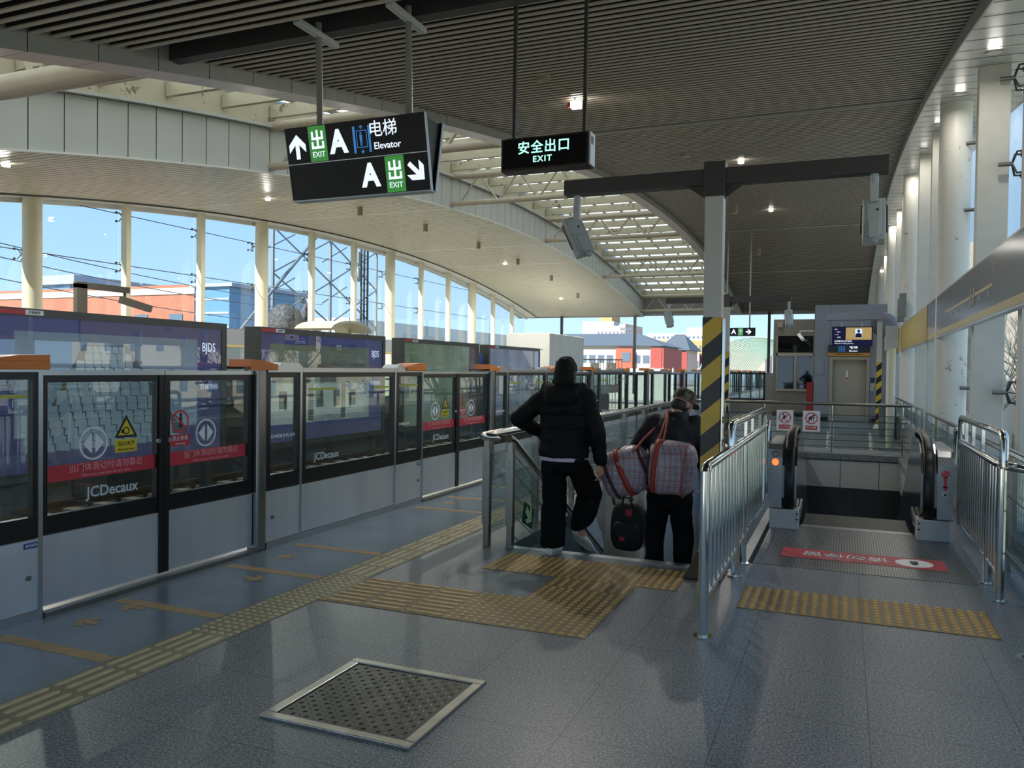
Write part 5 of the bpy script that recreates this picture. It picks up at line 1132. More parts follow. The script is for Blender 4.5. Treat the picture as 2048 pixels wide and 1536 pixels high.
def billboard(ya, yb, kind, label):
    X = -9.3; r = thing('billboard', label, 'billboard', (X, ya, 0.1), 'billboards between the tracks'); za, zb = 0.06, 2.21
    m_ = MB(); m_.box(X - 0.28, X - 0.03, ya, yb, za, zb); m_.build('case', m_bbfr, r, bevel=0.006)
    m_ = MB(); f = 0.11
    for q in ((ya, ya + f, za, zb), (yb - f, yb, za, zb), (ya + f, yb - f, za, za + f), (ya + f, yb - f, zb - 0.10, zb)): m_.box(X - 0.03, X, *q)
    m_.build('frame', m_bbfr, r)
    ps = MB(); ps.box(X - 0.03, X - 0.022, ya + f, yb - f, za + f, zb - 0.10)
    m_ = MB(); m_.box(X - 0.012, X - 0.008, ya + f, yb - f, za + f, zb - 0.10); m_.build('glass_cover', g_ad, r)
    for y in (ya + 0.3, yb - 0.3): m_ = MB(); m_.box(X - 0.22, X - 0.08, y - 0.06, y + 0.06, -1.25, za); m_.build('leg', m_bbfr, r)
    Fb = Face((X - 0.021, ya, za), (0, 1, 0), (0, 0, 1)); L = yb - ya; H = zb - za
    if kind in ('sky', 'street'):
        ps.build('poster', m_navyad, r)
        m_ = MB(); Fb.rect(m_, 0.35, L - 0.62, 0.55 if kind == 'sky' else 0.42, H - 0.28, 0.001); m_.build('picture', poster('poster_' + kind, kind), r)
        Fb.text('BJDS', L - 0.38, H - 0.40, 0.20, m_signlet, r, sx=0.72); Fb.text('京城地标', L - 0.37, H - 1.02, 0.10, m_signlet, r)
        if kind == 'sky':
            m_ = MB(); rows = 14; Fb.poly(m_, [(0.55, 0.42), (L - 0.85, 0.42), (L * 0.42 + 0.35, H - 0.42), (L * 0.42 - 0.35, H - 0.42)], 0.0015, 1)
            for i in range(rows):
                wd = 0.62 + i * 0.145; zz = H - 0.52 - i * 0.098; nn = 6 + i // 2
                for j in range(nn):
                    a = L * 0.42 - wd / 2 + wd * j / nn; 
                    a += (i % 2) * wd / nn * 0.4; Fb.poly(m_, [(a, zz), (a + wd / nn * 0.95, zz - 0.018), (a + wd / nn * 0.92, zz + 0.078), (a + wd / nn * 0.06, zz + 0.09)], 0.002, 0)
            m_.build('roof_picture', [m_tile, m_tiled], r)
        else:
            m_ = MB()
            Fb.rect(m_, 0.45, L - 0.8, 0.55, 1.15, 0.002); m_.build('wall_picture', lit('poster_wall', '#b3bdb4'), r)
            m_ = MB()
            for a in np.arange(0.6, L - 1.2, 0.55): Fb.rect(m_, a, a + 0.22, 0.7, 1.02, 0.003)
            for a in (1.45, 2.5): Fb.rect(m_, a, a + 0.16, 0.45, 1.6, 0.004)
            Fb.rect(m_, 0.4, L - 0.75, 1.18, 1.55, 0.002); m_.build('dark_picture', lit('poster_dark', '#48504a'), r)
    else:
        ps.build('poster', poster('poster_' + kind, kind), r); m_ = MB(); Fb.rect(m_, L - 0.62, L - 0.12, 0.12, H - 0.1, 0.001); m_.build('side_strip', m_maroon, r)
        for i, ch in enumerate('上高开'): Fb.text(ch, L - 0.36, H - 0.6 - 0.3 * i, 0.15, m_pale, r)
    m_ = MB(); m_.box(X, X + 0.003, ya + 0.11, ya + 0.48, zb - 0.08, zb - 0.02); m_.build('red_label', m_redfl, r); m_ = MB(); m_.box(X, X + 0.003, ya + 0.48, ya + 0.72, zb - 0.08, zb - 0.02); lb = m_.build('white_label', m_signw, r); Face((X + 0.003, ya + 0.6, zb - 0.05), (0, 1, 0), (0, 0, 1)).text('灯箱编号', 0, 0, 0.04, m_bla, lb)
billboard(6.3, 10.25, 'sky', 'large framed billboard with a grey tiled roof picture on navy, closest to the camera')
billboard(10.98, 15.12, 'street', 'framed billboard with a street picture on navy, second along the tracks')
billboard(15.84, 20.0, 'green', 'framed billboard with a green picture, third along the tracks')
billboard(20.62, 24.75, 'blue', 'framed billboard with a blue grey picture, fourth along the tracks')
m_ = MB(); m_.ell((-9.5, 20.3, 1.75), (0.14, 0.2, 0.25), 14, 10); m_.box(-9.52, -9.48, 20.28, 20.32, -1.25, 1.6); tag(m_.build('covered_signal', M('blue_tarp', '#2e4f9a', 0.6)), 'signal covered in blue sheet between two billboards', 'signal')
# camera gallows and small things beyond the tracks
m_gal = M('far_frame', '#6b655a', 0.5)
r = thing('far_camera_frame', 'grey brown gallows frame with a camera on the far platform', 'frame', (-15.0, 12.0, 0)); m_ = MB(); m_.box(-15.06, -14.95, 12.05, 12.30, 0, 3.22); m_.build('post', m_gal, r); m_ = MB(); m_.box(-15.06, -14.95, 12.05, 13.40, 3.13, 3.26); m_.build('arm', m_gal, r)
m_ = MB(); m_.bar((-15.05, 13.22, 2.98), (-14.8, 13.85, 2.80), 0.15, 0.15); m_.build('camera_housing', m_gal, r); m_ = MB(); m_.cyl((-15.0, 13.3, 3.13), (-15.0, 13.3, 2.98), 0.03, n=8); m_.build('bracket', m_gal, r)
r = thing('shelter', 'small cream shelter with curved roof on the far platform', 'shelter', (-15.2, 21.8, 0)); m_ = MB(); pr = []
for i in range(9): a = PI * (0.08 + 0.84 * i / 8); pr.append((21.75 - 1.2 * math.cos(a), 2.62 + 0.38 * math.sin(a)))
for i in range(8, -1, -1): a = PI * (0.08 + 0.84 * i / 8); pr.append((21.75 - 1.14 * math.cos(a), 2.56 + 0.36 * math.sin(a)))
m_.prism(pr, 0, -16.0, -14.6, smooth=False); m_.build('curved_roof', m_cream, r)
for y in (20.85, 22.65): m_ = MB(); m_.box(-15.4, -15.3, y - 0.05, y + 0.05, 0, 2.75); m_.build('post', m_cream, r)
m_ = MB(); m_.box(-15.4, -15.2, 20.7, 22.8, 2.3, 2.42); m_.build('beam', m_lampcyl, r)
r = thing('station_hut', 'white boxy hut with a dark doorway at the far end of the tracks', 'hut', (-14, 40, 0)); m_ = MB(); m_.box(-17.0, -14.5, 40, 46, 0.0, 3.45); m_.build('wall', m_white, r, bevel=0.02)
m_ = MB(); m_.box(-14.5, -14.49, 41.0, 42.0, 0.0, 2.0); m_.build('door', m_gal, r); m_ = MB(); m_.box(-16.6, -15.9, 39.99, 40, 1.2, 1.9); sg = m_.build('notice', m_signw, r); m_ = MB(); m_.box(-16.5, -16.0, 39.985, 39.99, 1.55, 1.8); m_.build('notice_mark', m_red, sg); m_ = MB(); m_.bar((-17.0, 39.97, 2.55), (-14.9, 39.97, 2.6), 0.03, 0.05); m_.build('conduit', m_panel, r)

# ================================================================== GLASS FITTINGS (SPIDERS) AND WIRES ON THE WINDOW WALLS
def spider(x, y, z, s, label, group):
    r = thing('glass_fitting', label, 'window fitting', (x, y, z), group)
    m_ = MB(); m_.cyl((x, y, z), (x + 0.16 * s, y, z), 0.028, n=10); m_.build('stem', m_dsteel, r)
    for dy in (-0.11, 0.11):
        for dz in (-0.13, 0.13):
            m_ = MB(); m_.tube([(x + 0.15 * s, y, z), (x + 0.19 * s, y + dy * 0.7, z + dz), (x + 0.30 * s, y + dy, z + dz)], 0.014, 6); a = m_.build('arm', m_dark, r)
            m_ = MB(); m_.cyl((x + 0.26 * s, y + dy, z + dz), (x + 0.285 * s, y + dy, z + dz), 0.035, n=10); m_.build('disc', m_dark, a)
    return r
first = None
for k, y in enumerate(sorted(COLY + MULY)[2:11]):
    for z in (5.92, 4.42):
        if z > zs(y) - 0.2: continue
        lb = f'four armed glass fitting, {"upper" if z > 5 else "lower"} row on the far windows, {ORD[k]} to the camera'
        if first is None: first = spider(XL - 0.02, y, z, -1, lb, 'glass fittings on the far windows'); f0 = Vector((XL - 0.02, y, z))
        else: dup(first, Vector((XL - 0.02, y, z)) - f0 - Vector((0.25 if y in COLY else 0, 0, 0)), lb)
first = None
for k, y in enumerate((5.7, 8.7, 11.7, 14.7)):
    for z in (1.33, 4.15, 5.2):
        if z > zs(y) - 0.2: continue
        lb = f'four armed glass fitting {"at waist height" if z < 2 else ("near the top" if z > 5 else "high up")} on the right windows, {ORD[k]} to the camera'
        if first is None: first = spider(1.70, y - 0.2, z, 1, lb, 'glass fittings on the right windows'); f0 = Vector((1.70, y - 0.2, z))
        else: dup(first, Vector((1.70, y - 0.2, z)) - f0, lb)
for z, nm in ((5.92, 'upper'), (4.42, 'lower')):
    m_ = MB(); m_.cyl((XL - 0.10, 8.0 if z < 5 else 16.2, z + 0.06), (XL - 0.10, 44.0 if z < 5 else 42.0, z + 0.06), 0.012, n=6); tag(m_.build('tension_cable', m_dark), f'thin steel cable along the {nm} row of glass fittings on the far windows', 'cable')
m_ = MB(); m_.cyl((1.88, 3.0, 1.33), (1.88, 24.0, 1.33), 0.008, n=6); tag(m_.build('tension_cable', m_dark), 'thin steel cable along the right windows at waist height', 'cable')
for k, (a, b) in enumerate((((-22, 12, 5.2), (-29, 40, 5.2)), ((-22, 12, 4.8), (-29, 39, 4.8)), ((-22, 12, 4.2), (-28, 38, 3.9)))):
    m_ = MB(); m_.tube([Vector(a).lerp(Vector(b), t) - Vector((0, 0, 0.35 * 4 * t * (1 - t))) for t in np.linspace(0, 1, 9)], 0.014, 6); tag(m_.build('overhead_wire', m_dark), ['highest', 'middle', 'lowest'][k] + ' of three overhead wires outside the far windows', 'wire')
# ================================================================== OUTSIDE: BUILDINGS, PYLON, FENCE, CANOPY
m_brick = M('brick_orange', '#a06650', 0.8, var=0.06, vs=3); m_bwhite = M('render_white', '#b5b3ac', 0.7, var=0.04); m_bred = M('facade_red', '#8f3f3a', 0.7, var=0.06); m_roofg = M('roof_slate', '#566068', 0.6, var=0.06)
m_win = M('far_window', '#5b6b7c', 0.15, spec=0.8); m_tan = M('facade_tan', '#ad8b5c', 0.75); m_pink = M('facade_pink', '#b79f97', 0.7); m_lilac = M('facade_lilac', '#9aa0b0', 0.7); m_bglass = M('blue_curtain_glass', '#5f88ac', 0.1, spec=0.9)
def house(name, label, x0, x1, y0, y1, z0, z1, wall, cols=0, rows=0, side='front', roof=None, bands=(), ww=0.6, wh=0.55, top=0.6, trimm=None):
    """block with windows on its camera face (front: -Y) and its +X / -X side"""
    r = thing(name, label, 'building', ((x0 + x1) / 2, (y0 + y1) / 2, z0))
    m_ = MB(); m_.box(x0, x1, y0, y1, z0, z1); m_.build('wall', wall, r)
    if rows and cols:
        hz = (z1 - z0 - top) / max(rows, 1)
        for i in range(cols):
            for j in range(rows):
                zc = z1 - top - (j + 0.5) * hz
                m_ = MB()
                if side == 'front': dx = (x1 - x0) / cols; xc = x0 + (i + 0.5) * dx; m_.box(xc - dx * ww / 2, xc + dx * ww / 2, y0 - 0.08, y0 + 0.02, zc - hz * wh / 2, zc + hz * wh / 2)
                else: dy = (y1 - y0) / cols; yc = y0 + (i + 0.5) * dy; m_.box(x1 - 0.02, x1 + 0.08, yc - dy * ww / 2, yc + dy * ww / 2, zc - hz * wh / 2, zc + hz * wh / 2)
                m_.build('window', m_win, r)
    for zb, h, mt in bands: m_ = MB(); m_.box(x0 - 0.1, x1 + 0.1, y0 - 0.1, y1 + 0.1, zb, zb + h); m_.build('band', mt, r)
    if roof:
        m_ = MB(); cx = (y0 + y1) / 2; e = 0.8
        m_._add([(x0 - e, y0 - e, z1), (x1 + e, y0 - e, z1), (x1 + e, y1 + e, z1), (x0 - e, y1 + e, z1), (x0 + min(5, (x1 - x0) * 0.3), cx, z1 + roof), (x1 - min(5, (x1 - x0) * 0.3), cx, z1 + roof)], [(0, 1, 5, 4), (1, 2, 5), (2, 3, 4, 5), (3, 0, 4), (3, 2, 1, 0)]); m_.build('roof', m_roofg, r)
    return r
# brick block seen through the far windows
def at(u, v, X=None, Y=None):
    q = Vector(((u - 1024) / F_PX, (v - 768) / F_PX, 1)); d = _r2 * q.x - _u2 * q.y + _f * q.z
    t = X / d.x if X is not None else Y / d.y
    return Vector((0, 0, EYE)) + d * t
def X_at(u, Y): return at(u, 740, Y=Y).x
def Z_at(v, Y, u=1280): return at(u, v, Y=Y).z
house('brick_building', 'orange brick building with a pale roof band outside the far windows', -76, X_at(388, 48), 48, 55, -2.5, Z_at(569, 48, 370), m_brick, 8, 3, 'front', bands=((Z_at(588, 48, 370), 0.5, m_bwhite),), ww=0.36, wh=0.46, top=1.5)
r = thing('glass_block', 'blue glass corner block joined to the orange brick building', 'building', (X_at(428, 46.5), 50, -2.5))
m_ = MB(); m_.box(X_at(390, 46.5), X_at(458, 46.5), 46.5, 55, -2.5, Z_at(572, 46.5, 430)); m_.build('wall', m_bglass, r); m_ = MB(); m_.box(X_at(388, 46.5) - 0.2, X_at(462, 46.5) + 0.3, 46.2, 55.3, Z_at(574, 46.5, 430), Z_at(567, 46.5, 430)); m_.build('roof_slab', m_lilac, r)
for i in range(1, 4): m_ = MB(); z = Z_at(572 + 28 * i, 46.5, 430); m_.box(X_at(390, 46.5), X_at(458, 46.5), 46.45, 46.5, z, z + 0.15); m_.build('floor_band', m_lilac, r)
house('brick_wing', 'small orange brick wing right of the blue glass block', X_at(463, 55.6), X_at(492, 55.6), 55.6, 64, -2.5, Z_at(583, 55.6, 475), m_brick, 1, 2, 'front', bands=((Z_at(600, 55.6, 475), 0.3, m_bwhite), (Z_at(645, 55.6, 475), 0.4, m_bwhite)), ww=0.5, wh=0.45, top=1.6)
r = thing('glass_tower', 'bluish stepped glass building far left beyond the brick one', 'building', (X_at(120, 66), 70, -2.5))
m_ = MB(); m_.box(X_at(80, 66), X_at(140, 66), 66, 78, -2.5, Z_at(570, 66, 110)); m_.build('wall', m_bglass, r); m_ = MB(); m_.box(X_at(78, 66), X_at(155, 66), 65.5, 78.5, Z_at(570, 66, 110), Z_at(552, 66, 110)); m_.build('cornice', m_lilac, r); m_ = MB(); m_.cyl((X_at(170, 68), 68, -2.5), (X_at(170, 68), 68, Z_at(566, 68, 165)), 1.9, n=24); m_.build('round_tower', m_bglass, r)
r = house('long_white_building', 'long low white building with small square windows beyond the far windows', -95, -80, 118, 190, -2.5, 10.0, m_bwhite, 20, 2, 'side', bands=((5.0, 0.9, m_lilac), (2.2, 0.8, m_lilac)), ww=0.35, wh=0.28, top=2.0)
# middle distance: apartments seen under the end of the roof
Ya = 120.0
xa_, xb_ = X_at(1183, Ya), X_at(1320, Ya); zt = Z_at(692, Ya)
r = house('apartment_block', 'white and red apartment block with a slate roof behind the end of the platform', xa_ - 12, xb_, Ya, Ya + 14, -6, zt, m_bwhite, 16, 4, 'front', roof=2.2, ww=0.7, wh=0.45, top=0.7)
for u0, u1 in ((1235, 1268),): m_ = MB(); m_.box(X_at(u0, Ya), X_at(u1, Ya), Ya - 1.2, Ya, -6, zt - 0.4); m_.build('red_bay', M('facade_orange_red', '#b0523c', 0.7), r)
m_ = MB(); m_.box(xb_ - 0.02, xb_ + 0.6, Ya - 0.3, Ya + 14, -6, zt - 0.3); m_.build('red_gable', m_bred, r); m_ = MB(); m_.box(xb_ - 1.4, xb_ + 0.3, Ya - 0.4, Ya, -6, zt - 0.3); m_.build('red_corner', m_bred, r)
for j in range(3):
    m_ = MB(); m_.box(X_at(1236, Ya) + 0.9, X_at(1236, Ya) + 2.2, Ya - 1.3, Ya - 1.2, zt - 2.4 - 3.0 * j, zt - 1.0 - 3.0 * j); m_.build('bay_window', m_win, r)
Yb = 150.0; zt2 = Z_at(700, Yb)
r = house('apartment_block', 'smaller white and red apartment block behind the first one', X_at(1322, Yb), X_at(1372, Yb), Yb, Yb + 12, -6, zt2, m_bwhite, 5, 4, 'front', roof=3.2, ww=0.7, wh=0.45, top=0.7)
m_ = MB(); m_.box(X_at(1357, Yb), X_at(1372, Yb) + 0.2, Yb - 0.3, Yb, -6, zt2 - 0.3); m_.build('red_corner', m_bred, r)
Yb2 = 170.0
house('apartment_block', 'white block with a red brown end just left of the T-shaped post', X_at(1373, Yb2), X_at(1398, Yb2), Yb2, Yb2 + 10, -6, Z_at(706, Yb2), m_bwhite, 3, 3, 'front', ww=0.7, wh=0.45)
house('red_end_block', 'dark red block touching the left side of the T-shaped post', X_at(1398, Yb2), X_at(1440, Yb2), Yb2 + 1, Yb2 + 10, -6, Z_at(708, Yb2), m_bred)
Yc = 240.0
r = house('hospital_block', 'tall pale pink building with rows of small windows rising above the slate roofs', X_at(1192, Yc), X_at(1238, Yc), Yc, Yc + 22, -6, Z_at(651, Yc), m_lilac, 6, 7, 'front', ww=0.3, wh=0.3, top=0.8)
m_ = MB(); m_.box(X_at(1164, Yc + 2), X_at(1226, Yc + 2), Yc + 2, Yc + 20, -6, Z_at(642, Yc + 2)); m_.build('rear_block', m_bwhite, r); m_ = MB(); m_.box(X_at(1199, Yc + 6), X_at(1222, Yc + 6), Yc + 6, Yc + 16, 5, Z_at(630, Yc + 6)); m_.build('roof_tower', m_tan, r)
m_ = MB(); m_.box(X_at(1238, Yc), X_at(1266, Yc + 10), Yc - 0.5, Yc + 22, -6, Z_at(647, Yc)); m_.build('pink_wing', m_pink, r)
for i in range(8):
    for j in range(3): m_ = MB(); xx = X_at(1241 + 3.1 * i, Yc); m_.box(xx, xx + 0.28, Yc - 0.6, Yc - 0.5, Z_at(661 + 9 * j, Yc), Z_at(655 + 9 * j, Yc)); m_.build('window', m_win, r)
Yd = 260.0
r = house('long_tan_building', 'long tan building with many square windows and white upper storeys', X_at(1300, Yd), X_at(1440, Yd), Yd, Yd + 20, -6, Z_at(681, Yd), m_tan, 16, 5, 'front', ww=0.45, wh=0.4, top=0.6)
m_ = MB(); m_.box(X_at(1290, Yd), X_at(1440, Yd), Yd + 0.5, Yd + 20, Z_at(681, Yd), Z_at(667, Yd)); m_.build('white_storey', m_bwhite, r); m_ = MB(); m_.box(X_at(1368, Yd), X_at(1425, Yd), Yd + 4, Yd + 15, Z_at(667, Yd), Z_at(655, Yd)); m_.build('roof_block', m_bwhite, r)
for i in range(14): m_ = MB(); xx = X_at(1306 + 8.6 * i, Yd); m_.box(xx, xx + 0.7, Yd + 0.4, Yd + 0.5, Z_at(677, Yd), Z_at(673, Yd)); m_.build('window', m_win, r)
house('grey_shed', 'low grey pink shed roof beyond the hanging distant sign', X_at(1448, 150), X_at(1530, 150), 150, 165, -3, Z_at(683, 150), m_pink, bands=((Z_at(700, 150), 0.5, m_bwhite),))
# pylon outside
m_pyl = M('galvanised_steel', '#7c868c', 0.45, 0.4)
r = thing('lattice_pylon', 'large grey lattice pylon with crossing braces outside the far windows', 'pylon', (-30, 42, -2.5))
xs_ = [at(u, 600, X=-30).y for u in (470, 545, 660, 752)]
legs = [(-30, xs_[1], -34, xs_[1] + 2), (-30, xs_[2], -32, xs_[2]), (-30, xs_[3], -34, xs_[3] - 2)]
for (xa2, ya2, xb2, yb2) in legs: m_ = MB(); m_.bar((xa2, ya2, -2.5), (xa2, ya2, 16), 0.15, 0.15); m_.build('leg', m_pyl, r)
for i in range(6):
    z0_ = -1 + i * 2.6
    for ya2, yb2 in ((xs_[1], xs_[2]), (xs_[2], xs_[3])):
        for p_, q_ in (((-30, ya2, z0_), (-30, yb2, z0_ + 2.6)), ((-30, yb2, z0_), (-30, ya2, z0_ + 2.6))): m_ = MB(); m_.bar(p_, q_, 0.07, 0.07); m_.build('brace', m_pyl, r)
        m_ = MB(); m_.bar((-30.6, ya2, z0_ + 1.3), (-30.6, (ya2 + yb2) / 2, z0_ + 2.6), 0.06, 0.06); m_.build('stay', m_pyl, r)
m_ = MB(); m_.bar((-29.7, xs_[0] - 2, 1.5), (-29.7, xs_[1] + 6, 11.5), 0.13, 0.13); m_.build('main_strut', m_pyl, r)
r = thing('radio_mast', 'slim ladder mast with antennas right of the lattice pylon', 'mast', (-29, 44, -2.5)); ym = at(728, 600, X=-29).y
for dy in (-0.35, 0.0, 0.4): m_ = MB(); m_.cyl((-29, ym + dy, -2.5), (-29, ym + dy, 9.6 - abs(dy)), 0.07, n=8); m_.build('tube', m_dark, r)
for z in np.arange(2.0, 9.2, 0.45): m_ = MB(); m_.bar((-29.02, ym - 0.4, z), (-29.02, ym + 0.45, z), 0.04, 0.04); m_.build('rung', m_dark, r)
for z in (7.0, 8.0): m_ = MB(); m_.box(-29.15, -28.95, ym - 0.75, ym - 0.5, z, z + 0.9); m_.build('antenna', m_pyl, r)
# bear-like round sculpture
m_hedge = M('dark_sculpture', '#55565a', 0.8, var=0.6, vs=5, bump=0.9, bs=9, bdist=0.08)
r = thing('round_sculpture', 'dark rough ball sculpture with an upright ear outside the far windows', 'sculpture', (-23, 30, 0)); c = at(570, 641, X=-23); sc_ = (c - Vector((0, 0, EYE))).length / F_PX
m_ = MB(); m_.ell(c, (33 * sc_,) * 3, 24, 16); m_.cyl((c.x, c.y, -2.5), (c.x, c.y, c.z), 0.25, n=10); m_.build('ball', m_hedge, r); c2 = at(610, 634, X=-23); m_ = MB(); m_.ell(c2, (0.2, 12 * sc_, 30 * sc_), 16, 12, 0, Matrix.Rotation(-0.25, 3, 'X')); m_.cyl((c2.x, c2.y, -2.5), (c2.x, c2.y, c2.z), 0.12, n=8); m_.build('ear', m_hedge, r)
# noise canopy over the line beyond the platform
m_can = glass('canopy_sheet', (0.80, 0.90, 0.85, 1), 0.05, 0.3, 0.1); m_rib = M('canopy_rib', '#8fa79d', 0.5)
r = thing('noise_canopy', 'curved pale green noise canopy over the tracks beyond the platform end', 'canopy', (-6, 75, -1))
cx_, R_ = -6.4, 4.4; arc = [(cx_ - R_ * math.cos(a), 0.6 + 3.6 * math.sin(a)) for a in np.linspace(0.0, PI * 0.93, 15)]
m_ = MB()
for i in range(14):
    a, b = arc[i], arc[i + 1]; m_.quad((a[0], 64, a[1]), (b[0], 64, b[1]), (b[0], 120, b[1]), (a[0], 120, a[1]))
m_.build('sheet', m_can, r)
for y in np.arange(64, 110, 2.0): m_ = MB(); m_.tube([(a, y, b) for a, b in arc], 0.06, 6); m_.build('rib', m_rib, r)
for z in (-0.2,): m_ = MB(); m_.box(cx_ - R_ - 0.05, cx_ - R_, 64, 120, -1.2, 0.65); m_.box(cx_ + R_, cx_ + R_ + 0.05, 64, 120, -1.2, 0.65); m_.build('side_sheet', m_rib, r)
# track fence and palisade beyond the doors
m_pal = M('pale_palisade', '#a8b3ac', 0.6)
r = thing('noise_fence', 'pale translucent panel fence along the line beyond the platform doors', 'fence', (-16, 90, 0)); m_ = MB(); m_.box(-26, -14.2, 72, 72.1, -1.2, Z_at(737, 72)); m_.build('panels', m_pal, r)
for x in np.arange(-26, -14.2, 0.9): m_ = MB(); m_.box(x, x + 0.08, 71.9, 72.0, -1.2, Z_at(737, 72) + 0.1); m_.build('post', m_panel, r)
r = thing('track_fence', 'brown metal fence with two round emblems beyond the white hut', 'fence', (-14, 55, 0)); yf = 55; 
m_ = MB(); m_.bar((-19, yf, Z_at(720, yf)), (X_at(1245, yf), yf, Z_at(720, yf)), 0.06, 0.08); m_.build('top_bar', m_gal, r)
for x in np.arange(X_at(1183, yf), X_at(1245, yf), 0.22): m_ = MB(); m_.box(x, x + 0.03, yf - 0.02, yf + 0.02, -1.2, Z_at(720, yf)); m_.build('bar', m_gal, r)
for u in (1190, 1222): m_ = MB(); x = X_at(u, yf); z = Z_at(734, yf, u); m_.box(x - 0.33, x + 0.33, yf - 0.06, yf - 0.02, z - 0.3, z + 0.3); pl_ = m_.build('emblem_plate', m_tube, r); m_ = MB(); Face((x, yf - 0.062, z), (1, 0, 0), (0, 0, 1)).ring(m_, 0, 0, 0.2, 0.03); m_.build('emblem_ring', m_gal, pl_)
# row of low things behind the far platform: barrier rail, red banners, green bank
m_ban = M('red_banner', '#a83a3c', 0.6); m_hedgeg = M('green_bank', '#5f7a4a', 0.9, var=0.4, vs=4)
for k, (ya2, yb2, mt, lb) in enumerate(((17, 26, m_ban, 'red banner panels beyond the far windows, left part'), (28, 33, m_ban, 'red banner panels beyond the far windows, right part'), (33.5, 44, m_hedgeg, 'green bank beyond the far windows'), (3, 15, m_ban, 'red banner panels beyond the far windows behind the first billboard'))):
    m_ = MB(); m_.box(-24.2, -24.0, ya2, yb2, -1.6, 0.75); tag(m_.build('banner' if mt is m_ban else 'green_bank', mt), lb, 'banner' if mt is m_ban else 'hedge')
r = house('low_white_block', 'low white block with grey windows outside behind the far platform', -40, -32, 14, 44, -2.5, 2.6, m_bwhite, 18, 1, 'side', ww=0.5, wh=0.3, top=1.4)
m_ = MB(); m_.box(-18.9, -18.82, Y0, 48, 0.95, 1.03); m_.box(-18.9, -18.82, Y0, 48, 0.45, 0.5)
for y in np.arange(-3, 48, 1.5): m_.box(-18.88, -18.84, y, y + 0.05, 0.0, 1.0)
tag(m_.build('barrier_rail', m_dark), 'dark handrail along the far platform windows', 'railing')
for k, y in enumerate((9.0, 18.5, 25.0)):
    r = thing('platform_bench', f'dark metal bench on the far platform, {ORD[k]} to the camera', 'bench', (-17.5, y, 0), 'benches on the far platform'); m_ = MB(); m_.box(-17.75, -17.3, y, y + 1.8, 0.40, 0.46); m_.build('seat', m_dark, r); m_ = MB(); m_.box(-17.78, -17.74, y, y + 1.8, 0.55, 0.9); m_.build('backrest', m_dark, r)
    for yy in (y + 0.2, y + 1.55): m_ = MB(); m_.box(-17.7, -17.35, yy, yy + 0.06, 0, 0.4); m_.build('leg', m_dark, r)
# right side: pale building and bare trees outside
m_rb = M('outside_pale_wall', '#b5a996', 0.8, var=0.05)
house('pale_building', 'pale beige building outside the right windows', 4.4, 34, 42, 60, -4, 7.6, m_rb, 12, 4, 'front', ww=0.25, wh=0.3)
m_bark = M('bare_branches', '#6b5d50', 0.9)
def tree(x, y, z0, h, label, seed):
    rnd = random.Random(seed); r = thing('bare_tree', label, 'tree', (x, y, z0), 'bare trees outside the right windows')
    m_ = MB(); m_.cyl((x, y, z0), (x, y, z0 + h * 0.45), 0.16, 0.09, n=8); m_.build('trunk', m_bark, r); m_ = MB()
    def br(p, d, L, rad, n):
        q = p + d * L; m_.cyl(p, q, rad, rad * 0.6, n=5)
        if n: 
            for _ in range(3): br(q, (d + Vector((rnd.uniform(-.8, .8), rnd.uniform(-.8, .8), rnd.uniform(-.1, .5)))).normalized(), L * 0.72, rad * 0.55, n - 1)
    for _ in range(5): br(Vector((x, y, z0 + h * rnd.uniform(0.3, 0.45))), Vector((rnd.uniform(-.7, .7), rnd.uniform(-.7, .7), 0.8)).normalized(), h * 0.2, 0.06, 4)
    m_.build('branches', m_bark, r)
for k, (x, y) in enumerate(((4.6, 27), (6.2, 33), (5.6, 38))): tree(x, y, -4, 8.5, f'bare leafless tree outside the right windows, {ORD[k]} to the camera', k)
# ================================================================== PEOPLE
m_skin = M('skin', '#b88a72', 0.5, var=0.05); m_hair = M('dark_hair', '#0e0b09', 0.65, spec=0.25, bump=0.6, bs=90, stretch=(1, 1, 0.15)); m_jackb = M('black_jacket', '#08080a', 0.7, spec=0.25, var=0.2, vs=10, bump=0.25, bs=14)
m_trb = M('black_trousers', '#070708', 0.8, spec=0.2, bump=0.3, bs=10); m_shoew = M('white_shoe', '#d6d6d2', 0.5); m_sole = M('shoe_sole', '#9c948a', 0.6); m_shirt = M('lilac_hem', '#c4bcd0', 0.6)
m_navyj = M('navy_jacket', '#10131d', 0.65, var=0.2, vs=9, bump=0.3, bs=14); m_coat = M('pale_coat', '#cfccc2', 0.7, var=0.06, bump=0.3, bs=9); m_shoed = M('dark_shoe', '#1c1a1a', 0.5)
def camo():
    t = NT('camouflage'); n = t.noise(22, 2); c = t.ramp(n, [(0.36, '#2b2a22'), (0.46, '#55503c'), (0.56, '#6e6550'), (0.66, '#33352a')])
    t.n['Color Ramp'].color_ramp.interpolation = 'CONSTANT'; t.bsdf(c, 0.7); return t.m
def remesh(o, vox, sm=4, disp=0.0, dsize=0.12):
    r = o.modifiers.new('skin', 'REMESH'); r.mode = 'VOXEL'; r.voxel_size = vox; r.use_smooth_shade = True
    if disp:
        tx = bpy.data.textures.get('folds%.2f' % dsize) or bpy.data.textures.new('folds%.2f' % dsize, 'CLOUDS'); tx.noise_scale = dsize; tx.noise_depth = 2
        d = o.modifiers.new('folds', 'DISPLACE'); d.texture = tx; d.strength = disp; d.mid_level = 0.5; d.texture_coords = 'LOCAL'
    s = o.modifiers.new('smooth', 'SMOOTH'); s.factor = 0.5; s.iterations = sm
    return o
V3 = Vector
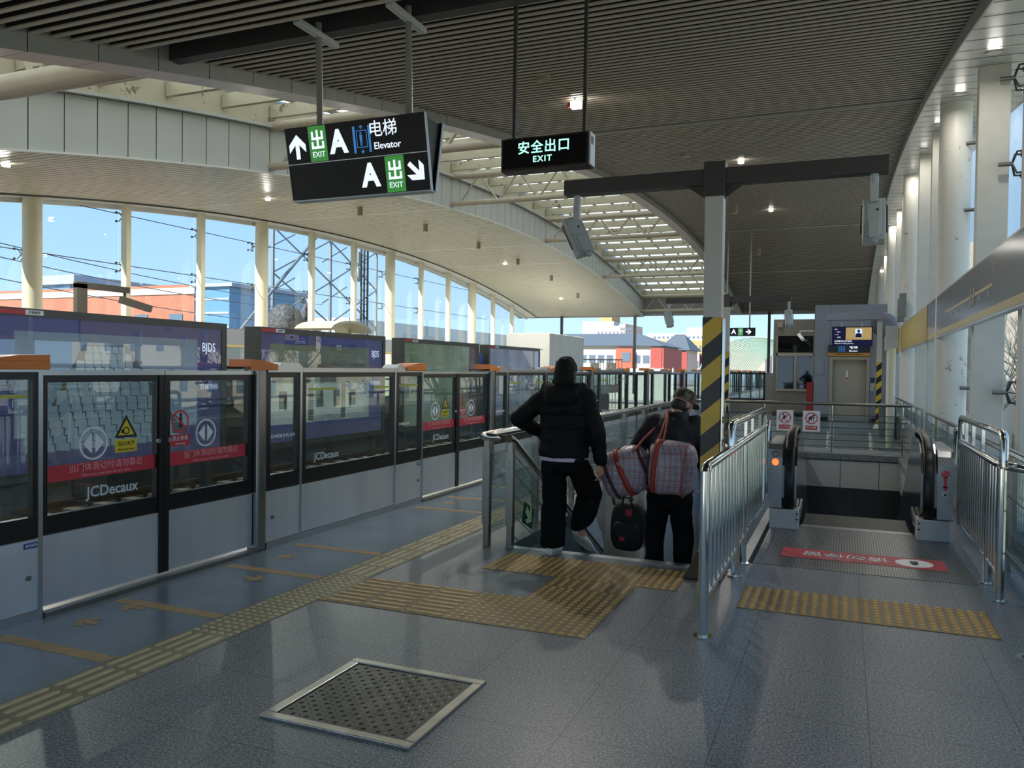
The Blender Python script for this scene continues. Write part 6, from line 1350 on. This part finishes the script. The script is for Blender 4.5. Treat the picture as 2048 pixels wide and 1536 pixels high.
def limb(mb, pts, rs):
    """tapering limb through joints, rounded at each joint"""
    P = []; R = []
    for i in range(len(pts) - 1):
        for t in np.linspace(0, 1, 5)[:-1]: P.append(V3(pts[i]).lerp(V3(pts[i + 1]), t)); R.append(rs[i] * (1 - t) + rs[i + 1] * t)
    P.append(V3(pts[-1])); R.append(rs[-1]); mb.tube(P, R, 16)
    for p, r in zip(pts, rs): mb.ell(p, (r * 0.99,) * 3, 14, 10)
def torso(mb, secs):
    """secs: (centre, half width, half depth, side vector)"""
    mb.loft([(c, V3(s) * w, V3((s[1] * -1, s[0], 0)) * d) for c, w, d, s in secs], 24)
def hand(mb, wrist, d, palm_n, thumb_side, s=1.0, curl=0.5):
    """palm plus five bent fingers; d = direction of the fingers, palm_n = direction the palm faces"""
    w = V3(wrist); d = V3(d).normalized(); n = V3(palm_n); n = (n - d * n.dot(d)).normalized(); x = d.cross(n) * thumb_side
    mb.loft([(w - d * 0.015, x * 0.026 * s, n * 0.019 * s), (w + d * 0.03 * s, x * 0.036 * s, n * 0.016 * s), (w + d * 0.085 * s, x * 0.041 * s, n * 0.013 * s), (w + d * 0.098 * s, x * 0.036 * s, n * 0.010 * s)], 14)
    for i, L in enumerate((0.072, 0.080, 0.075, 0.060)):
        b = w + (d * (0.088 - 0.004 * abs(i - 1)) + x * (0.029 - 0.0195 * i)) * s; a1 = 0.25 + curl * (0.5 + 0.08 * i); a2 = a1 + curl * 0.9; a3 = a2 + curl * 0.5
        p1 = b + (d * math.cos(a1) + n * math.sin(a1)) * L * 0.45 * s; p2 = p1 + (d * math.cos(a2) + n * math.sin(a2)) * L * 0.32 * s; p3 = p2 + (d * math.cos(a3) + n * math.sin(a3)) * L * 0.23 * s
        mb.tube([b, p1, p2, p3], [0.0095 * s, 0.0088 * s, 0.0078 * s, 0.0062 * s], 10)
        for p, r in ((p1, 0.0088), (p2, 0.0078), (p3, 0.0062)): mb.ell(p, (r * s,) * 3, 8, 6)
    b = w + (d * 0.03 + x * 0.030) * s; p1 = b + (d * 0.6 + x * 0.7 + n * 0.25).normalized() * 0.040 * s; p2 = p1 + (d * 0.9 + x * 0.25 + n * 0.35).normalized() * 0.030 * s
    mb.tube([b, p1, p2], [0.013 * s, 0.0105 * s, 0.0075 * s], 10); mb.ell(p2, (0.0075 * s,) * 3, 8, 6); mb.ell(p1, (0.0105 * s,) * 3, 8, 6)
def head(mb, c, fwd, up, s=1.0):
    """head with brow, nose, lips, chin and ears; c = middle of the head"""
    c = V3(c); f = V3(fwd).normalized(); u = V3(up); u = (u - f * u.dot(f)).normalized(); r = f.cross(u)
    Rm = Matrix((r, f, u)).transposed(); P = lambda a, b, d: c + (r * a + f * b + u * d) * s
    mb.ell(P(0, -0.006, 0.022), (0.074 * s, 0.094 * s, 0.094 * s), 24, 16, 0, Rm); mb.ell(P(0, 0.018, -0.045), (0.060 * s, 0.070 * s, 0.068 * s), 20, 14, 0, Rm)
    mb.ell(P(0, 0.056, -0.094), (0.026 * s, 0.026 * s, 0.022 * s), 12, 8, 0, Rm); mb.ell(P(0, 0.085, 0.026), (0.050 * s, 0.014 * s, 0.010 * s), 14, 8, 0, Rm)
    mb.loft([(P(0, 0.084, 0.012), r * 0.008 * s, f * 0.010 * s), (P(0, 0.100, -0.020), r * 0.012 * s, f * 0.013 * s), (P(0, 0.094, -0.034), r * 0.016 * s, f * 0.012 * s)], 10)
    mb.ell(P(0, 0.083, -0.056), (0.024 * s, 0.010 * s, 0.006 * s), 12, 6, 0, Rm); mb.ell(P(0, 0.081, -0.066), (0.021 * s, 0.010 * s, 0.007 * s), 12, 6, 0, Rm)
    for q in (-1, 1):
        mb.ell(P(q * 0.076, -0.008, -0.008), (0.010 * s, 0.020 * s, 0.032 * s), 12, 8, 0, Rm); mb.ell(P(q * 0.032, 0.078, 0.004), (0.013 * s, 0.010 * s, 0.008 * s), 10, 6, 0, Rm)
    return P, Rm, r, f, u
def eyes(root, P, Rm, s=1.0):
    for q in (-1, 1):
        m_ = MB(); m_.ell(P(q * 0.032, 0.0865, 0.004), (0.009 * s, 0.004 * s, 0.005 * s), 10, 6, 0, Rm); m_.build('eye', m_shoew, root)
def shoe(root, heel, toe, up, mat):
    h, t = V3(heel), V3(toe); d = (t - h).normalized(); L = (t - h).length; u = V3(up); u = (u - d * u.dot(d)).normalized(); x = d.cross(u)
    m_ = MB(); m_.loft([(h + u * 0.045, x * 0.028, u * 0.034), (h + d * 0.03 + u * 0.05, x * 0.036, u * 0.043), (h + d * L * 0.35 + u * 0.05, x * 0.038, u * 0.045), (h + d * L * 0.6 + u * 0.036, x * 0.045, u * 0.030), (h + d * L * 0.85 + u * 0.030, x * 0.043, u * 0.022), (t + u * 0.026, x * 0.022, u * 0.012)], 16); s_ = m_.build('shoe', mat, root)
    s_.modifiers.new('round', 'SUBSURF').levels = 1
    m_ = MB(); pr = []
    for k in range(20):
        a = 2 * PI * k / 20; pr.append(h + d * (L * 0.5 + (L * 0.52) * math.cos(a)) + x * (0.043 * math.sin(a) * (1 + 0.18 * math.cos(a))))
    m_._add([p for p in pr] + [p + u * 0.022 for p in pr], [list(range(20))[::-1], list(range(20, 40))] + [(k, (k + 1) % 20, 20 + (k + 1) % 20, 20 + k) for k in range(20)]); m_.build('sole', m_sole, s_)

SX = (1, 0, 0)
# --- the woman in black at the top of the stairs
root = thing('person', 'person in black hooded jacket and black trousers stepping onto the stairs, long dark hair', 'person', (-2.2, 6.3, 0.0))
hips = V3((-2.145, 6.31, 0.84)); sL, sR = V3((-2.345, 6.33, 1.305)), V3((-1.955, 6.34, 1.315)); eL, wL = V3((-2.555, 6.30, 1.12)), V3((-2.385, 6.47, 0.985)); eR, wR = V3((-1.865, 6.31, 1.03)), V3((-1.845, 6.36, 0.79))
hc = V3((-2.155, 6.37, 1.525)); kL, aL = V3((-2.235, 6.33, 0.44)), V3((-2.225, 6.25, 0.075)); kR, aR = V3((-1.975, 6.50, 0.50)), V3((-2.035, 6.43, 0.19)); hL, hR = V3((-2.235, 6.31, 0.80)), V3((-2.05, 6.31, 0.80))
mb = MB(); P, Rm, r_, f_, u_ = head(mb, hc, (0.10, 1, -0.12), (0, 0.1, 1)); limb(mb, [hc + V3((0, -0.01, -0.07)), V3((-2.15, 6.33, 1.36))], [0.055, 0.06])
torso(mb, [(V3((-2.15, 6.33, 1.36)), 0.10, 0.07, SX), (V3((-2.15, 6.33, 1.28)), 0.17, 0.09, SX), (V3((-2.15, 6.33, 1.05)), 0.14, 0.09, SX), (hips, 0.15, 0.10, SX)])
limb(mb, [sL, eL, wL], [0.05, 0.04, 0.027]); limb(mb, [sR, eR, wR], [0.05, 0.04, 0.027]); limb(mb, [hL, kL, aL], [0.075, 0.05, 0.035]); limb(mb, [hR, kR, aR], [0.075, 0.05, 0.035])
limb(mb, [aL, V3((-2.225, 6.40, 0.03))], [0.035, 0.025]); limb(mb, [aR, V3((-2.01, 6.49, 0.11))], [0.033, 0.022])
hand(mb, wR + V3((0, 0.0, -0.02)), (0.03, 0.10, -1), (-1, 0.2, 0), -1, 1.0, 0.45); hand(mb, wL, (0.75, 0.55, -0.35), (0, -0.2, -1), 1, 1.0, 0.5)
remesh(mb.build('body', m_skin, root), 0.0065, 3); eyes(root, P, Rm)
mb = MB(); torso(mb, [(V3((-2.15, 6.345, 1.415)), 0.085, 0.085, SX), (V3((-2.15, 6.34, 1.36)), 0.155, 0.11, SX), (V3((-2.15, 6.33, 1.29)), 0.215, 0.135, SX), (V3((-2.15, 6.33, 1.15)), 0.215, 0.15, SX), (V3((-2.15, 6.32, 0.98)), 0.205, 0.15, SX), (V3((-2.15, 6.31, 0.86)), 0.215, 0.15, SX), (V3((-2.15, 6.31, 0.815)), 0.212, 0.148, SX)])
limb(mb, [sL + V3((0.02, 0, 0)), eL, wL.lerp(eL, 0.12)], [0.085, 0.075, 0.052]); limb(mb, [sR - V3((0.02, 0, 0)), eR, wR.lerp(eR, 0.05)], [0.085, 0.072, 0.055])
for a in np.linspace(-1, 1, 11): mb.ell((-2.15 + 0.15 * a, 6.31 - 0.10 * (1 - a * a), 1.385 - 0.02 * (1 - a * a)), (0.055, 0.055, 0.06), 12, 8)
mb.ell((-2.15, 6.22, 1.33), (0.155, 0.06, 0.10), 18, 12)
for z in (1.19, 1.08, 0.97, 0.875): mb.tube([V3((-2.15 + 0.217 * math.cos(t), 6.32 + 0.152 * math.sin(t), z)) for t in np.linspace(0, 2 * PI, 24, endpoint=False)], 0.008, 6, closed=True)
remesh(mb.build('jacket', m_jackb, root), 0.011, 3, 0.022, 0.10)
mb = MB(); mb.loft([(V3((-2.15, 6.31, 0.825)), V3((0.200, 0, 0)), V3((0, 0.138, 0))), (V3((-2.15, 6.31, 0.79)), V3((0.198, 0, 0)), V3((0, 0.136, 0)))], 28); mb.build('shirt_hem', m_shirt, root)
mb = MB(); torso(mb, [(V3((-2.15, 6.31, 0.90)), 0.18, 0.12, SX), (V3((-2.145, 6.31, 0.78)), 0.192, 0.135, SX), (V3((-2.14, 6.31, 0.70)), 0.175, 0.12, SX)])
mb.loft([(V3((-2.235, 6.31, 0.80)), V3((0.108, 0, 0)), V3((0, 0.11, 0))), (kL, V3((0.105, 0, 0)), V3((0, 0.105, 0))), (V3((-2.225, 6.28, 0.20)), V3((0.108, 0, 0)), V3((0, 0.108, 0))), (V3((-2.222, 6.275, 0.075)), V3((0.098, 0, 0)), V3((0, 0.10, 0)))], 20)
mb.loft([(hR, V3((0.108, 0, 0)), V3((0, 0.11, 0))), (kR, V3((0.108, 0.0, 0)), V3((0, 0.10, 0.05))), (aR.lerp(kR, 0.55), V3((0.112, 0, 0)), V3((0, 0.10, 0.04))), (aR.lerp(kR, 0.15), V3((0.10, 0, 0.02)), V3((0, 0.095, 0.04)))], 20)
mb.ell(kR, (0.106, 0.10, 0.10), 16, 12)
remesh(mb.build('trousers', m_trb, root), 0.011, 3, 0.03, 0.12)
shoe(root, (-2.225, 6.19, 0.004), (-2.215, 6.44, 0.004), (0, 0, 1), m_shoew); shoe(root, (-2.085, 6.385, 0.16), (-1.965, 6.53, 0.005), (0.1, 0.65, 0.75), m_shoew)
mb = MB(); mb.ell(hc + V3((0, -0.012, 0.032)), (0.086, 0.108, 0.103), 24, 16, 0, Rm)
mb.loft([(hc + V3((0, -0.03, 0.05)), V3((0.085, 0, 0)), V3((0, 0.09, 0))), (hc + V3((0, -0.055, -0.03)), V3((0.092, 0, 0)), V3((0, 0.075, 0))), (hc + V3((-0.01, -0.075, -0.10)), V3((0.098, 0, 0)), V3((0, 0.06, 0))), (hc + V3((-0.02, -0.10, -0.17)), V3((0.085, 0, 0)), V3((0, 0.045, 0))), (hc + V3((-0.02, -0.105, -0.235)), V3((0.055, 0, 0)), V3((0, 0.03, 0)))], 20)
o = remesh(mb.build('hair', m_hair, root), 0.008, 2, 0.018, 0.04)
# --- the man with the cap and the plaid bags, two steps down
root = thing('person', 'person in navy jacket and camouflage cap stooping under plaid bags on the stairs', 'person', (-1.38, 6.95, -0.33))
hips = V3((-1.385, 6.90, 0.50)); hc = V3((-1.315, 7.10, 1.255)); sL, sR = V3((-1.565, 6.99, 1.09)), V3((-1.165, 7.00, 1.08)); eL, wL = V3((-1.69, 6.97, 0.88)), V3((-1.585, 7.18, 0.93)); eR, wR = V3((-1.095, 6.97, 0.83)), V3((-1.10, 7.02, 0.60))
kL, aL = V3((-1.52, 6.98, 0.10)), V3((-1.505, 6.90, -0.25)); kR, aR = V3((-1.28, 7.02, 0.10)), V3((-1.265, 6.93, -0.25)); hL, hR = V3((-1.475, 6.92, 0.48)), V3((-1.295, 6.92, 0.48))
mb = MB(); P, Rm, r_, f_, u_ = head(mb, hc, (0.55, 0.75, -0.42), (0.25, 0.25, 1)); limb(mb, [hc + V3((-0.03, -0.03, -0.06)), V3((-1.365, 7.00, 1.12))], [0.056, 0.06])
torso(mb, [(V3((-1.365, 7.00, 1.13)), 0.10, 0.07, SX), (V3((-1.365, 6.99, 1.05)), 0.165, 0.09, SX), (V3((-1.37, 6.95, 0.78)), 0.14, 0.095, SX), (hips, 0.15, 0.10, SX)])
limb(mb, [sL, eL, wL], [0.05, 0.04, 0.028]); limb(mb, [sR, eR, wR], [0.05, 0.04, 0.028]); limb(mb, [hL, kL, aL], [0.075, 0.05, 0.036]); limb(mb, [hR, kR, aR], [0.075, 0.05, 0.036])
limb(mb, [aL, V3((-1.505, 7.06, -0.29))], [0.036, 0.026]); limb(mb, [aR, V3((-1.265, 7.09, -0.29))], [0.036, 0.026])
hand(mb, wL, (0.5, -0.1, 0.85), (0.3, -0.9, 0), 1, 1.0, 0.9); hand(mb, wR, (0.0, 0.15, -1), (-1, 0, 0), -1, 1.0, 0.9)
remesh(mb.build('body', m_skin, root), 0.0065, 3); eyes(root, P, Rm)
mb = MB(); torso(mb, [(V3((-1.355, 7.01, 1.175)), 0.085, 0.08, SX), (V3((-1.36, 7.00, 1.13)), 0.15, 0.11, SX), (V3((-1.365, 6.98, 1.06)), 0.215, 0.135, SX), (V3((-1.37, 6.96, 0.90)), 0.215, 0.145, SX), (V3((-1.375, 6.93, 0.68)), 0.20, 0.145, SX), (V3((-1.385, 6.91, 0.50)), 0.205, 0.145, SX)])
limb(mb, [sL + V3((0.02, 0, 0)), eL, wL.lerp(eL, 0.1)], [0.09, 0.072, 0.05]); limb(mb, [sR - V3((0.02, 0, 0)), eR, wR.lerp(eR, 0.1)], [0.09, 0.072, 0.052])
mb.tube([V3((-1.35 + 0.085 * math.cos(t), 7.02 + 0.075 * math.sin(t), 1.175)) for t in np.linspace(0, 2 * PI, 20, endpoint=False)], 0.022, 8, closed=True)
remesh(mb.build('jacket', m_navyj, root), 0.011, 3, 0.024, 0.10)
mb = MB(); torso(mb, [(V3((-1.385, 6.90, 0.58)), 0.18, 0.125, SX), (V3((-1.385, 6.90, 0.47)), 0.188, 0.135, SX), (V3((-1.385, 6.91, 0.38)), 0.17, 0.12, SX)])
limb(mb, [hL, kL, aL], [0.105, 0.088, 0.078]); limb(mb, [hR, kR, aR], [0.105, 0.088, 0.078]); remesh(mb.build('trousers', m_trb, root), 0.011, 3, 0.032, 0.11)
shoe(root, (-1.505, 6.84, -0.326), (-1.505, 7.10, -0.326), (0, 0, 1), m_shoed); shoe(root, (-1.265, 6.86, -0.326), (-1.265, 7.12, -0.326), (0, 0, 1), m_shoed)
mb = MB(); mb.ell(hc - f_ * 0.02 - u_ * 0.02, (0.078, 0.088, 0.075), 20, 12, 0, Rm); remesh(mb.build('hair', M('grey_hair', '#2c2826', 0.6), root), 0.008, 2)
m_camo = camo()
mb = MB(); mb.loft([(hc + u_ * 0.028 - f_ * 0.008, r_ * 0.088, f_ * 0.106), (hc + u_ * 0.075 - f_ * 0.006, r_ * 0.090, f_ * 0.108), (hc + u_ * 0.112, r_ * 0.082, f_ * 0.10), (hc + u_ * 0.128, r_ * 0.06, f_ * 0.076), (hc + u_ * 0.132, r_ * 0.01, f_ * 0.012)], 24); cp = mb.build('cap', m_camo, root)
mb = MB(); n = 14; top = [hc + u_ * 0.042 + f_ * (0.085 + 0.085 * math.sin(PI * k / (n - 1))) + r_ * (0.086 * math.cos(PI * k / (n - 1))) - u_ * 0.022 * math.sin(PI * k / (n - 1)) for k in range(n)]
bot = [p - u_ * 0.006 for p in top]; mb._add(top + bot, [list(range(n)), list(range(n, 2 * n))[::-1]] + [(k, (k + 1) % n, n + (k + 1) % n, n + k) for k in range(n)]); mb.build('visor', m_camo, cp)
# --- a third person lower down, in a pale coat
root = thing('person', 'person in a long pale coat far down the stairs, mostly hidden by the plaid bags', 'person', (-2.08, 8.05, -0.99))
hc = V3((-2.10, 8.12, 0.585)); 
mb = MB(); P, Rm, r_, f_, u_ = head(mb, hc, (0, 1, -0.1), (0, 0.1, 1)); limb(mb, [hc + V3((0, -0.01, -0.07)), V3((-2.09, 8.08, 0.43))], [0.055, 0.06])
torso(mb, [(V3((-2.09, 8.08, 0.42)), 0.10, 0.07, SX), (V3((-2.09, 8.08, 0.34)), 0.16, 0.09, SX), (V3((-2.08, 8.06, 0.1)), 0.14, 0.09, SX), (V3((-2.08, 8.05, -0.10)), 0.15, 0.10, SX)])
for s in (-1, 1): limb(mb, [V3((-2.09 + s * 0.18, 8.08, 0.36)), V3((-2.09 + s * 0.24, 8.06, 0.08)), V3((-2.09 + s * 0.22, 8.14, -0.15))], [0.05, 0.04, 0.028]); limb(mb, [V3((-2.08 + s * 0.09, 8.05, -0.14)), V3((-2.08 + s * 0.1, 8.08, -0.52)), V3((-2.08 + s * 0.1, 8.03, -0.92))], [0.075, 0.05, 0.036]); hand(mb, V3((-2.09 + s * 0.22, 8.14, -0.16)), (0, 0.1, -1), (-s, 0, 0), -s, 1.0, 0.5); limb(mb, [V3((-2.08 + s * 0.1, 8.03, -0.93)), V3((-2.08 + s * 0.1, 8.16, -0.96))], [0.035, 0.025])
remesh(mb.build('body', m_skin, root), 0.0065, 3); eyes(root, P, Rm)
mb = MB(); torso(mb, [(V3((-2.09, 8.09, 0.47)), 0.09, 0.08, SX), (V3((-2.09, 8.08, 0.42)), 0.15, 0.11, SX), (V3((-2.09, 8.08, 0.34)), 0.20, 0.13, SX), (V3((-2.085, 8.06, 0.1)), 0.185, 0.135, SX), (V3((-2.08, 8.05, -0.15)), 0.20, 0.15, SX), (V3((-2.08, 8.05, -0.55)), 0.22, 0.16, SX)])
for s in (-1, 1): limb(mb, [V3((-2.09 + s * 0.17, 8.08, 0.36)), V3((-2.09 + s * 0.24, 8.06, 0.08)), V3((-2.09 + s * 0.22, 8.14, -0.13))], [0.08, 0.065, 0.05])
remesh(mb.build('coat', m_coat, root), 0.012, 3, 0.025, 0.12)
mb = MB()
for s in (-1, 1): limb(mb, [V3((-2.08 + s * 0.09, 8.05, -0.45)), V3((-2.08 + s * 0.1, 8.08, -0.62)), V3((-2.08 + s * 0.1, 8.03, -0.92))], [0.09, 0.08, 0.07])
mb.ell((-2.08, 8.05, -0.46), (0.17, 0.1, 0.08), 16, 10); remesh(mb.build('trousers', m_coat, root), 0.012, 3, 0.02, 0.1)
for s in (-1, 1): shoe(root, (-2.08 + s * 0.1, 7.97, -0.986), (-2.08 + s * 0.1, 8.21, -0.986), (0, 0, 1), m_shoed)
mb = MB(); mb.ell(hc + V3((0, -0.012, 0.03)), (0.084, 0.104, 0.10), 20, 14, 0, Rm); mb.ell(hc + V3((0, -0.06, -0.06)), (0.08, 0.06, 0.10), 16, 10); remesh(mb.build('hair', M('brown_hair', '#3a2420', 0.5), root), 0.008, 2, 0.015, 0.04)
# --- bags
def plaid():
    t = NT('plaid_weave'); sp = t.n.new('ShaderNodeSeparateXYZ'); t.l.new(t.coords(), sp.inputs[0])
    st = [(0.0, '#c4c2cc'), (0.10, '#a8423c'), (0.22, '#b96e70'), (0.30, '#c9c8d2'), (0.36, '#3c4468'), (0.40, '#c9c8d2'), (0.50, '#7c88b4'), (0.58, '#c4c2cc'), (0.66, '#a03a38'), (0.78, '#c9c8d2'), (0.86, '#34344a'), (0.90, '#c0bcc8')]
    def s(sock, per):
        c = t.ramp(t.math('FRACT', t.math('DIVIDE', sock, per)), st); return c
    a = s(t.math('ADD', sp.outputs[0], t.math('MULTIPLY', sp.outputs[1], 0.6)), 0.095); b = s(sp.outputs[2], 0.11)
    for nd in t.n:
        if nd.type == 'VALTORGB': nd.color_ramp.interpolation = 'CONSTANT'
    mx = t.n.new('ShaderNodeMix'); mx.data_type = 'RGBA'; mx.blend_type = 'MULTIPLY'; mx.inputs[0].default_value = 0.85; t.l.new(a, mx.inputs[6]); t.l.new(b, mx.inputs[7])
    c = t.mix(0.25, mx.outputs[2], lin('#d8d6e0')); t.bsdf(c, 0.35, 0, 0.5, t.noise(9, 4), 0.5, 0.03); return t.m
m_plaid = plaid(); m_rstrap = M('red_strap', '#9c3527', 0.6); m_dstrap = M('brown_piping', '#3a1f1e', 0.6)
def sup(c, r, ang, e=0.55, nu=36, nv=22):
    c = V3(c); Rm = Matrix.Rotation(ang, 3, 'Y'); v = []; f = []; sg = lambda x, p: math.copysign(abs(x) ** p, x)
    for j in range(nv + 1):
        th = -PI / 2 + PI * j / nv
        for i in range(nu):
            ph = 2 * PI * i / nu; v.append(c + Rm @ V3((r[0] * sg(math.sin(th), e), r[1] * sg(math.cos(th), e) * sg(math.cos(ph), 0.75), r[2] * sg(math.cos(th), e) * sg(math.sin(ph), 0.75))))
    for j in range(nv):
        for i in range(nu): f.append((j * nu + i, j * nu + (i + 1) % nu, (j + 1) * nu + (i + 1) % nu, (j + 1) * nu + i))
    return v, f, Rm
def bag(c, r, ang, label, straps, name='plaid_bag'):
    root = thing(name, label, 'bag', c, 'plaid woven bags on the stooping person')
    v, f, Rm = sup(c, r, ang); mb = MB(); mb._add(v, f, 0, True); o = mb.build('body', m_plaid, root); d = o.modifiers.new('folds', 'DISPLACE'); tx = bpy.data.textures.get('bagfold') or bpy.data.textures.new('bagfold', 'CLOUDS'); tx.noise_scale = 0.16; d.texture = tx; d.strength = 0.05; d.mid_level = 0.5; d.texture_coords = 'LOCAL'
    def ring(a, mat, nm, w):
        e = 0.55; th = math.asin(min(1, abs(a)) ** (1 / e)) * (1 if a >= 0 else -1); k = math.cos(th) ** e; m_ = MB(); secs = []
        pts = [V3(c) + Rm @ V3((r[0] * a, (r[1] * k + 0.012) * math.copysign(abs(math.cos(p)) ** 0.75, math.cos(p)), (r[2] * k + 0.012) * math.copysign(abs(math.sin(p)) ** 0.75, math.sin(p)))) for p in np.linspace(0, 2 * PI, 40, endpoint=False)]
        ax = Rm @ V3((1, 0, 0)); n = len(pts); m_._add([p - ax * w for p in pts] + [p + ax * w for p in pts], [(i, (i + 1) % n, n + (i + 1) % n, n + i) for i in range(n)], 0, True); q = m_.build(nm, mat, root); s = q.modifiers.new('thick', 'SOLIDIFY'); s.thickness = 0.006
    for a, mat, nm, w in straps: ring(a, mat, nm, w)
    return root
b = bag((-1.30, 6.585, 0.745), (0.195, 0.15, 0.225), 0.10, 'large red and blue plaid woven bag with red handle, nearer the striped post', ((-0.62, m_rstrap, 'strap', 0.022), (-0.9, m_dstrap, 'piping', 0.010), (0.6, m_redfl, 'seam', 0.004)))
m_ = MB()
for dx in (0, 0.05): m_.tube([(-1.42 + dx, 6.50, 0.93), (-1.405 + dx * 0.6, 6.66, 1.04), (-1.40 + dx * 0.2, 6.80, 1.14), (-1.42, 6.96, 1.20)], 0.010, 8)
m_.build('handle', m_rstrap, b)
b = bag((-1.70, 6.645, 0.685), (0.215, 0.15, 0.20), -0.42, 'large plaid woven bag with red strap hanging left of the other one', ((0.0, m_rstrap, 'strap', 0.022), (-0.55, m_dstrap, 'piping', 0.012), (0.88, m_dstrap, 'piping', 0.012)))
m_ = MB(); m_.tube([(-1.60, 6.52, 0.88), (-1.56, 6.68, 0.97), (-1.50, 6.82, 1.05)], 0.010, 8); m_.build('handle', m_rstrap, b)
m_bp = M('black_backpack', '#111214', 0.6, var=0.2, vs=12, bump=0.3, bs=20)
bp = thing('backpack', 'black backpack with red tag hanging below the plaid bags', 'bag', (-1.93, 7.66, 0.05))
v, f, Rm = sup((-1.93, 7.66, 0.02), (0.17, 0.10, 0.245), 0.05, 0.6); mb = MB(); mb._add(v, f, 0, True); mb.build('body', m_bp, bp)
mb = MB(); v, f, Rm = sup((-1.93, 7.56, -0.06), (0.13, 0.05, 0.14), 0.05, 0.5); mb._add(v, f, 0, True); mb.build('pocket', m_bp, bp)
mb = MB(); mb.tube([(-1.98, 7.60, 0.24), (-1.96, 7.57, 0.31), (-1.90, 7.57, 0.31), (-1.88, 7.60, 0.24)], 0.010, 8); mb.build('handle', m_bp, bp); mb = MB(); mb.box(-1.93, -1.87, 7.545, 7.55, 0.14, 0.20); mb.build('red_tag', m_red, bp); mb = MB(); mb.box(-1.98, -1.93, 7.505, 7.51, -0.10, -0.06); mb.build('red_tag', m_red, bp)
for s in (-1, 1): mb = MB(); mb.tube([(-1.99 + s * 0.09, 7.68, 0.22), (-2.05 + s * 0.10, 7.78, 0.38), (-2.08 + s * 0.11, 7.90, 0.44), (-2.08 + s * 0.12, 8.05, 0.45)], 0.016, 8); mb.build('shoulder_strap', m_bp, bp)
su = thing('black_holdall', 'black holdall hanging by the right leg of the stooping person behind the fence', 'bag', (-1.06, 7.05, 0.15))
v, f, Rm = sup((-1.045, 7.10, 0.17), (0.08, 0.20, 0.27), 0.0, 0.5); mb = MB(); mb._add(v, f, 0, True); mb.build('body', m_bp, su); mb = MB(); mb.tube([(-1.08, 6.98, 0.42), (-1.09, 7.0, 0.52), (-1.09, 7.08, 0.52), (-1.08, 7.14, 0.42)], 0.012, 8); mb.build('handle', m_bp, su)
finish_text()
